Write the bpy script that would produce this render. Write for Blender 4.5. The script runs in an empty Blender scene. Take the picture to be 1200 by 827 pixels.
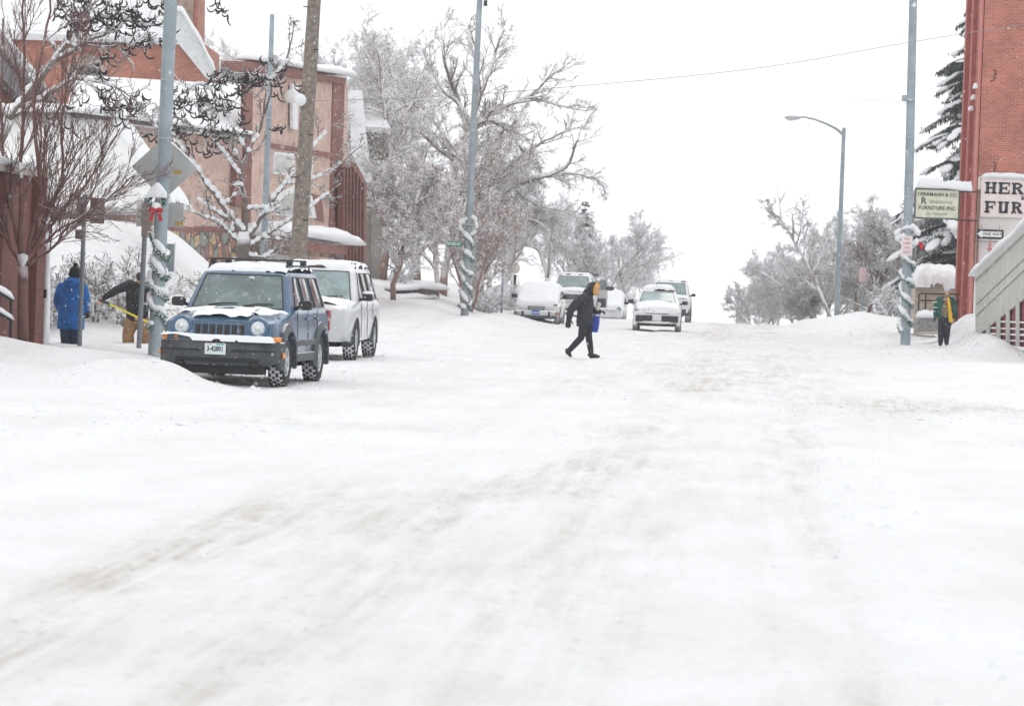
import bpy, bmesh, math, random
import numpy as np
from mathutils import Vector, Matrix, Euler
R = math.radians
random.seed(7)
C = bpy.context.scene.collection
SC = bpy.context.scene

# ------------------------------------------------------------------ camera
FPX = 3500.0                       # focal length in pixels of a 1200 px wide frame
EYE = Vector((0, 0, 1.77))
YAW, ROLL = 4.41, 2.0
PITCH = math.degrees(math.atan(89.4 / FPX))
cam_d = bpy.data.cameras.new('camera'); cam = bpy.data.objects.new('camera', cam_d); C.objects.link(cam)
CM = Matrix.Rotation(R(YAW), 3, 'Z') @ Matrix.Rotation(R(90 - PITCH), 3, 'X') @ Matrix.Rotation(R(ROLL), 3, 'Z')
cam.rotation_euler = CM.to_euler(); cam.location = EYE
cam_d.sensor_width = 36; cam_d.lens = 36 * FPX / 1200
cam_d.clip_start = 0.5; cam_d.clip_end = 6000
cam_d.dof.use_dof = True; cam_d.dof.focus_distance = 55; cam_d.dof.aperture_fstop = 4.0
SC.camera = cam

def P(px, py, s):
    """point seen at pixel (px,py) of the 1200x827 frame where one metre is s pixels"""
    d = FPX / s
    v = CM @ Vector(((px - 600) / FPX, (413.5 - py) / FPX, -1.0))
    return EYE + v * d
def PX(px, py, X):
    """point on the pixel's ray with world x = X"""
    v = CM @ Vector(((px - 600) / FPX, (413.5 - py) / FPX, -1.0))
    return EYE + v * (X / v.x)
def GX(px, s):
    """ground x,y under pixel column px at scale s"""
    p = P(px, 330 + 0.035 * (px - 600), s); return p.x, p.y

# ------------------------------------------------------------------ noise
def _hash(i, j, k):
    n = (i * 374761393 + j * 668265263 + k * 2147483647 // 7) & 0xffffffff
    n = ((n ^ (n >> 13)) * 1274126177) & 0xffffffff
    return ((n ^ (n >> 16)) & 0xffff) / 65535.0
def vnoise(x, y, seed=0):
    x = np.asarray(x, float); y = np.asarray(y, float)
    i = np.floor(x).astype(np.int64); j = np.floor(y).astype(np.int64)
    fx = x - i; fy = y - j
    fx = fx * fx * (3 - 2 * fx); fy = fy * fy * (3 - 2 * fy)
    k = seed * 7919 + 13
    a = _hash(i, j, k); b = _hash(i + 1, j, k); c = _hash(i, j + 1, k); d = _hash(i + 1, j + 1, k)
    return (a * (1 - fx) + b * fx) * (1 - fy) + (c * (1 - fx) + d * fx) * fy - 0.5
def fbm(x, y, seed=0, n=4):
    t = 0; a = 1; f = 1
    for q in range(n):
        t = t + a * vnoise(np.asarray(x) * f, np.asarray(y) * f, seed + q * 17); a *= .5; f *= 2.03
    return t

# ------------------------------------------------------------------ materials
_M = {}
def mat(name, col=(.5, .5, .5), rough=.6, metal=0.0, var=0.0, vscale=4.0, bump=0.0, bscale=20.0, spec=None, coat=0.0):
    if name in _M: return _M[name]
    m = bpy.data.materials.new(name); m.use_nodes = True
    nt = m.node_tree; b = nt.nodes['Principled BSDF']
    b.inputs['Base Color'].default_value = (*col, 1); b.inputs['Roughness'].default_value = rough
    b.inputs['Metallic'].default_value = metal
    if spec is not None: b.inputs['Specular IOR Level'].default_value = spec
    if coat: b.inputs['Coat Weight'].default_value = coat; b.inputs['Coat Roughness'].default_value = .1
    tc = nt.nodes.new('ShaderNodeTexCoord')
    if var > 0:
        n = nt.nodes.new('ShaderNodeTexNoise'); n.inputs['Scale'].default_value = vscale; n.inputs['Detail'].default_value = 6
        nt.links.new(tc.outputs['Object'], n.inputs['Vector'])
        r = nt.nodes.new('ShaderNodeMapRange'); r.inputs['From Min'].default_value = .3; r.inputs['From Max'].default_value = .7
        r.inputs['To Min'].default_value = 1 - var; r.inputs['To Max'].default_value = 1 + var
        nt.links.new(n.outputs['Fac'], r.inputs['Value'])
        mx = nt.nodes.new('ShaderNodeVectorMath'); mx.operation = 'SCALE'
        mx.inputs[0].default_value = col; nt.links.new(r.outputs['Result'], mx.inputs['Scale'])
        nt.links.new(mx.outputs['Vector'], b.inputs['Base Color'])
    if bump > 0:
        n2 = nt.nodes.new('ShaderNodeTexNoise'); n2.inputs['Scale'].default_value = bscale; n2.inputs['Detail'].default_value = 5
        nt.links.new(tc.outputs['Object'], n2.inputs['Vector'])
        bp = nt.nodes.new('ShaderNodeBump'); bp.inputs['Strength'].default_value = bump; bp.inputs['Distance'].default_value = .02
        nt.links.new(n2.outputs['Fac'], bp.inputs['Height']); nt.links.new(bp.outputs['Normal'], b.inputs['Normal'])
    _M[name] = m; return m
def nodes(m): return m.node_tree, m.node_tree.nodes['Principled BSDF'], m.node_tree.nodes, m.node_tree.links

SNOWC = (.74, .75, .765)
def snow_mix(name, col, rough=.6, thr=.35, soft=.25, nscale=3.0, nstr=.5, dust=0.0, dscale=60., var=.15, vscale=6, coat=0, metal=0, bump=0):
    """a surface on which snow lies wherever it faces up, dusted elsewhere"""
    if name in _M: return _M[name]
    m = mat(name, col, rough, var=var, vscale=vscale, coat=coat, metal=metal, bump=bump)
    nt, b, N, L = nodes(m)
    src = b.inputs['Base Color'].links[0].from_socket if b.inputs['Base Color'].links else None
    g = N.new('ShaderNodeNewGeometry'); sx = N.new('ShaderNodeSeparateXYZ'); L.new(g.outputs['Normal'], sx.inputs[0])
    tc = N.new('ShaderNodeTexCoord'); n = N.new('ShaderNodeTexNoise'); n.inputs['Scale'].default_value = nscale; n.inputs['Detail'].default_value = 4
    L.new(tc.outputs['Object'], n.inputs['Vector'])
    a = N.new('ShaderNodeMath'); a.operation = 'MULTIPLY_ADD'; a.inputs[1].default_value = nstr; a.inputs[2].default_value = -nstr * .5
    L.new(n.outputs['Fac'], a.inputs[0])
    s = N.new('ShaderNodeMath'); s.operation = 'ADD'; L.new(sx.outputs['Z'], s.inputs[0]); L.new(a.outputs[0], s.inputs[1])
    mr = N.new('ShaderNodeMapRange'); mr.inputs['From Min'].default_value = thr; mr.inputs['From Max'].default_value = thr + soft
    L.new(s.outputs[0], mr.inputs['Value']); fac = mr.outputs['Result']
    if dust > 0:
        n2 = N.new('ShaderNodeTexNoise'); n2.inputs['Scale'].default_value = dscale; n2.inputs['Detail'].default_value = 3
        L.new(tc.outputs['Object'], n2.inputs['Vector'])
        m2 = N.new('ShaderNodeMapRange'); m2.inputs['From Min'].default_value = .67 - dust * .3; m2.inputs['From Max'].default_value = .76 - dust * .3
        L.new(n2.outputs['Fac'], m2.inputs['Value'])
        mxx = N.new('ShaderNodeMath'); mxx.operation = 'MAXIMUM'; L.new(fac, mxx.inputs[0]); L.new(m2.outputs['Result'], mxx.inputs[1]); fac = mxx.outputs[0]
    mx = N.new('ShaderNodeMix'); mx.data_type = 'RGBA'; mx.inputs['B'].default_value = (*SNOWC, 1)
    if src: L.new(src, mx.inputs['A'])
    else: mx.inputs['A'].default_value = (*col, 1)
    L.new(fac, mx.inputs['Factor']); L.new(mx.outputs['Result'], b.inputs['Base Color'])
    return m

SNOW = mat('snow', SNOWC, .75, bump=.35, bscale=9, spec=.3)
SNOWD = mat('snow_dusty', (.71, .72, .73), .8, var=.05, vscale=8, bump=.3, bscale=14, spec=.3)

def brick(name, c1, c2, mortar, scale=1.0, snow=0.0, dirt=.25):
    if name in _M: return _M[name]
    m = mat(name, c1, .85); nt, b, N, L = nodes(m)
    tc = N.new('ShaderNodeTexCoord'); br = N.new('ShaderNodeTexBrick')
    br.inputs['Color1'].default_value = (*c1, 1); br.inputs['Color2'].default_value = (*c2, 1); br.inputs['Mortar'].default_value = (*mortar, 1)
    br.inputs['Scale'].default_value = 1; br.inputs['Brick Width'].default_value = .22 * scale; br.inputs['Row Height'].default_value = .075 * scale
    br.inputs['Mortar Size'].default_value = .009 * scale; br.inputs['Bias'].default_value = -.2
    L.new(tc.outputs['UV'], br.inputs['Vector'])
    n = N.new('ShaderNodeTexNoise'); n.inputs['Scale'].default_value = .9; n.inputs['Detail'].default_value = 8; L.new(tc.outputs['UV'], n.inputs['Vector'])
    r = N.new('ShaderNodeMapRange'); r.inputs['From Min'].default_value = .3; r.inputs['From Max'].default_value = .7; r.inputs['To Min'].default_value = 1 - dirt; r.inputs['To Max'].default_value = 1 + dirt * .6
    L.new(n.outputs['Fac'], r.inputs['Value'])
    v = N.new('ShaderNodeVectorMath'); v.operation = 'SCALE'; L.new(br.outputs['Color'], v.inputs[0]); L.new(r.outputs['Result'], v.inputs['Scale'])
    out = v.outputs['Vector']
    if snow > 0:
        n2 = N.new('ShaderNodeTexNoise'); n2.inputs['Scale'].default_value = 6; n2.inputs['Detail'].default_value = 6; L.new(tc.outputs['UV'], n2.inputs['Vector'])
        m2 = N.new('ShaderNodeMapRange'); m2.inputs['From Min'].default_value = .68 - snow * .25; m2.inputs['From Max'].default_value = .78 - snow * .25; L.new(n2.outputs['Fac'], m2.inputs['Value'])
        mx = N.new('ShaderNodeMix'); mx.data_type = 'RGBA'; L.new(m2.outputs['Result'], mx.inputs['Factor']); L.new(out, mx.inputs['A']); mx.inputs['B'].default_value = (*SNOWC, 1); out = mx.outputs['Result']
    L.new(out, b.inputs['Base Color'])
    bp = N.new('ShaderNodeBump'); bp.inputs['Strength'].default_value = .4; bp.inputs['Distance'].default_value = .01; L.new(br.outputs['Fac'], bp.inputs['Height']); bp.invert = True
    L.new(bp.outputs['Normal'], b.inputs['Normal'])
    return m

# ------------------------------------------------------------------ mesh builder
class MB:
    def __init__(s): s.v = []; s.f = []; s.sm = []
    def add(s, vs, fs):
        o = len(s.v); s.v += [tuple(q) for q in vs]; s.f += [tuple(i + o for i in f) for f in fs]; return s
    def box(s, c, d, rz=0, rx=0, ry=0):
        h = [x / 2 for x in d]; M = Euler((rx, ry, rz)).to_matrix() if (rz or rx or ry) else None
        vs = []
        for z in (-1, 1):
            for y in (-1, 1):
                for x in (-1, 1):
                    q = Vector((x * h[0], y * h[1], z * h[2]))
                    if M: q = M @ q
                    vs.append(q + Vector(c))
        return s.add(vs, [(0, 2, 3, 1), (4, 5, 7, 6), (0, 1, 5, 4), (2, 6, 7, 3), (0, 4, 6, 2), (1, 3, 7, 5)])
    def tube(s, pts, rad, n=8, caps=True):
        pts = [Vector(p) for p in pts]
        if not hasattr(rad, '__len__'): rad = [rad] * len(pts)
        vs = []; up = None
        for i, p in enumerate(pts):
            t = (pts[min(i + 1, len(pts) - 1)] - pts[max(i - 1, 0)])
            t = t.normalized() if t.length > 1e-9 else Vector((0, 0, 1))
            if up is None: up = Vector((0, 0, 1)) if abs(t.z) < .9 else Vector((0, 1, 0))
            a = t.cross(up)
            if a.length < 1e-6: a = t.cross(Vector((1, 0, 0)))
            a.normalize(); b = a.cross(t); up = b
            for k in range(n):
                th = 2 * math.pi * k / n; vs.append(p + (a * math.cos(th) + b * math.sin(th)) * rad[i])
        fs = [(i * n + k, i * n + (k + 1) % n, (i + 1) * n + (k + 1) % n, (i + 1) * n + k) for i in range(len(pts) - 1) for k in range(n)]
        if caps: fs += [tuple(range(n))[::-1], tuple((len(pts) - 1) * n + k for k in range(n))]
        return s.add(vs, fs)
    def ell(s, c, r, nu=16, nv=10, M=None):
        vs = []; c = Vector(c)
        for j in range(nv + 1):
            ph = math.pi * j / nv
            for k in range(nu):
                th = 2 * math.pi * k / nu; q = Vector((r[0] * math.sin(ph) * math.cos(th), r[1] * math.sin(ph) * math.sin(th), r[2] * math.cos(ph)))
                if M: q = M @ q
                vs.append(c + q)
        return s.add(vs, [(j * nu + k, (j + 1) * nu + k, (j + 1) * nu + (k + 1) % nu, j * nu + (k + 1) % nu) for j in range(nv) for k in range(nu)])
    def prism(s, poly, a, b, ax='y'):
        """poly of 2-D points extruded between a and b along axis"""
        n = len(poly)
        mk = {'y': lambda p, t: (p[0], t, p[1]), 'x': lambda p, t: (t, p[0], p[1]), 'z': lambda p, t: (p[0], p[1], t)}[ax]
        vs = [mk(p, a) for p in poly] + [mk(p, b) for p in poly]
        return s.add(vs, [tuple(range(n)), tuple(range(2 * n - 1, n - 1, -1))] + [(i, i + n, (i + 1) % n + n, (i + 1) % n) for i in range(n)])
    def slab(s, pts, n, t):
        """polygon of world points thickened by t against direction n"""
        pts = [Vector(p) for p in pts]; n = Vector(n).normalized(); k = len(pts)
        vs = pts + [p - n * t for p in pts]
        return s.add(vs, [tuple(range(k)), tuple(range(2 * k - 1, k - 1, -1))] + [(i, i + k, (i + 1) % k + k, (i + 1) % k) for i in range(k)])
    def loft(s, rings, cap=True, close=True):
        n = len(rings[0]); o = []
        for r in rings: o += list(r)
        m = n if close else n - 1
        fs = [(i * n + k, i * n + (k + 1) % n, (i + 1) * n + (k + 1) % n, (i + 1) * n + k) for i in range(len(rings) - 1) for k in range(m)]
        if cap: fs += [tuple(range(n))[::-1], tuple((len(rings) - 1) * n + k for k in range(n))]
        return s.add(o, fs)
    def torus(s, c, R_, r, nu=24, nv=8, M=None):
        vs = []; c = Vector(c)
        for i in range(nu):
            a = 2 * math.pi * i / nu
            for j in range(nv):
                b = 2 * math.pi * j / nv; q = Vector(((R_ + r * math.cos(b)) * math.cos(a), r * math.sin(b), (R_ + r * math.cos(b)) * math.sin(a)))
                if M: q = M @ q
                vs.append(c + q)
        return s.add(vs, [(i * nv + j, ((i + 1) % nu) * nv + j, ((i + 1) % nu) * nv + (j + 1) % nv, i * nv + (j + 1) % nv) for i in range(nu) for j in range(nv)])
    def build(s, name, m, parent=None, smooth=False, angle=35, world=False, uv=False, bevel=0, sub=0, fix=True):
        me = bpy.data.meshes.new(name)
        v = s.v
        if world and parent is not None:
            o = root_loc(parent); v = [(a - o.x, b - o.y, c - o.z) for a, b, c in v]
        me.from_pydata(v, [], s.f); me.update()
        if fix:
            bm = bmesh.new(); bm.from_mesh(me); bmesh.ops.recalc_face_normals(bm, faces=bm.faces)
            if bevel: bmesh.ops.bevel(bm, geom=[e for e in bm.edges if e.is_manifold and e.calc_face_angle(0) > .5], offset=bevel, segments=2, affect='EDGES', profile=.5)
            bm.to_mesh(me); bm.free()
        if uv: box_uv(me)
        if smooth or bevel:
            me.polygons.foreach_set('use_smooth', [True] * len(me.polygons))
            if angle < 180: me.set_sharp_from_angle(angle=R(angle))
        if m is not None: me.materials.append(m)
        o = bpy.data.objects.new(name, me); C.objects.link(o)
        if parent is not None: o.parent = parent
        if sub:
            md = o.modifiers.new('sub', 'SUBSURF'); md.levels = sub; md.render_levels = sub
        return o
def box_uv(me):
    uv = me.uv_layers.new(name='UVMap'); d = uv.data
    for p in me.polygons:
        n = p.normal; ax = max(range(3), key=lambda k: abs(n[k]))
        if ax != 2: # wall: u along the horizontal tangent
            t = Vector((-n.y, n.x, 0)); t.normalize()
        for li in p.loop_indices:
            c = me.vertices[me.loops[li].vertex_index].co
            d[li].uv = (c.x, c.y) if ax == 2 else (c.x * t.x + c.y * t.y, c.z)
def root_loc(o):
    while o.parent is not None: o = o.parent
    return o.location.copy()
def tag(o, label=None, cat=None, group=None, kind=None):
    if label: o['label'] = label
    if cat: o['category'] = cat
    if group: o['group'] = group
    if kind: o['kind'] = kind
    return o
def empty(name, loc, label=None, cat=None, group=None, rz=0):
    o = bpy.data.objects.new(name, None); C.objects.link(o); o.location = loc; o.rotation_euler = (0, 0, rz); o.empty_display_size = .2
    return tag(o, label, cat, group)
def kids(o): return [x for x in C.objects if x.parent == o]
def copy_tree(o, parent=None, top=True):
    c = o.copy(); C.objects.link(c); c.parent = parent
    for k in kids(o): copy_tree(k, c, False)
    return c
def bake(o):
    """replace an object's mesh by its modified version"""
    dg = bpy.context.evaluated_depsgraph_get(); dg.update()
    me = bpy.data.meshes.new_from_object(o.evaluated_get(dg), depsgraph=dg); o.modifiers.clear(); o.data = me; return o
def text(name, s, size, loc, rot, m, parent, ext=.003, off=0.0, sx=1.0, align='CENTER', shear=0.0, sp=1.0):
    cu = bpy.data.curves.new(name, 'FONT'); cu.body = s; cu.size = size; cu.extrude = ext; cu.offset = off; cu.align_x = align; cu.align_y = 'CENTER'; cu.shear = shear; cu.resolution_u = 2; cu.space_character = sp
    t = bpy.data.objects.new(name, cu); C.objects.link(t)
    dg = bpy.context.evaluated_depsgraph_get(); dg.update()
    me = bpy.data.meshes.new_from_object(t.evaluated_get(dg)); bpy.data.objects.remove(t); bpy.data.curves.remove(cu)
    me.transform(Matrix.Translation(loc) @ Euler(rot).to_matrix().to_4x4() @ Matrix.Diagonal((sx, 1, 1, 1)))
    me.materials.clear(); me.materials.append(m)
    o = bpy.data.objects.new(name, me); C.objects.link(o); o.parent = parent; return o
def snow_pad(name, x0, x1, y0, y1, zf, th, parent, seed=0, n=(24, 24), edge=.12, rag=.5, m=None, mask=None, world=False):
    """a blanket of snow with rounded ragged edges lying on the height function zf"""
    nx, ny = n; xs = np.linspace(x0, x1, nx); ys = np.linspace(y0, y1, ny); X, Y = np.meshgrid(xs, ys)
    e = np.minimum(np.minimum(X - x0, x1 - X), np.minimum(Y - y0, y1 - Y)) / edge
    nz = fbm(X * 3.1 + seed, Y * 3.1, seed, 3)
    t = e + nz * rag * 2
    if mask is not None: t = np.minimum(t, mask(X, Y) / edge + nz * rag * 2)
    k = np.clip(t, 0, 1); k = np.sqrt(np.clip(1 - (1 - k) ** 2, 0, 1))
    H = th * k * (1 + .35 * nz) ; on = t > 0.02
    mb = MB(); idx = {}
    for j in range(ny):
        for i in range(nx):
            zz = zf(X[j, i], Y[j, i]); idx[(i, j)] = len(mb.v); mb.v.append((X[j, i], Y[j, i], zz + (H[j, i] if on[j, i] else -.01)))
    for j in range(ny - 1):
        for i in range(nx - 1):
            if on[j, i] or on[j + 1, i] or on[j, i + 1] or on[j + 1, i + 1]:
                mb.f.append((idx[(i, j)], idx[(i + 1, j)], idx[(i + 1, j + 1)], idx[(i, j + 1)]))
    if not mb.f: return None
    used = sorted({a for f in mb.f for a in f}); mp = {a: b for b, a in enumerate(used)}
    mb.v = [mb.v[a] for a in used]; mb.f = [tuple(mp[a] for a in f) for f in mb.f]
    return mb.build(name, m or SNOW, parent, smooth=True, angle=180, world=world, fix=False)

from mathutils.bvhtree import BVHTree
def resting(o, default=0.0):
    """height function of an object's upper surface in its own frame"""
    bm = bmesh.new(); bm.from_mesh(o.data); bv = BVHTree.FromBMesh(bm); bm.free(); last = [default]
    def f(x, y):
        h = bv.ray_cast(Vector((float(x), float(y), 5)), Vector((0, 0, -1)))
        if h[0] is not None: last[0] = h[0].z
        return last[0]
    return f
# ------------------------------------------------------------------ terrain
def gs(x, c, w): return np.exp(-((x - c) / w) ** 2)
def sst(a, b, x):
    t = np.clip((x - a) / (b - a), 0, 1); return t * t * (3 - 2 * t)
CREST = 128.0
def base_h(X, Y):
    """broad shape: level street that falls away beyond the crest"""
    t = np.clip(Y - CREST, 0, None)
    return -.00045 * np.minimum(t, 60) ** 2 - np.clip(t - 60, 0, None) * .038
def hgt(X, Y, fine=True):
    X = np.asarray(X, float); Y = np.asarray(Y, float)
    h = base_h(X, Y)
    cross = 1 - sst(36, 42, Y) + sst(10, 4, Y) * 0          # open crossing in front of the kerbs
    # left pavement with its snow
    lf = sst(-9.6, -10.8, X) * sst(41, 47, Y); h = h + lf * .2
    lf2 = sst(-6.4, -8.2, X) * sst(60, 75, Y); h = h + lf2 * .1
    # bank thrown up by the plough at the left corner
    h = h + .30 * gs(Y, 47.5, 2.6) * sst(-10.2, -12.2, X) * (1 + .25 * vnoise(X * .8, Y * .5, 5))
    h = h + .30 * gs(Y, 47.0, 1.9) * gs(X, -9.8, 1.0)
    h = h + .10 * gs(Y, 43.2, 2.0) * sst(-6.8, -9.0, X)
    # left background: lawn and embankment rising behind the pavement
    h = h + sst(-12.0, -13.4, X) * sst(56.5, 60.5, Y) * .5 + sst(-12.5, -15.5, X) * sst(65, 71, Y) * 2.0 * (1 - sst(77, 83, Y) * .9)
    h = h + .28 * gs(X, -9.1, .8) * gs(Y, 42.6, .8) + .2 * gs(X, -8.3, .5) * gs(Y, 42.9, .5)
    h = h + sst(-8.8, -11.5, X) * sst(92, 104, Y) * .55
    h = h + .28 * gs(X, -8.9, .9) * sst(75, 95, Y)
    # right pavement, mounds
    rt = sst(3.9, 4.8, X) * sst(52, 66, Y); h = h + rt * .13
    h = h + .74 * gs(X, 4.15, 1.25) * gs(Y, 117, 9) + .38 * gs(X, 2.4, .9) * gs(Y, 118, 9)
    h = h + .50 * gs(X, 6.1, 1.3) * gs(Y, 120, 9)
    h = h + .95 * gs(X, 7.15, .75) * gs(Y, 95, 4.5) + .5 * gs(X, 6.8, .6) * gs(Y, 84, 7)
    h = h + .09 * gs(Y, 41.5, 3.0) * sst(2.4, 5.2, X) + .10 * gs(Y, 62, 8) * sst(3.0, 5.0, X)
    h = h + sst(7.5, 12, X) * .5 * sst(60, 100, Y)
    if fine:
        road = sst(-7.6, -6.6, X) * sst(3.6, 3.0, X)
        # wheel ruts
        m = vnoise(Y * .12, X * 0 + 3, 8) * .5 * sst(18, 36, Y)
        for c, w, d in ((-3.4, .22, .022), (-2.1 + 0, .25, .022), (.58, .2, .020), (-.85, .22, .018), (-5.0, .3, .01), (1.9, .25, .012)):
            cc = c + m + .45 * sst(24, 40, Y) * (c == -2.1)
            h = h - road * d * gs(X, cc, w) + road * d * .5 * (gs(X, cc - 2 * w, w * .6) + gs(X, cc + 2 * w, w * .6))
        h = h - .02 * gs(Y, 33.4, .35) * sst(-2, -5, X) - .018 * gs(Y, 36.5, .4) * sst(0, -5, X) - .02 * gs(Y, 47, .5) * sst(-1, 1, X)
        h = h + .030 * fbm(X * .35, Y * .22, 2, 3) + .022 * fbm(X * 1.7, Y * 1.1, 3, 4)
        for c, d in ((-3.75, .02), (-3.35, .025), (-3.0, .015), (-2.5, .015), (-2.15, .025), (-1.8, .02), (-1.0, .02), (-.6, .02), (.35, .018), (.62, .03), (1.7, .015), (2.0, .015)):
            cc = c + m + .10 * vnoise(Y * .5, X * 0 + c, 71); h = h - road * d * gs(X, cc, .075) * (.5 + 1.2 * np.clip(vnoise(Y * .3, X * 0 + c * 3, 72) + .3, 0, 1))
        c = np.clip(vnoise(X * .5, Y * .3, 21) * 2.2 + .1, 0, 1)
        h = h + .045 * c * np.clip(fbm(X * 5.5, Y * 4.5, 4, 3), -.2, 1)
        ch = gs(Y, 44, 3.5) * gs(X, 2.6, 2.2) + .7 * gs(Y, 33.5, 1.8) * sst(-4, -6, X) + .6 * gs(Y, 60, 3) * gs(X, 2.5, 2)
        h = h + ch * .09 * np.clip(fbm(X * 7, Y * 5, 14, 3) + .1, 0, 1)
        ph = np.clip(vnoise(X * 1.1, Y * .9, 61) - .22, 0, 1) * sst(3, 5, X)
        h = h - ph * .25
    return h
def H(x, y, fine=False): return float(hgt(x, y, fine))

def make_ground():
    xs = np.concatenate([np.array([-900, -500, -300, -180, -120, -80, -60, -48, -40, -34, -30, -27]), np.arange(-25, -13, .22), np.arange(-13, 9, .11), np.arange(9, 20, .35), np.array([22, 25, 30, 38, 48, 60, 80, 120, 180, 300, 500, 900])])
    ys = [-60, -30, -15, -5, 0, 4, 7, 9]
    y = 10.
    while y < 150: ys.append(y); y += max(.09, y * .0026)
    while y < 2500: ys.append(y); y *= 1.03
    ys = np.array(ys, float); X, Y = np.meshgrid(xs, ys); Z = hgt(X, Y)
    ny, nx = X.shape; co = np.stack([X, Y, Z], -1).reshape(-1, 3)
    me = bpy.data.meshes.new('snow_ground'); me.vertices.add(nx * ny); me.vertices.foreach_set('co', co.ravel())
    i, j = np.meshgrid(np.arange(nx - 1), np.arange(ny - 1)); a = (j * nx + i).ravel()
    q = np.stack([a, a + 1, a + 1 + nx, a + nx], -1)
    me.loops.add(q.size); me.loops.foreach_set('vertex_index', q.ravel()); me.polygons.add(len(q))
    me.polygons.foreach_set('loop_start', np.arange(len(q)) * 4); me.polygons.foreach_set('loop_total', np.full(len(q), 4)); me.update(); me.validate()
    me.polygons.foreach_set('use_smooth', np.ones(len(q), bool))
    # grit and dirt worked into the snow by wheels: kept as a map of where traffic ran
    road = sst(-7.4, -6.0, X) * sst(3.4, 2.2, X)
    m = vnoise(Y * .12, X * 0 + 3, 8) * .5 * sst(18, 36, Y)
    D = 1.0 * gs(X, -3.42 + m, .30) * sst(30, 17, Y) * 1.3 + .38 * gs(X, -3.0 + m, .8) * sst(34, 22, Y)
    D = D + (.30 + .30 * sst(22, 28, Y)) * gs(X, -2.05 + m + .6 * sst(22, 30, Y), .45) * sst(46, 36, Y)
    D = D + .28 * gs(X, -1.7 + m, 1.1) * sst(50, 30, Y)
    D = D + .62 * gs(X, .58 + m, .15) * sst(44, 36, Y) + .45 * gs(X, .22 + m, .12) * sst(44, 36, Y) + .38 * gs(X, -.5 + m, .75) * sst(44, 32, Y) + .4 * gs(X, -1.25 + m, .16) * sst(44, 36, Y)
    D = D + (.85 * gs(X, -.95, .85) + .65 * gs(X, .9, .8) + .35 * gs(X, -2.6, .6)) * sst(40, 52, Y)
    D = D + .30 * road * sst(30, 42, Y) 
    D = D + .75 * gs(Y, 46, 2.6) * gs(X, 3.6, 1.5) + .45 * gs(Y, 46, 3.0) * sst(-.5, 2, X) * sst(6, 4, X) + .5 * gs(Y, 63, 2.2) * gs(X, 2.6, 1.1) + .45 * gs(Y, 34, .8) * sst(-1, -3, X) * sst(-8, -5.5, X) + .3 * gs(Y, 33, 1.2) * sst(-6, -8, X)
    D = D + .35 * gs(X, .6, 1.7) * gs(Y, 128, 9)
    D = .8 * D * (.65 + .8 * vnoise(X * 1.3, Y * .28, 33) + .5 * vnoise(X * .4, Y * .1, 35))
    at = me.attributes.new('traffic', 'FLOAT', 'POINT'); at.data.foreach_set('value', np.clip(D, 0, 1).ravel().astype(np.float32))
    o = bpy.data.objects.new('snow_ground', me); C.objects.link(o); o['kind'] = 'structure'
    g = mat('street_snow', SNOWC, .8, spec=.25); nt, b, N, L = nodes(g)
    tc = N.new('ShaderNodeTexCoord'); A = N.new('ShaderNodeAttribute'); A.attribute_name = 'traffic'
    n1 = N.new('ShaderNodeTexNoise'); n1.inputs['Scale'].default_value = 1.4; n1.inputs['Detail'].default_value = 9; n1.inputs['Roughness'].default_value = .62
    mp = N.new('ShaderNodeMapping'); mp.inputs['Scale'].default_value = (1, .45, 1); L.new(tc.outputs['Object'], mp.inputs['Vector']); L.new(mp.outputs['Vector'], n1.inputs['Vector'])
    r1 = N.new('ShaderNodeMapRange'); r1.inputs['From Min'].default_value = .36; r1.inputs['From Max'].default_value = .66; r1.inputs['To Min'].default_value = .25; r1.inputs['To Max'].default_value = 1.25
    L.new(n1.outputs['Fac'], r1.inputs['Value'])
    ns = N.new('ShaderNodeTexNoise'); ns.inputs['Scale'].default_value = 1; ns.inputs['Detail'].default_value = 7; ns.inputs['Roughness'].default_value = .7; mq = N.new('ShaderNodeMapping'); mq.inputs['Scale'].default_value = (5.5, .35, 1); L.new(tc.outputs['Object'], mq.inputs['Vector']); L.new(mq.outputs['Vector'], ns.inputs['Vector'])
    rs = N.new('ShaderNodeMapRange'); rs.inputs['From Min'].default_value = .40; rs.inputs['From Max'].default_value = .62; rs.inputs['To Min'].default_value = .35; rs.inputs['To Max'].default_value = 1.5; L.new(ns.outputs['Fac'], rs.inputs['Value'])
    mz = N.new('ShaderNodeMath'); mz.operation = 'MULTIPLY'; L.new(r1.outputs['Result'], mz.inputs[0]); L.new(rs.outputs['Result'], mz.inputs[1])
    mu = N.new('ShaderNodeMath'); mu.operation = 'MULTIPLY'; mu.use_clamp = True; L.new(A.outputs['Fac'], mu.inputs[0]); L.new(mz.outputs[0], mu.inputs[1])
    mx = N.new('ShaderNodeMix'); mx.data_type = 'RGBA'; 
    nv = N.new('ShaderNodeTexNoise'); nv.inputs['Scale'].default_value = .8; nv.inputs['Detail'].default_value = 8; nv.inputs['Roughness'].default_value = .65; L.new(mp.outputs['Vector'], nv.inputs['Vector'])
    cv = N.new('ShaderNodeValToRGB'); cv.color_ramp.elements[0].position = .35; cv.color_ramp.elements[0].color = (.69, .685, .68, 1); cv.color_ramp.elements[1].position = .62; cv.color_ramp.elements[1].color = (.745, .75, .76, 1); L.new(nv.outputs['Fac'], cv.inputs['Fac']); L.new(cv.outputs['Color'], mx.inputs['A'])  # faint mottling: light dirt plus relief shading put into the snow colour
    mx.label = 'clean to gritty'; mx.inputs['B'].default_value = (.50, .468, .425, 1); L.new(mu.outputs[0], mx.inputs['Factor'])
    # crumbs of grit
    v = N.new('ShaderNodeTexNoise'); v.inputs['Scale'].default_value = 11; v.inputs['Detail'].default_value = 4; L.new(tc.outputs['Object'], v.inputs['Vector'])
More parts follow.
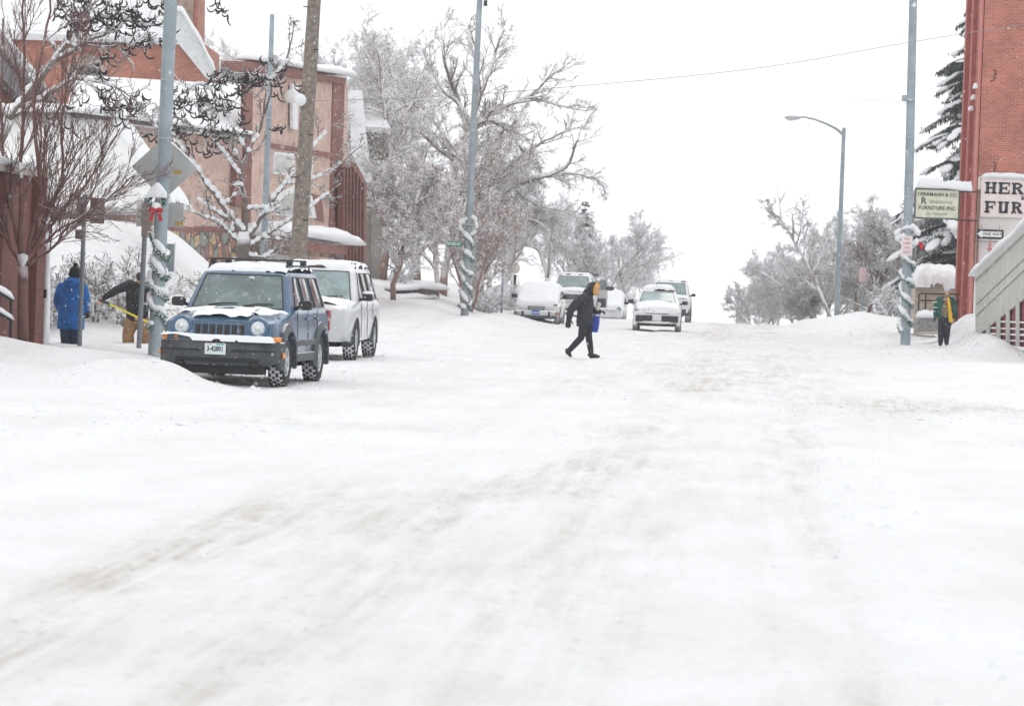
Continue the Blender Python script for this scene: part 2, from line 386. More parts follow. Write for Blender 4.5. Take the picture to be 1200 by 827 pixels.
    r2 = N.new('ShaderNodeMapRange'); r2.inputs['From Min'].default_value = .60; r2.inputs['From Max'].default_value = .72; L.new(v.outputs['Fac'], r2.inputs['Value'])
    m3 = N.new('ShaderNodeMath'); m3.operation = 'MULTIPLY_ADD'; m3.inputs[1].default_value = .8; m3.inputs[2].default_value = .10; L.new(A.outputs['Fac'], m3.inputs[0])
    m4 = N.new('ShaderNodeMath'); m4.operation = 'MULTIPLY'; m4.use_clamp = True; L.new(r2.outputs['Result'], m4.inputs[0]); L.new(m3.outputs[0], m4.inputs[1])
    mx2 = N.new('ShaderNodeMix'); mx2.data_type = 'RGBA'; mx2.inputs['B'].default_value = (.36, .33, .30, 1); L.new(mx.outputs['Result'], mx2.inputs['A']); L.new(m4.outputs[0], mx2.inputs['Factor'])
    L.new(mx2.outputs['Result'], b.inputs['Base Color'])
    nb = N.new('ShaderNodeTexNoise'); nb.inputs['Scale'].default_value = 5; nb.inputs['Detail'].default_value = 8; nb.inputs['Roughness'].default_value = .6; L.new(tc.outputs['Object'], nb.inputs['Vector'])
    bp = N.new('ShaderNodeBump'); bp.inputs['Strength'].default_value = 1.0; bp.inputs['Distance'].default_value = .09; L.new(nb.outputs['Fac'], bp.inputs['Height']); L.new(bp.outputs['Normal'], b.inputs['Normal'])
    me.materials.append(g)
make_ground()

# ------------------------------------------------------------------ sky, sun, haze
w = bpy.data.worlds.new('World'); SC.world = w; w.use_nodes = True
N, L = w.node_tree.nodes, w.node_tree.links; bg = N['Background']
sk = N.new('ShaderNodeTexSky'); sk.sky_type = 'NISHITA'; sk.sun_disc = False; sk.sun_elevation = R(52); sk.sun_rotation = R(200); sk.dust_density = 4; sk.air_density = 1.2
# thick cloud: the sky's light is spread evenly and loses its colour
ov = N.new('ShaderNodeMix'); ov.data_type = 'RGBA'; ov.inputs['Factor'].default_value = .88; ov.inputs['B'].default_value = (10.1, 10.25, 10.45, 1)
L.new(sk.outputs['Color'], ov.inputs['A']); L.new(ov.outputs['Result'], bg.inputs['Color']); bg.inputs['Strength'].default_value = .10
sd = bpy.data.lights.new('sun', 'SUN'); sd.energy = .6; sd.angle = R(30); sd.color = (1, .98, .95); so = bpy.data.objects.new('sun', sd); C.objects.link(so)
so.rotation_euler = (R(38), 0, R(160))
hz = MB().box((0, 1250, -20), (2400, 2900, 170)).build('haze', None); hz['kind'] = 'stuff'; hz.display_type = 'WIRE'
hm = bpy.data.materials.new('haze'); hm.use_nodes = True; hn = hm.node_tree.nodes; hn.remove(hn['Principled BSDF'])
pv = hn.new('ShaderNodeVolumePrincipled'); pv.inputs['Color'].default_value = (.97, .98, 1, 1); pv.inputs['Density'].default_value = .00042; pv.inputs['Anisotropy'].default_value = 0.2
hm.node_tree.links.new(pv.outputs['Volume'], hn['Material Output'].inputs['Volume']); hz.data.materials.append(hm)
SC.view_settings.view_transform = 'Standard'; SC.view_settings.look = 'None'; SC.view_settings.exposure = 0.42; SC.view_settings.gamma = 1
SC.cycles.max_bounces = 6; SC.cycles.diffuse_bounces = 3; SC.cycles.glossy_bounces = 3; SC.cycles.transmission_bounces = 4; SC.cycles.volume_bounces = 2; SC.cycles.transparent_max_bounces = 8

def clods():
    """lumps of snow broken off by ploughs and wheels"""
    g = random.Random(17); mb = MB(); T = [Vector(q).normalized() for q in ((1, 0, 0), (-1, 0, 0), (0, 1, 0), (0, -1, 0), (0, 0, 1), (0, 0, -1))]
    F = ((0, 2, 4), (2, 1, 4), (1, 3, 4), (3, 0, 4), (2, 0, 5), (1, 2, 5), (3, 1, 5), (0, 3, 5))
    zones = [(-7.2, .9, 45, 30, 500, .06), (3.4, .8, 60, 40, 700, .06), (2.4, 1.6, 45, 3.0, 900, .05), (-6.5, 2.2, 33.5, 1.8, 500, .05), (-9.3, .9, 42.5, 1.6, 250, .05), (-1, 3, 47, 6, 300, .035), (1.1, .25, 30, 14, 420, .04), (.9, .15, 24, 7, 120, .05), (-8.6, .8, 60, 12, 500, .07), (4.2, 1.2, 100, 12, 400, .09), (-2.6, 1.4, 24, 9, 200, .03), (6, 1, 83, 6, 250, .09), (0, 4, 75, 25, 300, .035)]
    for cx, sx, cy, sy, n, r in zones:
        for k in range(int(n * .6)):
            x, y = g.gauss(cx, sx), g.gauss(cy, sy)
            if y < 12 or x > 9: continue
            rr = r * g.uniform(.25, 1) ** 1.5 * 1.1; z = H(x, y, True); s = [rr * g.uniform(.6, 1.3) for _ in range(6)]
            mb.add([(x + T[i].x * s[i], y + T[i].y * s[i], z + T[i].z * s[i] * .7 - rr * .1) for i in range(6)], F)
    o = mb.build('snow_clods', SNOWD, None, fix=False); o['kind'] = 'stuff'
clods()
# ------------------------------------------------------------------ vehicles
RUB = snow_mix('tyre_rubber', (.014, .014, .016), .8, thr=.9, soft=.3, dust=.03, dscale=22)
PACK = mat('packed_snow', (.72, .73, .75), .8, bump=.6, bscale=40)
PLAST = snow_mix('dark_grey_plastic', (.05, .057, .065), .55, thr=.8, soft=.2, nscale=8, dust=.02, dscale=30, var=.35, vscale=4)
BLACK = mat('black_trim', (.012, .012, .014), .45, var=.2)
ALLOY = snow_mix('alloy_wheel', (.45, .46, .47), .35, thr=.6, dust=.5, dscale=14, metal=.6)
CHROME = mat('chrome', (.6, .61, .62), .2, metal=1)
LENS = mat('headlamp_lens', (.55, .58, .6), .08, var=.25, vscale=25, coat=.8)
AMBER = mat('amber_lens', (.72, .24, .03), .2, coat=.6, var=.2, vscale=30)
REDL = mat('red_lens', (.28, .018, .018), .2, coat=.6)
UNDER = mat('dark_underbody', (.02, .02, .022), .9)
PLATE = mat('number_plate', (.62, .68, .70), .4); PLATEB = mat('number_plate_blue', (.05, .12, .45), .4); INK = mat('dark_lettering', (.03, .04, .05), .6)
TEAL = mat('plate_teal', (.05, .33, .33), .5); PINK = mat('plate_pink', (.6, .3, .32), .5)
def glassm(name, c, seed=0, frost=.5):
    m = mat(name, c, .12, var=.35, vscale=1.6, coat=.5); nt, b, N, L = nodes(m)
    src = b.inputs['Base Color'].links[0].from_socket
    tc = N.new('ShaderNodeTexCoord'); n = N.new('ShaderNodeTexNoise'); n.inputs['Scale'].default_value = 7 + seed; n.inputs['Detail'].default_value = 10; n.inputs['Roughness'].default_value = .7
    L.new(tc.outputs['Object'], n.inputs['Vector'])
    r = N.new('ShaderNodeMapRange'); r.inputs['From Min'].default_value = .52; r.inputs['From Max'].default_value = .75; r.inputs['To Max'].default_value = frost; L.new(n.outputs['Fac'], r.inputs['Value'])
    x = N.new('ShaderNodeMix'); x.data_type = 'RGBA'; x.inputs['B'].default_value = (.55, .62, .62, 1); L.new(src, x.inputs['A']); L.new(r.outputs['Result'], x.inputs['Factor']); L.new(x.outputs['Result'], b.inputs['Base Color'])
    return m
GL_WIND = glassm('windscreen_frost_sheen', (.10, .135, .135), 0, .45)  # grey tone and pale mottling paint in reflections along with the frost
GL_SIDE = glassm('side_glass', (.16, .17, .18), 2, .5)
GL_TINT = glassm('tinted_glass', (.06, .045, .045), 4, .3)
GL_PALE = glassm('pale_glass', (.22, .29, .29), 1, .6)
def paint(name, c, salt=.0, snow=.55, dust=.15): 
    return snow_mix(name, c, .3, thr=.80, soft=.25, nscale=5, nstr=.7, dust=dust, dscale=38, var=.12, vscale=3, coat=.5)

def wheel(parent, x, y, r, wd, side, rim=.62, name='wheel', snow=True):
    """tyre with lugs standing out of packed snow; side = +1 outer face towards +x"""
    jr = random.Random(int(abs(x * 100) + abs(y * 10))); mb = MB(); n = 40; prof = [(-.5, rim), (-.5, .90), (-.42, .965), (.42, .965), (.5, .90), (.5, rim), (.36, rim - .04), (-.36, rim - .04)]
    rings = []
    for k in range(n):
        a = 2 * math.pi * k / n; rings.append([(x + p[0] * wd, y + p[1] * r * math.cos(a), r + p[1] * r * math.sin(a)) for p in prof])
    rings.append(rings[0]); mb.loft(rings, cap=False)
    nb = 22
    for k in range(nb):
        a = 2 * math.pi * k / nb
        for q, (cx, bw) in enumerate(((-.37, .2), (-.12, .17), (.12, .17), (.38, .2))):
            a2 = a + (q % 2) * math.pi / nb; rr = r * .99
            mb.box((x + cx * wd, y + rr * math.cos(a2), r + rr * math.sin(a2)), (bw * wd * jr.uniform(.7, 1.15), r * jr.uniform(.10, .19), r * jr.uniform(.04, .065)), rx=a2 + math.pi / 2)
    t = mb.build(name, RUB, parent, smooth=True, angle=40)
    if snow:
        s = MB(); s.loft([[(x + p * wd, y + q * r * math.cos(2 * math.pi * k / 32), r + q * r * math.sin(2 * math.pi * k / 32)) for p, q in ((-.44, .95), (-.40, .993), (.40, .993), (.44, .95))] for k in range(33)], cap=False, close=False)
        s.build('tread_snow', PACK, t, smooth=True)
    m = MB(); xo = x + side * wd * .40; xi = x + side * wd * .30
    ring = lambda xx, rr: [(xx, y + rr * math.cos(2 * math.pi * k / 30), r + rr * math.sin(2 * math.pi * k / 30)) for k in range(30)]
    m.loft([ring(xo, rim * r), ring(xo + side * .012, rim * r * .97), ring(xo, rim * r * .9), ring(xi - side * .05, rim * r * .86)], cap=False)
    for k in range(5):
        a = 2 * math.pi * (k + .3) / 5; rr = rim * r * .46
        m.box((xo - side * .012, y + rr * math.cos(a), r + rr * math.sin(a)), (.03, rim * r * .95, rim * r * .30), rx=a)
    m.loft([ring(xo + side * .006, rim * r * .2), ring(xo + side * .02, rim * r * .14), ring(xo + side * .02, .001)], cap=False)
    m.build('rim', ALLOY, t, smooth=True, angle=30)
    d = MB(); d.loft([ring(xi - side * .05, rim * r * .88), ring(xi - side * .051, .001)], cap=False); d.build('brake_disc', UNDER, t)
    return t

def cring(w, zb, zt, rt, crown, y, bul=.015):
    h = [(0, zb), (w - .12, zb), (w - .03, zb + .03), (w - .005, zb + .12), (w + bul, zb + (zt - zb) * .45), (w + bul * .8, zb + (zt - zb) * .7), (w, zt - rt), (w - rt * .3, zt - rt * .3), (w - rt, zt), ((w - rt) * .6, zt + crown * .7), ((w - rt) * .3, zt + crown * .93), (0, zt + crown)]
    return [(x, y, z) for x, z in h] + [(-x, y, z) for x, z in h[-2:0:-1]]
def rrect(w, y0, y1, z, r, bow, rb=.04, n=5):
    """plan outline with bowed front and rear"""
    pts = []
    for cx, cy, a0, sx in ((w - r, y0 + r, -90, 1), (w - r, y1 - r, 0, 1), (-w + r, y1 - r, 90, 1), (-w + r, y0 + r, 180, 1)):
        for k in range(n): a = R(a0 + 90 * k / (n - 1)); pts.append([cx + r * math.cos(a), cy + r * math.sin(a)])
    # subdivide front and rear so they can bow
    out = []
    for i, p in enumerate(pts):
        q = pts[(i + 1) % len(pts)]; out.append(p)
        if abs(p[1] - q[1]) < 1e-6 and abs(p[0] - q[0]) > .3:
            for k in range(1, 6): out.append([p[0] + (q[0] - p[0]) * k / 6, p[1]])
    ym = (y0 + y1) / 2
    res = []
    for x, y in out:
        f = max(0, 1 - (x / w) ** 2); fr = 1 if y < ym else 0; wt = min(1, abs(y - ym) / ((y1 - y0) / 2)) ** 4
        res.append((x, y - bow * f * wt if fr else y + rb * f * wt, z))
    return res
def lerp(a, b, t): return a + (b - a) * t

def car(name, loc, rz, label, cat, sp, group=None):
    r = empty(name, loc, label, cat, group, rz); g = sp.get
    P_ = sp['paint']; w = sp['w']; rw = sp['rw']; yf, yr = sp['yf'], sp['yr']
    # --- body shell
    st = sp['st']; rings = []
    for i in range(len(st) - 1):
        a, b = st[i], st[i + 1]; n = max(1, int((b[0] - a[0]) / .12))
        for k in range(n):
            t = k / n; tt = t * t * (3 - 2 * t); rings.append(cring(lerp(a[1], b[1], tt), lerp(a[2], b[2], tt), lerp(a[3], b[3], tt), lerp(a[4], b[4], tt), lerp(a[5], b[5], tt), lerp(a[0], b[0], t)))
    a = st[-1]; rings.append(cring(a[1], a[2], a[3], a[4], a[5], a[0]))
    body = MB().loft(rings).build('body', P_, r, smooth=True, angle=50)
    if g('arches', True):
        cut = MB()
        for yy in (yf, yr):
            for s in (-1, 1):
                k = 28; ra = rw + sp.get('gap', .07)
                pr = [(yy + ra * math.cos(2 * math.pi * q / k), rw + ra * math.sin(2 * math.pi * q / k)) for q in range(k)]
                cut.prism(pr, s * (w - .32), s * (w + .2), ax='x')
        co = cut.build('cutter', None, r); md = body.modifiers.new('b', 'BOOLEAN'); md.object = co; md.solver = 'EXACT'; md.operation = 'DIFFERENCE'
        bake(body); bpy.data.objects.remove(co)
        body.data.materials.clear(); body.data.materials.append(P_); body.data.set_sharp_from_angle(angle=R(50))
        for yy in (yf, yr):
            for s in (-1, 1):
                ln = MB(); k = 24; ra = rw + sp.get('gap', .07) - .004; pr = [(yy + ra * math.cos(R(-8 + 196 * q / k)), rw + ra * math.sin(R(-8 + 196 * q / k))) for q in range(k + 1)]
                ri = [(s * (w - .31), a_, b_) for a_, b_ in pr]; ro = [(s * (w - .03), a_, b_) for a_, b_ in pr]; ln.loft([ri, ro], cap=False, close=False); ln.add(ri, [tuple(range(k + 1))]); ln.build('wheel_arch_liner', UNDER, r, smooth=True)
    # --- cabin
    z0, z1, wb, wt, yc, yfr, yt, yrr = sp['cab']; bow = sp.get('bow', .10); rc = .12
    lv = [(0, 0), (.25, 0), (.5, 0), (.75, 0), (.90, 0), (.96, .25), (1.0, 1.0)]
    rg = [rrect(lerp(wb, wt, -.12) , lerp(yc, yfr, -.12), lerp(yt, yrr, -.12), z0 - .12 * (z1 - z0), rc, bow)]
    for t, e in lv: rg.append(rrect(lerp(wb, wt, t) - .03 * e, lerp(yc, yfr, t) + .05 * e, lerp(yt, yrr, t) - .04 * e, lerp(z0, z1, t), rc, bow * (1 - .3 * t)))
    for q, dz in ((.75, .022), (.4, .038), (.02, .045)): rg.append([(x * q, (yfr + yrr) / 2 + (y - (yfr + yrr) / 2) * q, z1 + dz) for x, y, _ in rg[7]])
    cabm = MB().loft(rg); cab = cabm.build('cabin', P_, r, smooth=True, angle=40)
    # --- windscreen and side windows
    def fpt(u, t, off):   # on the front face, u -1..1
        W = lerp(wb, wt, t); y = lerp(yc, yfr, t); x = u * W; return (x, y - bow * (1 - .3 * t) * max(0, 1 - u * u) - off, lerp(z0, z1, t) + off * .4)
    gm = MB(); nu = 12; t0, t1 = sp.get('wst', (.04, .90)); um = .86
    G = [[fpt(-um + 2 * um * i / nu, t0 + (t1 - t0) * j / 5, .012) for i in range(nu + 1)] for j in range(6)]
    gm.add([p for q in G for p in q], [(j * (nu + 1) + i, j * (nu + 1) + i + 1, (j + 1) * (nu + 1) + i + 1, (j + 1) * (nu + 1) + i) for j in range(5) for i in range(nu)])
    ws = gm.build('windscreen', sp.get('wglass', GL_WIND), r, smooth=True, angle=180)
    tr = MB(); tr.tube([fpt(-um, t0 + (t1 - t0) * j / 5, .012) for j in range(6)] + [fpt(-um + 2 * um * i / nu, t1, .012) for i in range(nu + 1)] + [fpt(um, t1 - (t1 - t0) * j / 5, .012) for j in range(6)], .012, 5)
    tr.build('windscreen_seal', BLACK, ws, smooth=True)
    wp = MB()
    for u0, u1 in sp.get('wipers', ((-.55, .0), (.12, .68))):
        a_, b_ = Vector(fpt(u0, t0 + .03, .03)), Vector(fpt(u1, t0 + .10, .03)); wp.tube([a_, a_.lerp(b_, .5) + Vector((0, -.01, .015)), b_], [.014, .012, .009], 5)
    wp.build('wiper', BLACK, ws, smooth=True)
    def spt(s, y, t, off=.006): return (s * (lerp(wb, wt, t) + off), y, lerp(z0, z1, t) + off * .3)
    for s in (-1, 1):
        for (ya, yb, yc2, yd, mname) in sp['win']:    # bottom front, bottom rear, top rear, top front
            q = MB(); A = [spt(s, ya, .08), spt(s, yb, .08), spt(s, yc2, .86), spt(s, yd, .86)]
            q.slab(A, (s, 0, .2), .02); o = q.build('side_window', mname, r, bevel=.004)
            if sp.get('det', 1): MB().tube(A + [A[0]], .010, 4).build('window_seal', BLACK, o)
    # --- wheels
    for yy in (yf, yr):
        for s in (-1, 1): wheel(r, s * (w - .10), yy, rw, sp.get('tw', .22), s)
    MB().box((0, (yf + yr) / 2, rw * .85), (w * 1.3, yr - yf + .6, .16)).tube([(-w + .25, yf, rw), (w - .25, yf, rw)], .06).tube([(-w + .25, yr, rw), (w - .25, yr, rw)], .09).build('underbody', UNDER, r)
    # --- mirrors
    for s in (-1, 1):
        my, mz = sp['mir']; q = MB(); q.tube([(s * (w - .06), my + .04, mz - .05), (s * (w + .10), my, mz)], .03, 6)
        q.loft([[(s * (w + .12) + .10 * a, my + b, mz + .01 + .07 * c) for a, c in ((-1, -.6), (-.7, -1), (.7, -1), (1, -.6), (1, .6), (.7, 1), (-.7, 1), (-1, .6))] for b in (-.05, 0, .06)]).build('mirror', sp.get('mirm', BLACK), r, smooth=True, angle=40)
        if sp.get('mirs'): MB().ell((s * (w + .13), my, mz + .10), (.12, .06, .04), 12, 6).build('mirror_snow', SNOW, r, smooth=True)
    # --- panel gaps, handles, mouldings
    for s in (-1, 1):
        for yy, za, zb in sp.get('gaps', ()): MB().tube([(s * (w + .014), yy, za), (s * (w + .018), yy, (za + zb) / 2), (s * (w + .003), yy, zb)], .005, 4).build('door_gap', BLACK, r)
    for s in (-1, 1):
        for yy, zz in sp.get('hand', ()): MB().box((s * (w + .025), yy, zz), (.03, .17, .035)).build('door_handle', P_, r, bevel=.008)
    return r, body
def blanket(r, sp, th, seed=0, **k):
    z0, z1, wb, wt, yc, yfr, yt, yrr = sp['cab']
    cb = resting([k_ for k_ in kids(r) if k_.name.startswith('cabin')][0], z1); return snow_pad('roof_snow', -wt + .03, wt - .03, yfr - .0, yrr - .03, lambda x, y: cb(x, y) - .004, th, r, seed, (30, 44), **k)

def put(local, world, rz):
    v = Euler((0, 0, rz)).to_matrix() @ Vector(local); return (world[0] - v.x, world[1] - v.y, world[2] - v.z)

# ===== blue SUV at the kerb =====
BLUE = snow_mix('dusty_blue_paint', (.034, .092, .165), .38, thr=1.02, soft=.3, nscale=6, nstr=.7, dust=.0, dscale=42, var=.35, vscale=2.2, coat=.6)
JEEP = dict(paint=BLUE, w=.87, rw=.365, tw=.23, yf=-1.33, yr=1.32, gap=.085,
    st=[(-2.02, .79, .46, .93, .05, .03), (-1.93, .83, .42, .975, .08, .035), (-1.5, .85, .36, 1.03, .11, .05), (-.9, .87, .34, 1.10, .12, .055), (-.5, .87, .34, 1.15, .10, .03), (1.9, .87, .36, 1.15, .10, .02), (2.08, .86, .44, 1.13, .10, .02), (2.16, .82, .5, 1.08, .08, .01)],
    cab=(1.12, 1.70, .825, .665, -.84, -.36, 2.14, 1.96), win=[(-.50, .20, .20, -.14, GL_SIDE), (.30, .98, .98, .30, GL_SIDE), (1.10, 1.88, 1.74, 1.10, GL_TINT)],
    mir=(-.55, 1.20), gaps=[(-.58, .42, 1.12), (.26, .42, 1.13), (1.02, .80, 1.13)], hand=[(.12, 1.0), (.92, 1.0)])
def blue_suv():
    wp = P(326, 452, 78); rz = R(-2.5); loc = put((.76, -1.33, 0), wp, rz)
    global JLOC; JLOC = loc
    r, body = car('parked_car', loc, rz, 'dark blue SUV with round headlights and snow on its bumper', 'SUV', JEEP, 'cars in the snowy street')
    # grey wheel arch flares and sills
    for yy in (-1.33, 1.32):
        for s in (-1, 1):
            q = MB(); n = 16; rings = []
            for k in range(n + 1):
                a = R(-12 + 204 * k / n); ro, ri = .575, .452
                c, d = math.cos(a), math.sin(a); y_, z_ = yy, .365
                rings.append([(s * .80, y_ + ri * c, z_ + ri * d), (s * .935, y_ + ri * c, z_ + ri * d), (s * .945, y_ + (ri + .03) * c, z_ + (ri + .03) * d), (s * .90, y_ + ro * c, z_ + ro * d), (s * .84, y_ + ro * c, z_ + ro * d)])
            q.loft(rings).build('wheel_arch_flare', PLAST, r, smooth=True, angle=40)
    for s in (-1, 1):
        MB().loft([[(s * .84, y, .34), (s * .90, y, .35), (s * .91, y, .47), (s * .86, y, .49)] for y in (-.9, .88)]).build('sill', PLAST, r)
        MB().box((s * .893, .0, .63), (.02, 1.72, .09)).build('door_moulding', PLAST, r, bevel=.006)
    # bumper wrapping the corners
    prof = [(-.0, .30), (-.03, .34), (-.05, .44), (-.045, .60), (-.02, .66), (.06, .68), (.12, .68), (.12, .30)]
    rings = []
    for k in range(25):
        u = -1 + 2 * k / 24; x = u * .93; y = -2.17 + .30 * abs(u) ** 5 + .05 * u * u
        e = max(0, abs(u) - .62) / .38; rings.append([(x, y + a * (1 - .3 * e), b + (.07 * e * e if b < .4 else (-.015 * e if b > .6 else 0)) + (.012 if (abs(u) < .28 and .4 < b < .62) else 0)) for a, b in prof])
    for s in (-1, 1): pass
    rings = [[(-.94, -1.80 + a * .3, b) for a, b in prof]] + rings + [[(.94, -1.80 + a * .3, b) for a, b in prof]]
    bp = MB().loft(rings).build('front_bumper', PLAST, r, smooth=True, angle=35)
    MB().loft([[(x, -2.235 + .05 * (x / .9) ** 2 + dy, z) for dy, z in ((0, .515), (-.012, .52), (-.012, .535), (0, .54))] for x in list(np.linspace(-.86, -.24, 6))]).build('bumper_rib', BLACK, bp); MB().loft([[(x, -2.235 + .05 * (x / .9) ** 2 + dy, z) for dy, z in ((0, .515), (-.012, .52), (-.012, .535), (0, .54))] for x in list(np.linspace(.22, .86, 6))]).build('bumper_rib', BLACK, bp)
    MB().box((0, -2.20, .385), (1.25, .05, .05)).build('bumper_intake', UNDER, bp, bevel=.01)
    for s in (-1, 1): MB().ell((s * .55, -2.17, .33), (.07, .05, .05), 14, 8).build('fog_lamp', BLACK, bp, smooth=True)
    snow_pad('bumper_snow', -.86, .84, -2.23, -2.0, lambda x, y: .668 , .09, r, 3, (60, 10), edge=.07, rag=.25)
    MB().box((0, -1.98, .25), (1.35, .3, .14)).box((0, -1.7, .22), (1.1, .5, .10)).build('skid_plate', UNDER, r)
    # grille: body coloured frame with seven dark slots, round lamps
    fr = MB()
    fr.loft([[(x, -2.045 - .03 * (1 - (x / .8) ** 2) + dy, z) for dy, z in ((.06, .66), (0, .68), (.01, .86), (.03, .935), (.08, .95), (.12, .9))] for x in np.linspace(-.80, .80, 17)])
    gf = fr.build('grille_panel', BLUE, r, smooth=True, angle=40)
    for k in range(7):
        x = -.333 + .111 * k; yy = -2.085 - .03 * (1 - (x / .8) ** 2) + .01
        s_ = MB(); s_.loft([[(x + .036 * a, yy + .012 + .02 * (z - .7), z) for a in (-1, 1)] + [(x + .036 * a, yy + .06, z) for a in (1, -1)] for z in (.70, .74, .80, .87, .905)]).build('grille_slot', BLACK, gf, bevel=.006)
    for s in (-1, 1):
        o = MB().torus((s * .575, -2.045, .865), .132, .034, 28, 8).build('headlight_ring', BLUE, r, smooth=True)
        l = MB().ell((s * .575, -2.05, .865), (.112, .055, .112), 24, 12).build('headlight', LENS, r, smooth=True)
        MB().ell((s * .575, -2.085, .865), (.05, .03, .05), 16, 8).build('headlight_bulb_glass', CHROME, l, smooth=True)
        q = MB().loft([[(s * (.63 + .0 * k), -2.08 + .0, .68), (s * .63, -2.08, .735), (s * .63, -1.98, .735), (s * .63, -1.98, .68)] if k == 0 else [(s * .90, -1.93, .665), (s * .90, -1.93, .745), (s * .86, -1.80, .745), (s * .86, -1.80, .665)] for k in (0, 1)])
        q.build('turn_signal', AMBER, r, bevel=.008); MB().box((s * .83, -2.045, .705), (.20 if s > 0 else .10, .04, .07), rz=s * .35).build('park_lamp', AMBER, r, bevel=.012)
        MB().box((s * .935, -1.86, .47), (.03, .07, .09)).build('side_marker', AMBER, r, bevel=.01)
        MB().box((s * .86, 2.10, .95), (.07, .16, .34)).build('tail_light', REDL, r, bevel=.02)
    # number plate
    pl = MB().box((-.02, -2.238, .545), (.315, .012, .165)).build('number_plate', PLATE, r, bevel=.004)
    text('plate_number', '3-42801', .105, (-.02, -2.246, .545), (R(90), 0, 0), INK, pl, sx=.72, off=.002)
    MB().box((-.11, -2.245, .612), (.08, .003, .014)).build('plate_mark', PINK, pl); MB().box((.055, -2.245, .612), (.12, .003, .018)).build('plate_mark', TEAL, pl)
    # snow on bonnet, cowl and roof
    top = resting(body, 1.0)
    hood = lambda x, y: top(x, y) - .004
    snow_pad('bonnet_snow', -.46, .40, -1.95, -1.12, hood, .055, r, 11, (44, 44), edge=.20, rag=.8)
    snow_pad('bonnet_snow', .30, .80, -1.55, -.95, hood, .03, r, 14, (30, 30), edge=.3, rag=1.1)
    snow_pad('bonnet_snow', -.80, -.3, -1.25, -.95, hood, .025, r, 19, (30, 24), edge=.2, rag=1.0)
    snow_pad('cowl_snow', -.72, .74, -1.05, -.90, hood, .015, r, 16, (50, 10), edge=.06, rag=.9)
    blanket(r, JEEP, .10, 5, edge=.12, rag=.3)
    # roof rack: rails, two cross bars with feet
    for s in (-1, 1):
        ra = MB().tube([(s * .60, -.25, 1.72), (s * .60, -.18, 1.80), (s * .60, 1.6, 1.80), (s * .60, 1.7, 1.73)], .018, 6).build('roof_rail', BLACK, r, smooth=True)
    for y in (.05, 1.15):
        c_ = MB().box((0, y, 1.885), (1.30, .055, .026)).build('roof_bar', BLACK, r, bevel=.008)
        for s in (-1, 1): MB().box((s * .60, y, 1.845), (.09, .09, .07)).build('bar_foot', BLACK, c_, bevel=.012)
    MB().tube([(x, -1.985 - .02 * (1 - (x / .5) ** 2), .945 + .02 * (1 - (x / .5) ** 2)) for x in np.linspace(-.46, .46, 13)], .007, 5).build('bonnet_gap', BLACK, r, smooth=True)
    MB().slab([(.10, -.56, 1.55), (.19, -.56, 1.55), (.17, -.52, 1.62), (.09, -.52, 1.62)], (0, -.7, .5), .006).build('windscreen_tag', PLATE, r)
    return r
blue_suv()

# ===== silver SUV behind it =====
SILV = snow_mix('silver_white_paint', (.52, .53, .54), .35, thr=1.0, soft=.25, nscale=3, nstr=.6, dust=.05, dscale=18, var=.08, vscale=3, coat=.5)
SSUV = dict(paint=SILV, w=.92, rw=.385, tw=.24, yf=-1.48, yr=1.44, gap=.065,
    st=[(-2.36, .80, .42, .98, .10, .03), (-2.25, .88, .36, 1.05, .12, .04), (-1.8, .91, .34, 1.10, .13, .05), (-1.1, .92, .33, 1.16, .13, .05), (-.7, .92, .33, 1.18, .11, .03), (2.1, .92, .36, 1.18, .10, .02), (2.32, .90, .42, 1.14, .10, .02), (2.40, .86, .5, 1.08, .08, .01)],
    cab=(1.14, 1.80, .87, .70, -1.08, -.45, 2.36, 2.12), win=[(-.68, .12, .12, -.22, GL_TINT), (.22, .98, .98, .22, GL_TINT), (1.10, 2.10, 1.92, 1.10, GL_SIDE)],
    mir=(-.74, 1.22), gaps=[(-.76, .42, 1.15), (.17, .42, 1.16), (1.04, .75, 1.16)], hand=[(.03, 1.0), (.90, 1.0)], wglass=GL_PALE, mirs=True)
def face(r, y, w, z0, z1, hl, gr=(.30, .55, .80), lampm=LENS, grm=BLACK, plate=None, bumpm=None):
    """front lamps, grille, lower intake and plate"""
    for s in (-1, 1):
        MB().loft([[(s * (w - .36), y - .01, z1 - .16), (s * (w - .36), y - .01, z1 - .02), (s * (w - .36), y + .12, z1 - .02), (s * (w - .36), y + .12, z1 - .16)], [(s * (w - .02), y + .16, z1 - .13), (s * (w - .03), y + .17, z1 + .02), (s * (w - .08), y + .3, z1 + .02), (s * (w - .08), y + .3, z1 - .13)]]).build('headlight', lampm, r, bevel=.01)
    g_ = MB().box((0, y - .005, (gr[1] + gr[2]) / 2), (gr[0] * 2, .06, gr[2] - gr[1])).build('grille', grm, r, bevel=.015)
    for k in range(3): MB().box((0, y - .04, gr[1] + (gr[2] - gr[1]) * (k + .5) / 3), (gr[0] * 1.9, .02, .014)).build('grille_bar', CHROME, g_)
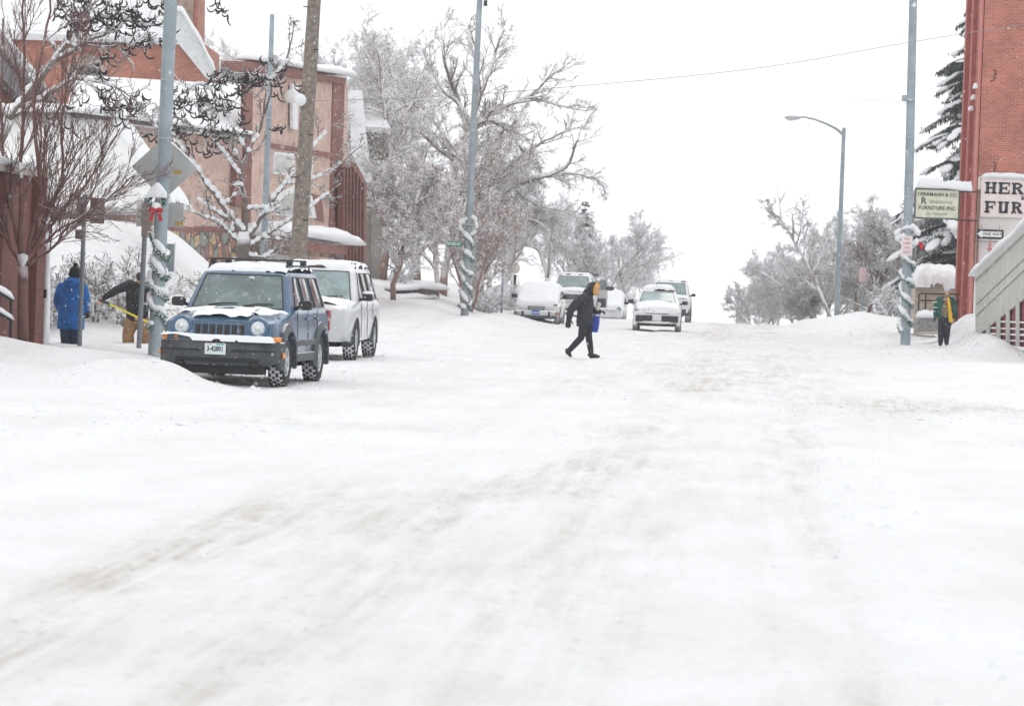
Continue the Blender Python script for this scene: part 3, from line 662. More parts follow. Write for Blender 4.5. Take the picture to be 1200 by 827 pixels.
def silver_suv():
    wp = P(409, 421, 59.0); rz = R(0); loc = put((.80, -1.48, 0), wp, rz)
    r, body = car('parked_car', loc, rz, 'silver white SUV parked right behind the dark blue one', 'SUV', SSUV, 'cars in the snowy street')
    face(r, -2.37, .86, .4, .98, 0, (.38, .68, .88))
    MB().loft([[(x, -2.42 + .22 * abs(x / .9) ** 4 + a, b) for a, b in ((0, .36), (-.03, .45), (-.03, .58), (.06, .62), (.1, .36))] for x in np.linspace(-.9, .9, 19)]).build('front_bumper', SILV, r, smooth=True, angle=40)
    for yy in (-1.48, 1.44):
        for s in (-1, 1):
            MB().tube([(s * .925, yy + .455 * math.cos(R(a)), .385 + .455 * math.sin(R(a))) for a in range(-15, 200, 12)], .018, 6).build('wheel_arch_trim', PLAST, r, smooth=True)
    for s in (-1, 1):
        MB().tube([(s * .60, -.25, 1.84), (s * .60, -.1, 1.90), (s * .60, 1.7, 1.90), (s * .60, 1.85, 1.84)], .022, 6).build('roof_rail', BLACK, r, smooth=True)
        MB().box((s * .84, 2.36, 1.0), (.05, .10, .4)).build('tail_light', REDL, r, bevel=.02)
        MB().box((s * .80, 1.5, 1.5), (.01, .03, .5)).build('pillar_trim', BLACK, r)
    blanket(r, SSUV, .12, 9, edge=.15, rag=.2)
    snow_pad('bonnet_snow', -.82, .82, -2.2, -1.2, resting(body, 1.1), .05, r, 21, (40, 40), edge=.14, rag=.7)
    MB().ell((.86, -2.36, .32), (.12, .06, .06), 10, 6).build('tow_hook', BLACK, r, smooth=True)
silver_suv()

# ===== oncoming wagon, mostly white with snow =====
WHT = paint('white_paint', (.70, .71, .72), dust=.2)
WAG = dict(paint=WHT, w=.855, rw=.32, tw=.21, yf=-1.35, yr=1.30, gap=.05,
    st=[(-2.22, .70, .30, .68, .10, .03), (-2.12, .80, .24, .76, .12, .04), (-1.6, .84, .22, .86, .14, .05), (-1.0, .855, .22, .95, .14, .05), (-.6, .855, .22, .98, .11, .03), (1.8, .855, .25, .98, .10, .02), (2.15, .82, .32, .95, .10, .02), (2.25, .78, .4, .88, .08, .01)],
    cab=(.93, 1.42, .80, .62, -.98, -.20, 2.18, 1.80), win=[(-.60, .18, .18, .0, GL_SIDE), (.26, .98, .98, .26, GL_SIDE), (1.08, 1.85, 1.55, 1.08, GL_TINT)],
    mir=(-.55, 1.02), gaps=[(-.62, .3, .95), (.22, .3, .96)], hand=[(.1, .82), (.9, .82)], det=0, wglass=GL_PALE, wst=(.16, .92))
def wagon():
    p = P(768, 386.5, 33); loc = put((0, -2.1, 0), p, 0); loc = (loc[0], loc[1], H(loc[0], loc[1]))
    r, b = car('driving_car', loc, R(1), 'snow-topped white wagon driving towards the viewer in mid street', 'wagon', WAG, 'cars in the snowy street')
    blanket(r, WAG, .20, 31, edge=.2, rag=.15)
    snow_pad('bonnet_snow', -.80, .80, -2.18, -1.0, resting(b, .9), .10, r, 23, (40, 34), edge=.16, rag=.45)
    for s in (-1, 1):
        MB().box((s * .56, -2.20, .60), (.34, .10, .11)).build('headlight', LENS, r, bevel=.02)
        MB().box((s * .46, -2.235, .455), (.60, .05, .23)).build('bumper_intake', BLACK, r, bevel=.02)
        MB().box((s * .72, -2.24, .45), (.16, .03, .07)).build('fog_lamp', LENS, r, bevel=.01)
    MB().loft([[(x, -2.26 + .2 * abs(x / .84) ** 4 + a, bb) for a, bb in ((0, .22), (-.02, .3), (-.02, .36), (.06, .38), (.1, .22))] for x in np.linspace(-.84, .84, 15)]).build('bumper_lip', CHROME if False else WHT, r, smooth=True)
    MB().box((0, -2.22, .24), (1.4, .12, .10)).build('air_dam', UNDER, r, bevel=.02)
    MB().box((0, -2.20, .68), (.80, .06, .12)).build('grille', BLACK, r, bevel=.02); snow_pad('grille_snow', -.42, .42, -2.27, -2.15, lambda x, y: .66, .11, r, 77, (60, 8), edge=.05, rag=1.0)
    pl = MB().box((.01, -2.275, .46), (.31, .012, .155)).build('number_plate', PLATE, r, bevel=.004)
wagon()
TAHO = dict(paint=WHT, w=.95, rw=.38, tw=.24, yf=-1.5, yr=1.5, gap=.06, st=[(-2.45, .84, .42, 1.0, .08, .03), (-2.35, .92, .36, 1.08, .10, .04), (-1.8, .95, .34, 1.12, .12, .05), (-1.1, .95, .33, 1.17, .12, .05), (-.7, .95, .33, 1.19, .11, .03), (2.2, .95, .36, 1.19, .10, .02), (2.42, .92, .42, 1.14, .10, .02), (2.5, .88, .5, 1.08, .08, .01)],
    cab=(1.15, 1.84, .88, .74, -1.05, -.55, 2.46, 2.3), win=[(-.72, .12, .12, -.30, GL_SIDE), (.22, .98, .98, .22, GL_SIDE), (1.10, 2.25, 2.15, 1.10, GL_TINT)], mir=(-.74, 1.24), gaps=[(-.78, .42, 1.15), (.17, .42, 1.16)], hand=[], det=0, wglass=GL_PALE, mirm=BLACK)
def far_suv(px, py, s, X, label, seed, door=False, gm=None):
    sp = dict(TAHO); p = P(px, py, s); loc = (p.x, p.y + 2.4, 0); loc = (loc[0], loc[1], min(H(loc[0], loc[1]), H(loc[0], loc[1] - 2)) )
    r, b = car('driving_car' if not door else 'parked_car', loc, 0, label, 'SUV', sp, 'cars in the snowy street')
    face(r, -2.46, .92, .4, 1.0, 0, (.40, .74, .98), grm=BLACK)
    MB().loft([[(x, -2.52 + .2 * abs(x / .94) ** 4 + a, bb) for a, bb in ((0, .36), (-.03, .45), (-.03, .6), (.06, .64), (.1, .36))] for x in np.linspace(-.94, .94, 15)]).build('front_bumper', PLAST if not door else CHROME, r, smooth=True)
    blanket(r, sp, .10, seed, edge=.16, rag=.2)
    snow_pad('bonnet_snow', -.85, .85, -2.4, -1.15, resting(b, 1.1), .07, r, seed + 1, (30, 26), edge=.16, rag=.3)
    for s_ in (-1, 1): MB().tube([(s_ * .62, -.3, 1.9), (s_ * .62, 1.9, 1.9)], .02, 5).build('roof_rail', BLACK, r)
    if door:
        MB().box((.1, -.1, 1.975), (1.3, .05, .03)).build('roof_bar', BLACK, r)
        d = MB().box((1.30, -.60, .80), (.50, .10, .80), rz=R(-12)).build('open_door', SILV, r, bevel=.03)
        MB().box((1.30, -.61, .62), (.40, .12, .42), rz=R(-12)).build('door_card', PLAST, d, bevel=.02)
        MB().slab([(1.06, -.55, 1.2), (1.54, -.65, 1.2), (1.46, -.63, 1.66), (1.16, -.57, 1.66)], (0, -1, 0), .02).build('door_glass', GL_PALE, d)
        MB().ell((1.66, -.75, 1.28), (.19, .06, .10), 12, 8).build('door_mirror', BLACK, d, smooth=True)
    return r
far_suv(783, 380.5, 25.8, 0, 'white SUV following right behind the snow-topped wagon', 41)
far_suv(668, 378, 26.3, 0, 'white SUV with its driver door hanging open behind the pedestrian', 45, door=True)
# ===== buried sedan =====
SED = dict(WAG); SED.update(cab=(.93, 1.36, .80, .62, -.75, -.05, 1.7, 1.15), win=[(-.4, .18, .18, .1, GL_SIDE), (.26, .98, .9, .26, GL_SIDE)], st=WAG['st'])
OLDW = paint('old_white_paint', (.66, .66, .65), dust=.3); SED['paint'] = OLDW
def sedan():
    p = P(628, 379.5, 31); loc = put((0, -2.1, 0), p, 0)
    r, b = car('parked_car', (loc[0], loc[1], loc[2]), 0, 'white sedan buried under a thick dome of snow at the left kerb', 'sedan', SED, 'cars in the snowy street')
    snow_pad('car_snow', -.80, .80, -2.2, 2.1, lambda x, y: .70 + .72 * float(sst(-2.3, -.2, y)) * float(1 - .6 * sst(1.1, 2.1, y)) * (1 - .25 * abs(x / .8) ** 3), .18, r, 51, (34, 60), edge=.16, rag=.12)
    MB().box((0, -2.235, .60), (.64, .05, .15)).build('grille', BLACK, r, bevel=.01)
    for k in range(4): MB().box((0, -2.265, .545 + .035 * k), (.60, .01, .012)).build('grille_bar', CHROME, r)
    for s in (-1, 1):
        MB().box((s * .53, -2.21, .62), (.34, .06, .13)).build('headlight', LENS, r, bevel=.02)
        MB().box((s * .80, -2.15, .42), (.10, .22, .15)).build('turn_signal', mat('rusty_amber', (.35, .16, .10), .5), r, bevel=.02)
        MB().box((s * .50, -2.33, .40), (.07, .05, .17)).build('bumper_guard', BLACK, r, bevel=.01)
    MB().loft([[(x, -2.30 + .2 * abs(x / .84) ** 4 + a, bb) for a, bb in ((0, .34), (-.03, .38), (-.03, .46), (.05, .48), (.08, .34))] for x in np.linspace(-.84, .84, 15)]).build('front_bumper', OLDW, r, smooth=True)
    MB().box((0, -2.22, .27), (1.6, .12, .10)).build('air_dam', PLAST, r, bevel=.02)
    snow_pad('bumper_snow', -.8, .8, -2.34, -2.22, lambda x, y: .47, .05, r, 8, (40, 6), edge=.04, rag=.3)
    pl = MB().box((-.02, -2.345, .44), (.31, .01, .155)).build('number_plate', PLATEB, r)
    MB().box((-.02, -2.352, .43), (.27, .004, .03)).build('plate_mark', PLATE, pl)
sedan()
def buried(px, py, s, label, paintm, seed, sc=1.0, rz=0, cat='car'):
    sp = dict(SED); sp['paint'] = paintm; p = P(px, py, s)
    r, b = car('parked_car', (p.x, p.y, H(p.x, p.y) - (.12 if px > 600 else .75)), rz, label, cat, sp, 'cars in the snowy street')
    snow_pad('car_snow', -.86, .86, -2.3, 2.3, lambda x, y: .66 + .80 * float(sst(-2.3, -.2, y)) * float(1 - .6 * sst(1.1, 2.1, y)) * (1 - .25 * abs(x / .8) ** 3), .26, r, seed, (34, 60), edge=.2, rag=.2)
    return r
r_ = buried(712, 379, 22.5, 'snow-buried car with one dark mirror beyond the open door', WHT, 61)
r_ = buried(591, 390, 28, 'blue car buried in snow beyond the left bank', mat('blue_paint', (.04, .12, .35), .4, coat=.4), 64)
REDP = paint('red_paint', (.50, .045, .035), dust=.05)
def lot_car():
    p = P(88, 392, 55); r, b = car('parked_car', (p.x, p.y, -.28), R(188), 'red car under deep snow behind the woman in the blue coat', 'car', dict(SED, paint=REDP), 'cars in the snowy street')
    snow_pad('car_snow', -.90, .70, -2.3, 2.35, lambda x, y: .62 + .80 * float(sst(-2.3, -.2, y)) * float(1 - .55 * sst(1.1, 2.1, y)) * (1 - .2 * abs(x / .8) ** 3), .34, r, 67, (34, 60), edge=.2, rag=.25)
    MB().slab([(.35, 2.20, .78), (.80, 2.12, .78), (.74, 1.86, 1.22), (.35, 1.95, 1.22)], (0, 1, .3), .03).build('rear_window', GL_SIDE, r)
    MB().box((-.66, 2.27, .74), (.34, .06, .22)).build('tail_light', REDL, r, bevel=.03)
    MB().box((0, 2.30, .45), (1.5, .1, .2)).build('rear_bumper', BLACK, r, bevel=.03)
lot_car()
# ------------------------------------------------------------------ people
SKIN = mat('skin', (.58, .34, .24), .55, var=.08, vscale=20)
def cloth(name, c, var=.2, snow=.04, dsc=60, bump=.5, bs=9, rough=.85): return snow_mix(name, c, rough, thr=.93, soft=.2, nscale=9, nstr=.5, dust=snow, dscale=dsc, var=var, vscale=5, bump=bump)
def fuse(mb, name, m, parent, vox=.014, it=6):
    o = mb.build(name, m, parent, smooth=True, angle=180)
    md = o.modifiers.new('r', 'REMESH'); md.mode = 'VOXEL'; md.voxel_size = vox; md.use_smooth_shade = True
    md = o.modifiers.new('s', 'SMOOTH'); md.iterations = it; md.factor = .5
    bake(o); o.data.materials.clear(); o.data.materials.append(m); return o
def V3(*a): return Vector(a)
def limb(mb, pts, rad, n=12):
    """tapering limb through joints, with rounded joints"""
    P_ = [Vector(p) for p in pts]; q, r = [], []
    for i in range(len(P_) - 1):
        for k in range(6): q.append(P_[i].lerp(P_[i + 1], k / 6)); r.append(lerp(rad[i], rad[i + 1], k / 6) * (1 + .06 * math.sin(math.pi * k / 6)))
    q.append(P_[-1]); r.append(rad[-1]); mb.tube(q, r, n)
    for p, a in zip(P_, rad): mb.ell(p, (a, a, a), 12, 8)
def torso(mb, pts, n=20, face=0):
    """pts: (centre, half width, half depth); rings oriented by facing angle"""
    P_ = [(Vector(a), b, c) for a, b, c in pts]; rings = []
    for i in range(len(P_)):
        t = (P_[min(i + 1, len(P_) - 1)][0] - P_[max(i - 1, 0)][0]).normalized()
        sd = Vector((math.cos(face), math.sin(face), 0)); sd = (sd - t * sd.dot(t)).normalized(); fr = t.cross(sd)
        rings.append([P_[i][0] + sd * P_[i][1] * math.copysign(abs(math.cos(a)) ** .85, math.cos(a)) + fr * P_[i][2] * math.copysign(abs(math.sin(a)) ** .85, math.sin(a)) for a in [2 * math.pi * k / n for k in range(n)]])
    mb.loft(rings)
def hand(mb, wrist, d, up, sc=1.0, curl=.6, side=1):
    """palm, four unequal bent fingers and a thumb"""
    d = Vector(d).normalized(); up = Vector(up); up = (up - d * up.dot(d)).normalized(); lat = d.cross(up) * side
    w_ = Vector(wrist); pc = w_ + d * .045 * sc
    M = Matrix((lat, up, d)).transposed(); mb.ell(pc, (.042 * sc, .02 * sc, .052 * sc), 12, 8, M)
    for k, (o, ln) in enumerate(((-.033, .062), (-.011, .075), (.011, .07), (.032, .055))):
        a = w_ + d * .075 * sc + lat * o * sc; p = [a]; ang = 0
        for j in range(3):
            ang += curl * (.5 + .3 * j); p.append(p[-1] + (d * math.cos(ang) - up * math.sin(ang)) * ln * sc * (.42, .32, .26)[j])
        mb.tube([w_ + d * .04 * sc + lat * o * .7 * sc] + p, [.011 * sc, .0115 * sc, .011 * sc, .010 * sc, .0085 * sc], 8)
    t0 = w_ + d * .02 * sc - lat * .032 * sc; t1 = t0 + (d * .6 - lat * .7 - up * .2).normalized() * .035 * sc; t2 = t1 + (d * .8 - lat * .2 - up * .5).normalized() * .03 * sc
    mb.tube([t0, t1, t2], [.013 * sc, .0125 * sc, .010 * sc], 8)
def head(mb, c, f, tilt=0.0):
    """head with face looking along angle f (0 = +x)"""
    c = Vector(c); M = Matrix.Rotation(f, 3, 'Z') @ Matrix.Rotation(tilt, 3, 'Y')
    T = lambda x, y, z: c + M @ Vector((x, y, z))
    mb.ell(T(-.005, 0, .02), (.095, .076, .10), 18, 12, M); mb.ell(T(.02, 0, -.045), (.068, .058, .07), 16, 10, M)
    mb.loft([[T(.085, .008, .03), T(.085, -.008, .03), T(.06, -.012, .03), T(.06, .012, .03)], [T(.112, .014, -.018), T(.112, -.014, -.018), T(.06, -.016, -.02), T(.06, .016, -.02)]])
    mb.ell(T(.082, 0, -.058), (.014, .026, .007), 10, 6, M); mb.ell(T(.08, 0, -.072), (.013, .022, .008), 10, 6, M); mb.ell(T(.068, 0, -.10), (.02, .022, .018), 10, 6, M)
    for s in (-1, 1):
        mb.ell(T(0, s * .078, -.005), (.02, .010, .03), 10, 6, M); mb.ell(T(.076, s * .03, .032), (.014, .022, .007), 8, 6, M)
    return T
def eyes(T, parent):
    for s in (-1, 1):
        e = MB().ell(T(.082, s * .031, .012), (.010, .013, .008), 10, 8).build('eye', mat('eye', (.12, .09, .07), .2), parent, smooth=True)
def boot(mb, an, toe, r=.055):
    an, toe = Vector(an), Vector(toe); d = (toe - an); d.z = 0; d.normalize()
    mb.ell(an, (r, r, r * 1.2), 12, 8); dv = toe - an
    mb.tube([an - dv * .28 + V3(0, 0, -.0), an + dv * .05, an + dv * .55, toe], [r * .75, r * .95, r * .82, r * .55], 12)
    mb.ell(toe, (r * .62, r * .62, r * .48), 12, 8); mb.ell(an - dv * .30, (r * .7, r * .7, r * .62), 12, 8)

def walker():
    g = P(681, 417, 52); r = empty('person', (g.x, g.y, H(g.x, g.y)), 'person in black hooded jacket striding across the street with a blue bag', 'person', 'pedestrians out in the snow')
    hd = (.225, 0, 1.575)
    b = MB(); T = head(b, (hd[0] + .035, hd[1] - .02, hd[2] - .01), R(-40), R(8))
    b.tube([(.10, 0, 1.36), (.17, 0, 1.47), (.205, 0, 1.53)], [.07, .058, .055], 12)
    torso(b, [((.06, 0, .80), .12, .17), ((.05, 0, .95), .11, .15), ((.07, 0, 1.15), .12, .17), ((.09, 0, 1.32), .11, .19), ((.11, 0, 1.40), .07, .10)])
    limb(b, [(.02, -.2, 1.36), (-.24, -.24, 1.08), (-.29, -.22, .84)], [.055, .042, .03]); hand(b, (-.29, -.22, .84), (-.05, 0, -1), (0, 1, 0), .8, .5, -1)
    limb(b, [(.12, .19, 1.34), (.16, .25, 1.07), (.38, .14, 1.06)], [.055, .042, .03]); hand(b, (.38, .14, 1.06), (1, -.2, 0), (0, 0, 1), 1, 1.0)
    limb(b, [(.06, -.09, .84), (-.02, -.10, .44), (-.28, -.11, .14)], [.085, .058, .04]); limb(b, [(.07, .09, .84), (.15, .09, .45), (.21, .09, .09)], [.085, .058, .04])
    fuse(b, 'body', SKIN, r, .011, 2); eyes(T, r)
    JK = cloth('black_padded_jacket', (.022, .025, .033), .35, .0, 40, .8); TR = cloth('black_trousers', (.017, .018, .022), .3, .0)
    c = MB(); torso(c, [((.065, 0, .72), .195, .225), ((.05, 0, .84), .19, .235), ((.05, 0, 1.0), .175, .225), ((.06, 0, 1.2), .18, .235), ((.08, 0, 1.34), .155, .225), ((.10, 0, 1.42), .12, .15), ((.13, 0, 1.47), .09, .10)])
    limb(c, [(.03, -.19, 1.35), (-.13, -.235, 1.24), (-.255, -.25, 1.07), (-.295, -.23, .84)], [.105, .095, .085, .062]); limb(c, [(.11, .18, 1.34), (.17, .26, 1.08), (.36, .16, 1.05)], [.10, .082, .062])
    for z, k in ((.84, .98), (.96, .95), (1.08, .94), (1.2, .96)): c.torus((.052, 0, z), .185 * k, .018, 24, 6, Matrix.Rotation(R(90), 3, 'X') @ Matrix.Diagonal((.95, 1, 1.18)))
    fuse(c, 'jacket', JK, r, .014, 3)
    h = MB(); M = Matrix.Rotation(R(-28), 3, 'Z') @ Matrix.Rotation(R(8), 3, 'Y'); rr = []
    for x, a, z in ((-.155, .02, .0), (-.14, .075, .005), (-.09, .118, .01), (-.02, .135, .012), (.045, .135, .01), (.07, .125, .005), (.066, .108, .005), (.0, .112, .005), (-.08, .09, .005)):
        rr.append([Vector(hd) + M @ Vector((x, a * math.cos(t), z + a * 1.12 * math.sin(t) - .02)) for t in [2 * math.pi * k / 20 for k in range(20)]])
    h.loft(rr, cap=True); h.tube([(.10, 0, 1.40), (.12, 0, 1.47), (.17, 0, 1.50)], [.13, .125, .10], 14); h.build('hood', JK, r, smooth=True, angle=60)
    f = MB(); f.torus(Vector(hd) + M @ Vector((.078, 0, -.01)), .100, .013, 30, 8, M @ Matrix.Rotation(R(90), 3, 'Z') @ Matrix.Diagonal((1, 1, 1.12))); rng = random.Random(3)
    for k in range(240):
        a = rng.uniform(0, 6.283); p = Vector(hd) + M @ Vector((.08, .118 * math.cos(a), .13 * math.sin(a) - .01)); d = M @ Vector((rng.uniform(-.2, .6), .8 * math.cos(a) + rng.uniform(-.5, .5), .8 * math.sin(a) + rng.uniform(-.5, .5))); f.tube([p, p + d.normalized() * .028], [.004, .001], 3)
    f.build('fur_trim', mat('golden_fur', (.75, .42, .06), .9), r, smooth=True)
    t = MB(); limb(t, [(.06, -.09, .86), (-.01, -.105, .45), (-.255, -.11, .17)], [.115, .078, .062]); limb(t, [(.075, .09, .86), (.155, .09, .46), (.215, .09, .13)], [.115, .078, .062]); torso(t, [((.06, 0, .78), .14, .18), ((.06, 0, .92), .13, .17)]); fuse(t, 'trousers', TR, r, .014, 3)
    for an, toe in (((-.30, -.11, .135), (-.235, -.11, .035)), ((.225, .09, .06), (.385, .09, .04))):
        q = MB(); boot(q, an, toe, .062); fuse(q, 'boot', BLACK, r, .01, 2)
    q = MB(); hand(q, (-.30, -.22, .86), (-.05, 0, -1), (0, 1, 0), 1.5, .5, -1); q.ell((-.305, -.225, .79), (.05, .045, .08), 12, 8); q.tube([(-.295, -.225, .93), (-.30, -.22, .84)], [.05, .045], 10); fuse(q, 'glove', BLACK, r, .008, 1)
    q = MB(); hand(q, (.36, .15, 1.055), (1, -.2, 0), (0, 0, 1), 1.3, 1.0); q.tube([(.31, .18, 1.055), (.38, .15, 1.055)], [.05, .045], 10); fuse(q, 'glove', BLACK, r, .008, 1)
    # what is carried
    BL = mat('bright_blue_fabric', (.008, .04, .30), .6, var=.15, vscale=6, bump=.5)
    bg_ = empty('shopping_bag', (g.x + .27, g.y + .10, H(g.x, g.y) + .58), 'bright blue bag hanging from the hooded walker’s arm'.replace('’', "'"), 'bag', rz=0)
    MB().loft([[(-.11, -.04, 0), (.08, -.04, -.0), (.08, .04, 0), (-.11, .04, 0)], [(-.07, -.05, .2), (.11, -.05, .19), (.11, .05, .19), (-.07, .05, .2)], [(-.03, -.03, .38), (.12, -.03, .36), (.12, .03, .36), (-.03, .03, .38)]]).build('pouch', BL, bg_, smooth=True, bevel=.012)
    MB().tube([(.0, 0, .37), (.02, .03, .46), (.06, .04, .50), (.09, .03, .46), (.10, 0, .36)], .009, 6).build('handle', BL, bg_, smooth=True)
    cp = MB(); sc_ = empty('scarf', (g.x + .33, g.y + .05, H(g.x, g.y) + 1.12), 'pale knitted bundle tucked under the arm of the hooded walker', 'scarf')
    q = MB(); q.ell((0, 0, .02), (.06, .06, .07), 14, 10); q.ell((.03, -.02, .09), (.05, .05, .05), 12, 8); fuse(q, 'knit', mat('pale_wool', (.55, .50, .47), .9, bump=.8, bscale=40), sc_, .01, 2)
walker()

def blue_woman():
    g = P(82, 410, 62); gz = H(g.x, g.y); r = empty('person', (g.x, g.y, g.z - .08), 'person seen from behind in bright blue hooded coat and black bobble hat', 'person', 'pedestrians out in the snow')
    hd = (.05, 0, 1.50); F = R(80)
    b = MB(); T = head(b, hd, F, 0); b.tube([(.03, 0, 1.3), (.05, 0, 1.44)], [.06, .055], 12)
    torso(b, [((0, 0, .78), .17, .12), ((0, 0, 1.0), .14, .10), ((.01, 0, 1.22), .17, .12), ((.02, 0, 1.33), .10, .08)])
    for s, yh in ((-1, .02), (1, .02)):
        limb(b, [(.01 + s * .19, 0, 1.28), (s * .26, .02, 1.0), (s * .22, .14, .80)], [.05, .042, .03]); hand(b, (s * .22, .14, .80), (0, .5, -1), (0, 1, 1), 1, .6, s)
        limb(b, [(s * .09, 0, .8), (s * .09 + .01, .0, .42), (s * .09 + .03, .0, .08)], [.085, .058, .04])
    fuse(b, 'body', SKIN, r, .012, 2); eyes(T, r)
    BC = cloth('bright_blue_coat_cloth', (.007, .10, .33), .4, .02, 34, .9)
    c = MB(); torso(c, [((.0, 0, .47), .25, .18), ((.0, 0, .52), .262, .19), ((0, 0, .75), .252, .18), ((0, 0, .95), .235, .165), ((.0, 0, .99), .225, .155), ((.005, 0, 1.03), .24, .17), ((.01, 0, 1.2), .25, .17), ((.015, 0, 1.31), .205, .14), ((.03, 0, 1.38), .12, .10)])
    for s in (-1, 1): limb(c, [(.01 + s * .20, 0, 1.26), (s * .275, .02, 1.02), (s * .24, .13, .83)], [.095, .082, .066])
    fuse(c, 'coat', BC, r, .014, 3)
    h = MB(); h.ell((.03, -.09, 1.33), (.175, .10, .10), 20, 10); h.ell((.03, -.05, 1.40), (.14, .10, .07), 20, 10); h.torus((.03, -.07, 1.345), .14, .045, 24, 8, Matrix.Rotation(R(78), 3, 'X')); fuse(h, 'hood', BC, r, .012, 3)
    MB().tube([(-.235, .0, .99), (-.12, -.155, .985), (.12, -.155, .985), (.235, 0, .99)], .012, 6).build('waist_seam', BC, r, smooth=True)
    HT = mat('black_knit', (.012, .012, .014), .95, var=.3, vscale=30, bump=.9, bscale=60)
    k = MB(); k.ell((.05, 0, 1.54), (.115, .12, .13), 20, 12); k.torus((.05, 0, 1.50), .10, .028, 24, 8, Matrix.Rotation(R(90), 3, 'X')); k.ell((.055, 0, 1.69), (.048, .048, .045), 12, 8); fuse(k, 'hat', HT, r, .011, 2)
    NV = cloth('navy_trousers', (.018, .025, .06), .3, .04)
    t = MB()
    for s in (-1, 1): limb(t, [(s * .09, 0, .78), (s * .10, 0, .42), (s * .09 + .03, 0, .10)], [.12, .105, .095])
    fuse(t, 'trousers', NV, r, .014, 3)
    for s in (-1, 1): q = MB(); boot(q, (s * .09 + .03, 0, .07), (s * .09 + .03, .16, .05), .06); fuse(q, 'boot', BLACK, r, .01, 2)
    q = MB(); q.ell((.27, .14, .80), (.06, .06, .065), 12, 8); hand(q, (.25, .14, .84), (.2, .5, -1), (0, 1, 1), 1.3, .9, 1); fuse(q, 'glove', BLACK, r, .01, 2)
blue_woman()

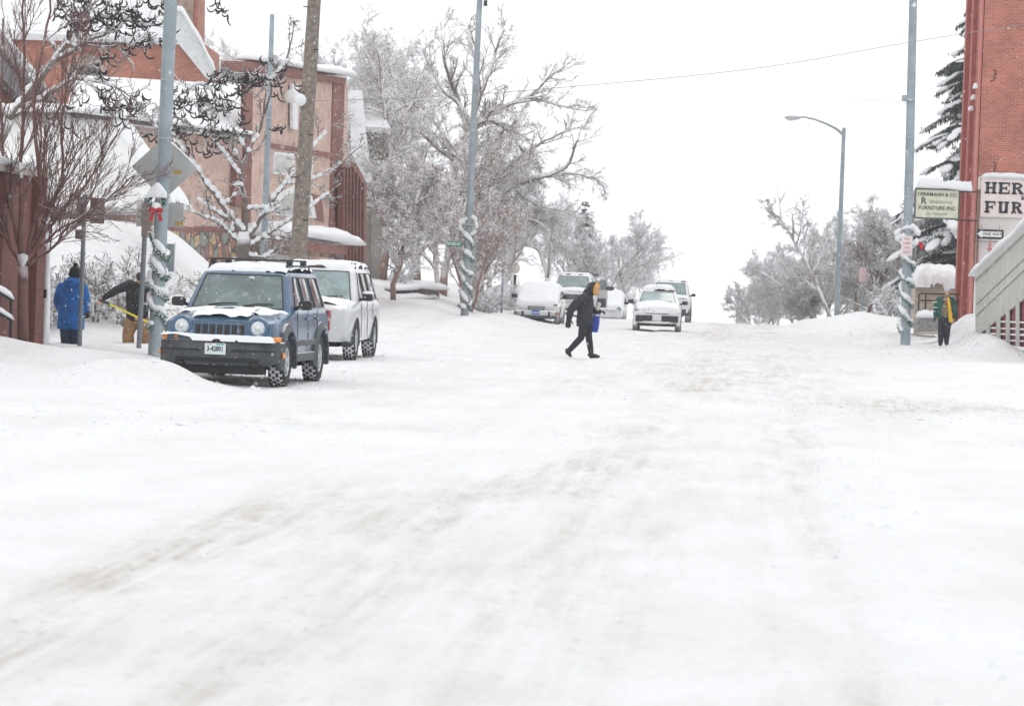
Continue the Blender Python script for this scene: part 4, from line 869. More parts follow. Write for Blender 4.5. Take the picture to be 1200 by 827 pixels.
def shoveller():
    s_ = 60.; g = P(160.5, 411, s_); r = empty('person', (g.x, g.y, .05), 'person in black jacket and tan work trousers stooping over a yellow shovel', 'person', 'pedestrians out in the snow')
    # local x = (px-166)/60, z from horizon 309
    zz = lambda py: 1.77 - (py - 309) / s_ - .05
    hd = (.05, -.14, zz(327)); F = R(-55)
    b = MB(); T = head(b, hd, F, R(35)); b.tube([(.0, .0, zz(340)), (.04, -.07, zz(333))], [.06, .058], 12)
    torso(b, [((-.04, .12, zz(369)), .14, .12), ((-.03, .08, zz(355)), .15, .12), ((-.02, .02, zz(343)), .18, .13), ((.0, -.02, zz(336)), .10, .09)])
    L1 = [(-.17, -.02, zz(334)), (-.42, -.10, zz(341)), (-.70, -.22, zz(352.5))]; R1 = [(.14, -.02, zz(337)), (.22, -.05, zz(356)), (.07, -.26, zz(370.5))]
    limb(b, L1, [.055, .042, .03]); limb(b, R1, [.055, .042, .03]); 
    shd = Vector((1.15, 0, -(381 - 352.9) / s_)).normalized()
    hand(b, L1[2], (-.3, -.5, -.5), (0, -.3, 1), 1.0, 1.2, 1); hand(b, R1[2], (-.2, -.6, -.3), (0, 0, 1), 1.0, 1.2, -1)
    limb(b, [(-.12, .12, zz(372)), (-.19, .06, zz(392)), (-.17, .10, .08)], [.09, .06, .045]); limb(b, [(.05, .12, zz(372)), (.12, .04, zz(390)), (.18, .10, .08)], [.09, .06, .045])
    fuse(b, 'body', SKIN, r, .011, 2); eyes(T, r)
    JK = cloth('black_work_jacket', (.016, .017, .02), .35, .03, 40, .8)
    c = MB(); torso(c, [((-.04, .13, zz(376)), .215, .17), ((-.04, .11, zz(368)), .22, .17), ((-.03, .07, zz(355)), .23, .17), ((-.02, .02, zz(344)), .235, .17), ((-.01, -.02, zz(336.5)), .16, .13), ((.01, -.05, zz(332)), .10, .09)])
    limb(c, L1[:2] + [(-.64, -.20, zz(350.5))], [.10, .078, .055]); limb(c, R1[:2] + [(.10, -.22, zz(368))], [.105, .085, .065]); fuse(c, 'jacket', JK, r, .014, 3)
    q = MB(); q.torus((.03, -.07, zz(334)), .09, .035, 20, 8, Matrix.Rotation(R(80), 3, 'X')); q.build('collar', JK, r, smooth=True)
    TN = cloth('tan_canvas', (.30, .17, .085), .3, .04, 40, .8)
    t = MB(); limb(t, [(-.13, .12, zz(374)), (-.20, .06, zz(392)), (-.19, .10, .08)], [.14, .115, .11]); limb(t, [(.05, .12, zz(374)), (.13, .04, zz(390)), (.18, .10, .08)], [.14, .115, .11]); torso(t, [((-.04, .12, zz(380)), .20, .16), ((-.04, .12, zz(366)), .18, .14)]); fuse(t, 'trousers', TN, r, .014, 3)
    for x in (-.19, .18): q = MB(); boot(q, (x, .10, .05), (x, -.06, .04), .065); fuse(q, 'boot', BLACK, r, .01, 2)
    M = Matrix.Rotation(F, 3, 'Z') @ Matrix.Rotation(R(35), 3, 'Y')
    k = MB(); k.ell(Vector(hd) + M @ V3(-.01, 0, .045), (.112, .095, .085), 18, 10, M); k.tube([Vector(hd) + M @ V3(.05, 0, .045), Vector(hd) + M @ V3(.15, 0, .035)], [.06, .045], 10); fuse(k, 'cap', mat('dark_grey_cap', (.03, .028, .03), .9, var=.3), r, .01, 3)
    # snow shovel: black grip, yellow shaft running behind the parked SUV
    a = Vector((g.x, g.y, .05)) + Vector((-.72, -.27, zz(352.5) - .0)); e = a + Vector((1.33, -.14, zz(385) - zz(352.5)))
    s = empty('snow_shovel', a, 'yellow shafted snow shovel held low behind the blue SUV', 'shovel'); E = e - a
    MB().tube([(0, 0, 0), E * .16], .024, 8).build('grip', BLACK, s, smooth=True); MB().tube([E * .16, E], .017, 8).build('shaft', mat('yellow_shaft', (.80, .68, .03), .4), s, smooth=True)
    MB().tube([E * .60, E * .68], .022, 8).build('shaft_collar', mat('silver_band', (.5, .5, .5), .3, metal=.8), s, smooth=True)
    u = E.normalized(); MB().loft([[E + u * t_ + V3(x, .12 * abs(x / .22) ** 2 * -1 + y0, -.05 - .1 * t_) for x, y0 in ((-.22, 0), (-.1, 0), (.1, 0), (.22, 0), (.22, .01), (.1, .01), (-.1, .01), (-.22, .01))] for t_ in (0, .12, .3)]).build('blade', BLACK, s, smooth=True)
shoveller()

def green_man():
    s_ = 40.; g = P(1106, 405.5, s_); r = empty('person', (g.x, g.y, g.z), 'person in open green jacket with a yellow panel walking on the right pavement', 'person', 'pedestrians out in the snow')
    hd = (.05, -.0, 1.60); b = MB(); T = head(b, hd, R(-90), R(5)); b.tube([(.03, 0, 1.42), (.05, 0, 1.53)], [.065, .058], 12)
    torso(b, [((0, 0, .88), .15, .11), ((0, 0, 1.05), .15, .11), ((.01, 0, 1.3), .19, .13), ((.02, 0, 1.42), .10, .08)])
    limb(b, [(-.19, 0, 1.38), (-.29, .02, 1.1), (-.27, -.06, .87)], [.055, .042, .03]); limb(b, [(.22, 0, 1.38), (.30, .02, 1.1), (.32, -.05, .86)], [.055, .042, .03])
    hand(b, (-.27, -.06, .87), (0, -.2, -1), (1, 0, 0), 1, .6); hand(b, (.32, -.05, .86), (0, -.2, -1), (1, 0, 0), 1, .6)
    limb(b, [(-.09, 0, .88), (-.10, -.03, .48), (-.10, -.0, .09)], [.09, .06, .045]); limb(b, [(.10, 0, .88), (.09, .0, .48), (.07, .10, .12)], [.09, .06, .045])
    fuse(b, 'body', SKIN, r, .012, 2); eyes(T, r)
    GR = cloth('green_jacket_cloth', (.010, .075, .055), .3, .04, 40, .7); YE = mat('yellow_panel', (.80, .46, .02), .7, var=.1, bump=.5)
    # open jacket: two fronts and a back as one shell
    c = MB(); rings = []
    for z, w_, d_ in ((.80, .25, .19), (.95, .25, .19), (1.15, .235, .175), (1.32, .215, .16), (1.42, .17, .13), (1.48, .10, .09)):
        A0 = R(-90) + R(17); A1 = R(270) - R(30)
        ou = [(.01 + w_ * math.cos(A0 + (A1 - A0) * k / 22), d_ * math.sin(A0 + (A1 - A0) * k / 22), z) for k in range(23)]; inn = [(x * .90, y * .88, zq) for x, y, zq in ou[::-1]]; rings.append(ou + inn)
    c.loft(rings); limb(c, [(-.18, 0, 1.36), (-.28, .02, 1.12), (-.28, -.05, .90)], [.09, .08, .065]); limb(c, [(.19, 0, 1.36), (.28, .02, 1.12), (.31, -.04, .90)], [.09, .08, .065]); fuse(c, 'jacket', GR, r, .013, 2)
    MB().loft([[(.085 + dx, -.195 + dy - .0, z) for dx, dy in ((-.01 + dx0, 0), (w0 + dx0, .02), (w0 + dx0, .04), (-.01 + dx0, .03))] for z, dx0, w0 in ((.70, .045, .085), (.80, .03, .10), (.95, .01, .095), (1.15, -.01, .08), (1.32, -.03, .07), (1.44, -.05, .05))]).build('yellow_lining', YE, r, smooth=True, angle=60)
    for z in (1.28, 1.12, 1.0): MB().torus((-.29, -.0, z), .083, .013, 16, 6, Matrix.Rotation(R(90), 3, 'X')).build('sleeve_stripe', SNOW, r, smooth=True)
    SH = mat('speckled_shirt', (.15, .13, .09), .9); nt, bb, N, L = nodes(SH)
    tc = N.new('ShaderNodeTexCoord'); vo = N.new('ShaderNodeTexVoronoi'); vo.inputs['Scale'].default_value = 26; L.new(tc.outputs['Object'], vo.inputs['Vector'])
    cr = N.new('ShaderNodeValToRGB'); cr.color_ramp.interpolation = 'CONSTANT'; el = cr.color_ramp.elements; el[0].color = (.06, .07, .05, 1); el[1].position = .35; el[1].color = (.32, .14, .09, 1)
    for p_, q_ in ((.6, (.35, .32, .22, 1)), (.8, (.10, .14, .08, 1))): e = el.new(p_); e.color = q_
    sx = N.new('ShaderNodeSeparateColor'); L.new(vo.outputs['Color'], sx.inputs[0]); L.new(sx.outputs[0], cr.inputs['Fac']); L.new(cr.outputs['Color'], bb.inputs['Base Color'])
    q = MB(); torso(q, [((0, 0, .84), .19, .14), ((0, 0, 1.0), .185, .14), ((.01, 0, 1.3), .19, .14), ((.03, 0, 1.43), .12, .10), ((.04, 0, 1.49), .075, .075)]); fuse(q, 'shirt', SH, r, .014, 2)
    t = MB(); limb(t, [(-.09, 0, .90), (-.10, -.04, .50), (-.10, 0, .12)], [.115, .09, .078]); limb(t, [(.10, 0, .90), (.09, 0, .50), (.075, .08, .15)], [.115, .088, .075]); torso(t, [((0, 0, .82), .17, .12), ((0, 0, .95), .17, .12)]); fuse(t, 'trousers', cloth('dark_jeans', (.016, .019, .028), .3, .0), r, .014, 3)
    for a_, t_ in (((-.10, 0, .06), (-.13, -.16, .04)), ((.075, .08, .09), (.11, -.08, .09))): q = MB(); boot(q, a_, t_, .058); fuse(q, 'boot', BLACK, r, .01, 2)
    for x, y in ((-.29, -.07), (.33, -.05)): q = MB(); q.ell((x, y, .80), (.045, .05, .07), 12, 8); hand(q, (x, y, .87), (0, -.2, -1), (1, 0, 0), 1.25, .8); fuse(q, 'glove', BLACK, r, .009, 1)
    k = MB(); k.ell((.05, .005, 1.655), (.098, .105, .085), 18, 10); k.torus((.05, 0, 1.64), .088, .02, 20, 8, Matrix.Rotation(R(90), 3, 'X')); fuse(k, 'hat', mat('lilac_knit', (.50, .46, .58), .9, bump=.6, bscale=50), r, .01, 2)
green_man()
# ------------------------------------------------------------------ poles, signs, garlands
STEEL = snow_mix('galvanised_steel', (.27, .32, .35), .5, thr=.8, dust=.05, dscale=5, var=.2, vscale=2, metal=.2)
SIGNB = mat('sign_back_aluminium', (.36, .37, .37), .5, var=.08, vscale=3)
BROWNB = mat('weathered_sign_back', (.16, .12, .10), .7, var=.2)
YEL = mat('yellow_sticker', (.40, .26, .05), .6)
NEED = snow_mix('garland_green', (.014, .085, .06), .8, thr=.35, dust=.45, dscale=30)
REDB = mat('red_ribbon', (.42, .012, .02), .6, var=.2)
WOODP = snow_mix('weathered_wood_pole', (.20, .17, .145), .9, thr=.9, dust=.05, dscale=14, var=.35, vscale=9, bump=.8)
WHITEP = mat('white_sheet', (.78, .76, .76), .6, var=.04)
def unit(v): v = Vector(v); return v.normalized()
def pole(name, b, t, r0, r1, label, cat, group=None, m=None, base=True):
    b, t = Vector(b), Vector(t); r = empty(name, b, label, cat, group); E = t - b
    sh = MB().tube([E * (-.3 / E.length), E * .5, E], [r0, (r0 + r1) / 2, r1], 18).build('shaft', m or STEEL, r, smooth=True)
    if base: MB().tube([E * (.55 / E.length), E * (.75 / E.length)], r0 * 1.02, 16).build('access_cover', m or STEEL, r, smooth=True)
    for k in (.38, .52, .66): MB().tube([E * k, E * k + unit(E) * .035], lerp(r0, r1, k) + .012, 14).build('clamp_band', SIGNB, r, smooth=True)
    return r, E
def garland(b, E, r, z0, z1, turns, label, seed=0, ring=True, bow=False):
    rng = random.Random(seed); g = empty('garland', b, label, 'garland', 'snowy garlands wound round the lamp posts'); u = unit(E); zl = E.length
    a = u.cross(Vector((0, 1, 0))).normalized(); c = u.cross(a)
    gm, sm = MB(), MB(); n = int(turns * 26); pts = []
    for i in range(n + 1):
        t = i / n; th = -2 * math.pi * turns * t + 1.0 + .5 * math.sin(t * 17 + seed); z = lerp(z0, z1, t) + .07 * math.sin(t * 29 + seed); rad = r + .03
        p = u * z + (a * math.cos(th) + c * math.sin(th)) * rad + V3(0, 0, .10 * math.cos(th) * 1.0); o = (a * math.cos(th) + c * math.sin(th)); pts.append((p, o))
    gm.tube([p - V3(0, 0, .03) for p, o in pts], .045, 6)
    for p, o in pts:
        for k in range(12):
            d = (o * rng.uniform(-.1, 1) + Vector((rng.uniform(-1, 1), rng.uniform(-1, 1), rng.uniform(-1.6, .1)))).normalized() * rng.uniform(.06, .13); s = d.cross(Vector((rng.uniform(-1, 1), rng.uniform(-1, 1), .3))).normalized() * .026
            gm.add([p - s, p + s, p + d], [(0, 1, 2)])
    for i, (p, o) in enumerate(pts):
        q = rng.random()
        big = .5 + .5 * math.sin(i * .55 + seed)
        if q < .85: rr = (rng.uniform(.03, .055) + .045 * big) * (.8 if r < .13 else 1); sm.ell(p - o * .015 + V3(0, 0, .04 + .05 * big), (rr * 1.1, rr * 1.1, rr * 1.0), 8, 6)
    if ring:
        p0 = u * (z1 + .18); gm.torus(p0, r + .05, .035, 20, 6, Matrix.Rotation(R(90), 3, 'X'))
        for k in range(-4, 13):
            th = math.pi * k / 8; q = p0 + V3((r + .12) * math.cos(th) * 1.1 + rng.uniform(-.03, .03), -.06, .26 * math.sin(th) + rng.uniform(-.05, .05)); rr = rng.uniform(.04, .115); sm.ell(q, (rr, rr, rr), 8, 6)
            for w_ in range(5): d = Vector((rng.uniform(-1, 1), rng.uniform(-1, 0), rng.uniform(-1, .4))).normalized() * .11; gm.add([q, q + V3(.02, 0, .01), q + d], [(0, 1, 2)])
    gm.build('greenery', NEED, g, fix=False); fuse(sm, 'garland_snow', SNOW, g, .02, 2)
    if bow:
        q = u * (z1 - .05) + V3(r + .16, -.1, 0); M_ = MB().ell(q, (.10, .03, .06), 10, 6).ell(q + V3(.10, 0, -.10), (.06, .03, .10), 10, 6); M_.build('bow', REDB, g, smooth=True)
    return g
# left lamp post
b = P(182, 404, 66); b.z = .15; t = P(203.5, -70, 66)
lp, E = pole('lamp_post', b, t, .128, .115, 'thick grey lamp post with wreath and garland by the man shovelling'.replace('man', 'person'), 'lamp post', 'street lamp posts'); LB, LE = b, E
garland(b, E, .115, .45, 2.05, 4.2, 'garland spiralling up the lamp post beside the blue SUV', 3, ring=False)
def wreath():
    p = P(186, 236, 66.6); g = empty('wreath', p, 'snow-capped green wreath with a red bow on the thick lamp post', 'wreath'); rng = random.Random(5)
    gm = MB().torus((0, -.16, 0), .125, .035, 24, 8)
    for k in range(420):
        a = rng.uniform(0, 6.283); c = V3(.125 * math.cos(a), -.16, .125 * math.sin(a)); d = Vector((math.cos(a) * rng.uniform(-.6, 1), rng.uniform(-1, .2), math.sin(a) * rng.uniform(-.6, 1))).normalized() * rng.uniform(.05, .085); s = Vector((rng.uniform(-1, 1), 0, rng.uniform(-1, 1))).normalized() * .009; gm.add([c - s, c + s, c + d], [(0, 1, 2)])
    gm.build('greenery', NEED, g, fix=False)
    s = MB(); s.loft([[(x * w_, -.24 + .02 * abs(x), z) for x in (-1, -.5, 0, .5, 1)] + [(x * w_, -.09, z) for x in (1, 0, -1)] for z, w_ in ((.06, .16), (.13, .17), (.2, .13), (.27, .07), (.33, .01))]); s.ell((0, -.2, -.09), (.09, .05, .07), 10, 8); fuse(s, 'wreath_snow', SNOW, g, .02, 3)
    q = MB()
    for sx in (-1, 1): q.ell((sx * .06, -.22, -.16), (.07, .03, .05), 12, 8); q.loft([[(sx * .02 + o, -.21, -.17), (sx * .07 + o, -.21, -.17), (sx * .07 + o, -.2, -.17), (sx * .02 + o, -.2, -.17)] if k == 0 else [(sx * .06 + o, -.22, -.36), (sx * .12 + o, -.22, -.34), (sx * .12 + o, -.2, -.34), (sx * .06 + o, -.2, -.36)] for k in (0, 1) for o in (0,)])
    q.build('bow', REDB, g, smooth=True, angle=60)
wreath()
def sheet(name, c, poly, label, m, th=.012, sticker=None, group=None, cat='road sign'):
    """flat sign: polygon of (x,z) offsets round c, facing the camera with its back"""
    g = empty(name, c, label, cat, group); MB().prism(poly, -th / 2, th / 2).build('panel', m, g, bevel=.002)
    if sticker: MB().box((sticker[0], -th / 2 - .003, sticker[1]), (sticker[2], .004, sticker[3])).build('sticker', YEL, g)
    return g
c = P(191, 196, 65); c.y += .14
g = sheet('road_sign', c, [(-.60, 0), (-.03, .54), (.03, .54), (.60, 0), (.03, -.56), (-.03, -.56)], 'back of a large grey diamond sign fixed behind the thick lamp post', SIGNB, sticker=(.25, -.075, .14, .07))
snow_pad('sign_snow', .0, .5, -.02, .05, lambda x, y: .54 - .9 * x - .03, .06, g, 3, (30, 6), edge=.03, rag=.2)
c = P(204, 252, 65); c.y += .16
sheet('road_sign', c, [(-.16, -.22), (.14, -.22), (.14, .22), (-.16, .22)], 'small grey sign back under the diamond sign on the thick lamp post', SIGNB, sticker=(.07, -.15, .15, .07))
c = P(197.5, 302, 65.5); c.y += .1
gg = empty('notice_board', c, 'narrow grey notice panel with a white edge low on the thick lamp post', 'sign'); MB().box((0, 0, 0), (.17, .02, .5)).build('panel', STEEL, gg, bevel=.003); MB().box((.095, 0, .02), (.02, .05, .52)).build('edge', WHITEP, gg)
def signpost(bp, tp, r, label, panels):
    bp.z -= .2; g = empty('sign_post', bp, label, 'sign post', 'metal sign posts on the left pavement'); E = tp - bp
    MB().tube([(0, 0, 0), E], r, 10).build('post', mat('dark_galvanised', (.17, .19, .21), .5, var=.15), g, smooth=True)
    for (c, d, rz, m) in panels: MB().box(c - bp, d, rz=rz).build('sign_panel', m, g, bevel=.002)
    return g
signpost(P(93, 413, 64), P(99.5, 228, 64), .042, 'sign post standing between the blue-coated person and the viewer', [(P(95.5, 247, 64), (.30, .01, .52), R(72), BROWNB), (P(114, 247, 63.6), (.27, .012, .47), 0, BROWNB), (P(92, 275, 64), (.12, .02, .16), 0, BROWNB)])
signpost(P(162.5, 405, 64), P(172, 232, 64), .046, 'sign post standing in front of the shovelling person', [(P(164, 250, 64), (.14, .012, .48), R(40), WHITEP), (P(172.5, 258, 64.2), (.30, .012, .62), R(62), BROWNB)])
# wooden utility pole
b = P(345, 345, 52); b.z = 0; t = P(374, -90, 52)
r_ = empty('utility_pole', b, 'weathered wooden utility pole leaning right behind the blue SUV', 'utility pole'); E = t - b
MB().tube([(0, 0, -.3), E * .3, E * .6, E], [.20, .185, .165, .14], 20).build('shaft', WOODP, r_, smooth=True)
for k in range(6): MB().tube([E * (.3 + .1 * k) + V3(.1 * (-1) ** k, -.15, 0), E * (.3 + .1 * k) + V3(.2 * (-1) ** k, -.25, 0)], .015, 6).build('climbing_peg', BLACK, r_)
MB().ell(P(354, 118, 52) - b + V3(.0, -.22, 0), (.13, .12, .14), 10, 8).build('snow_lump', SNOW, r_, smooth=True)
# thin pole beyond the catalpa
b = P(309, 300, 48); b.z = .2; t = P(319, 18, 46)
pole('lamp_post', b, t, .10, .06, 'slim grey post rising in front of the pink stucco wall', 'lamp post', 'street lamp posts')
# middle lamp post
b = P(544, 377, 34); t = P(565, -60, 34)
r_, E = pole('lamp_post', b, t, .145, .09, 'garland-wrapped lamp post at the far left corner with a green street sign', 'lamp post', 'street lamp posts')
MB().box(P(569, 4, 34) - b, (.12, .12, .2)).build('camera_box', BLACK, r_); 
garland(b, E, .15, .35, 3.15, 5.6, 'garland spiralling up the lamp post with the green street sign', 8)
c = P(532, 286, 34); g = empty('street_name_sign', c, 'small green street name sign on the middle lamp post', 'street sign')
MB().box((0, 0, 0), (.55, .015, .17)).build('panel', mat('sign_green', (.01, .25, .16), .5), g, bevel=.003); text('lettering', 'MURRAY', .14, (0, -.012, 0), (R(90), 0, 0), WHITEP, g, sx=.8, off=.003)
MB().box((.33, .06, 0), (.14, .03, .05)).build('bracket', STEEL, g)
MB().box(P(554, 302, 33.8) - c + V3(0, .2, 0), (.16, .03, 1.3)).build('cross_sign', SIGNB, g)
# right lamp post
b = P(1061, 401, 39); b.z -= .02; t = P(1071.5, -60, 39)
r_, E = pole('lamp_post', b, t, .15, .115, 'garland-wrapped lamp post on the right pavement with a parking notice', 'lamp post', 'street lamp posts')
MB().tube([P(1064, 119, 39) - b, P(1064, 119, 39) - b + V3(0, 0, .18)], .19, 10).build('pole_band', STEEL, r_, smooth=True)
garland(b, E, .16, .30, 3.05, 5.0, 'garland spiralling up the lamp post near the person in green', 12, bow=True)
c = P(1062.5, 288, 39.8); g = empty('parking_sign', c, 'pale parking notice with faint red lettering on the right lamp post', 'sign')
MB().box((0, -.1, 0), (.33, .012, .58)).build('panel', mat('faded_pink_white', (.72, .62, .63), .6), g, bevel=.004)
FR = mat('faded_red_lettering', (.6, .22, .25), .7)
for k, (tx, sz) in enumerate((('NO', .10), ('PARK', .09), ('ING', .09), ('TOW', .08))): text('lettering', tx, sz, (0, -.112, .2 - .13 * k), (R(90), 0, 0), FR, g)
# cobra-head street light on the right
b = P(980, 384, 25); t = P(989, 150, 25); r_ = empty('street_light', b, 'slender street light with a curved arm above the right mound', 'street light'); E = t - b
MB().tube([(0, 0, -1), E * .5, E], [.135, .11, .09], 14).build('shaft', STEEL, r_, smooth=True)
pts = [P(x, y, 25) - b for x, y in ((988, 158), (980, 151), (968, 145), (955, 140), (944, 137.5), (936, 137))]; MB().tube(pts, [.07, .06, .055, .05, .045, .045], 8).build('arm', STEEL, r_, smooth=True)
lh = MB().ell(P(929, 138, 25) - b, (.40, .17, .11), 16, 10).build('lamp_head', mat('lamp_head_grey', (.42, .44, .45), .5), r_, smooth=True)
MB().ell(P(927, 139.5, 25) - b, (.22, .13, .10), 14, 8).build('lens', LENS, lh, smooth=True)
# far small posts
def small_post(px, y0, y1, s, label, m, r=.04, panel=None, cat='sign post', name='sign_post'):
    b = P(px, y0, s); b.z -= .3; t = P(px + (y0 - y1) * .035, y1, s); g = empty(name, b, label, cat); MB().tube([(0, 0, 0), t - b], r, 8).build('post', m, g, smooth=True)
    if panel: MB().box(P(*panel[0], s) - b + V3(0, -.05, 0), panel[1]).build('sign_panel', panel[2], g, bevel=.01)
    return g, b
small_post(587.5, 371, 308, 31, 'thin grey sign post left of the buried white sedan', STEEL, .045, ((590, 312), (.1, .02, .34), SIGNB))
g, b = small_post(602, 372, 322, 28, 'dark post lamp with a pale globe behind the buried sedan', BLACK, .06, name='post_lamp', cat='lamp')
MB().ell(P(604, 314, 28) - b, (.20, .20, .24), 14, 10).build('globe', mat('opal_globe', (.6, .6, .5), .4), g, smooth=True); MB().tube([P(597, 347, 28) - b, P(608, 347, 28) - b], .05, 6).build('crossbar', BLACK, g)
MB().ell(P(598, 346, 28) - b, (.12, .1, .2), 8, 6).build('signal_box', mat('teal_box', (.03, .14, .16), .5), g, smooth=True)
small_post(1010, 384, 300, 27, 'small pinkish sign on a thin post among the right-hand trees', STEEL, .03, ((1011, 322), (.32, .02, .62), mat('pinkish_sign', (.62, .45, .47), .6)))
small_post(951, 375, 330, 24, 'white sign panel low among the snowy trees left of the street light', STEEL, .03, ((952, 343), (.22, .02, .62), WHITEP))
# overhead wires
WIRE = mat('wire', (.22, .22, .23), .6); WIRE2 = mat('frosted_wire', (.42, .42, .44), .6)
def wire(pts, r, label, m):
    P0 = P(*pts[0]); g = [P(*p) for p in pts]; q = []
    for i in range(len(g) - 1):
        a0, a1, a2, a3 = g[max(i - 1, 0)], g[i], g[i + 1], g[min(i + 2, len(g) - 1)]
        for k in range(10):
            t = k / 10; q.append(.5 * ((2 * a1) + (a2 - a0) * t + (2 * a0 - 5 * a1 + 4 * a2 - a3) * t * t + (3 * a1 - a0 - 3 * a2 + a3) * t ** 3) - P0)
    q.append(g[-1] - P0); o = MB().tube(q, r, 6).build('overhead_wire', m, smooth=True); o.location = P0; return tag(o, label, 'wire', 'overhead wires')
wire([(345, 119, 40), (500, 114, 38), (655, 103, 37), (880, 81, 37), (1065, 50, 37.5), (1240, 22, 38)], .012, 'thick overhead wire crossing the whole street past the brick wall', WIRE)
wire([(569, 6, 34), (640, 75, 32), (720, 136, 30), (810, 172, 28), (900, 181, 26.6), (985, 152, 25)], .006, 'faint sagging wire between the middle lamp post and the curved street light', WIRE2)
wire([(1064, 122, 39), (1040, 119, 38), (1000, 116, 37)], .010, 'short faint wire leaving the right lamp post high up', WIRE2)
# ------------------------------------------------------------------ buildings and walls
def plane(x1, s1, x2, s2):
    """vertical plane through two ground points; returns pixel -> world point on it, and its outward normal"""
    a = P(x1, 330, s1); b = P(x2, 330, s2); d = (b - a); d.z = 0; d.normalize(); n = Vector((d.y, -d.x, 0))
    if n.dot(EYE - a) < 0: n = -n
    def q(px, py, off=0.0):
        v = CM @ Vector(((px - 600) / FPX, (413.5 - py) / FPX, -1.0)); o = a + n * off
        return EYE + v * ((o - EYE).dot(n) / v.dot(n))
    return q, n, d
REDBR = brick('red_brick', (.46, .145, .10), (.30, .09, .07), (.42, .25, .20))
DARKBR = brick('dark_red_brick', (.21, .065, .05), (.13, .045, .04), (.14, .09, .08))
CHBR = brick('orange_brick', (.44, .15, .095), (.30, .10, .07), (.34, .22, .17), snow=.1)
TRIMBR = brick('brown_brick_trim', (.27, .105, .085), (.20, .08, .07), (.24, .16, .14), snow=.15)
STUC = mat('pink_stucco', (.53, .37, .31), .9, var=.18, vscale=3, bump=.5, bscale=30)
nt, b_, N, L = nodes(STUC); tc = N.new('ShaderNodeTexCoord'); n_ = N.new('ShaderNodeTexNoise'); n_.inputs['Scale'].default_value = 9; n_.inputs['Detail'].default_value = 8; n_.inputs['Roughness'].default_value = .75; L.new(tc.outputs['Object'], n_.inputs['Vector'])
m_ = N.new('ShaderNodeMapRange'); m_.inputs['From Min'].default_value = .52; m_.inputs['From Max'].default_value = .72; m_.inputs['To Max'].default_value = .6; L.new(n_.outputs['Fac'], m_.inputs['Value']); x_ = N.new('ShaderNodeMix'); x_.data_type = 'RGBA'; x_.inputs['B'].default_value = (.8, .76, .76, 1); L.new(b_.inputs['Base Color'].links[0].from_socket, x_.inputs['A']); L.new(m_.outputs['Result'], x_.inputs['Factor']); L.new(x_.outputs['Result'], b_.inputs['Base Color'])
STONE = mat('rubble_stone', (.3, .27, .24), .9, bump=.5)
nt, b_, N, L = nodes(STONE); tc = N.new('ShaderNodeTexCoord'); vo = N.new('ShaderNodeTexVoronoi'); vo.inputs['Scale'].default_value = 2.5; L.new(tc.outputs['UV'], vo.inputs['Vector'])
sx = N.new('ShaderNodeSeparateColor'); L.new(vo.outputs['Color'], sx.inputs[0]); cr = N.new('ShaderNodeValToRGB'); el = cr.color_ramp.elements; cr.color_ramp.interpolation = 'CONSTANT'
el[0].color = (.25, .26, .22, 1); el[1].position = .22; el[1].color = (.42, .22, .15, 1)
for p_, c_ in ((.40, (.24, .20, .21, 1)), (.60, (.46, .35, .22, 1)), (.8, (.28, .19, .19, 1))): e = el.new(p_); e.color = c_
L.new(sx.outputs[0], cr.inputs['Fac']); ve = N.new('ShaderNodeTexVoronoi'); ve.feature = 'DISTANCE_TO_EDGE'; ve.inputs['Scale'].default_value = 2.5; L.new(tc.outputs['UV'], ve.inputs['Vector'])
mr = N.new('ShaderNodeMapRange'); mr.inputs['From Min'].default_value = .03; mr.inputs['From Max'].default_value = .07; L.new(ve.outputs['Distance'], mr.inputs['Value']); x_ = N.new('ShaderNodeMix'); x_.data_type = 'RGBA'; x_.inputs['A'].default_value = (.09, .085, .08, 1); L.new(cr.outputs['Color'], x_.inputs['B']); L.new(mr.outputs['Result'], x_.inputs['Factor'])
n_ = N.new('ShaderNodeTexNoise'); n_.inputs['Scale'].default_value = 3; n_.inputs['Detail'].default_value = 6; L.new(tc.outputs['UV'], n_.inputs['Vector']); m2 = N.new('ShaderNodeVectorMath'); m2.operation = 'SCALE'; L.new(x_.outputs['Result'], m2.inputs[0]); m3 = N.new('ShaderNodeMapRange'); m3.inputs['To Min'].default_value = .5; m3.inputs['To Max'].default_value = 1.5; L.new(n_.outputs['Fac'], m3.inputs['Value']); L.new(m3.outputs['Result'], m2.inputs['Scale']); L.new(m2.outputs['Vector'], b_.inputs['Base Color'])
WHITEB = brick('white_painted_brick', (.74, .70, .67), (.70, .66, .64), (.60, .56, .54), dirt=.08)
CONC = mat('tan_concrete', (.42, .38, .32), .9, var=.15, vscale=5, bump=.4)
ROOFS = mat('snowy_roof', (.72, .73, .74), .85, var=.05, vscale=1.2, bump=.5, bscale=4)
WFRAME = mat('white_paint_trim', (.72, .73, .74), .6, var=.08)
PALEG = mat('pale_window', (.5, .5, .47), .25, var=.2)
def face_(r, q, n, px, name, m, th=.3, off=0, **k):
    e = V3(0, -1, 0) if (th > 1 and n.x > .5) else n
    return MB().slab([q(x, y, off) for x, y in px], e, th).build(name, m, r, world=True, uv=True, **k)
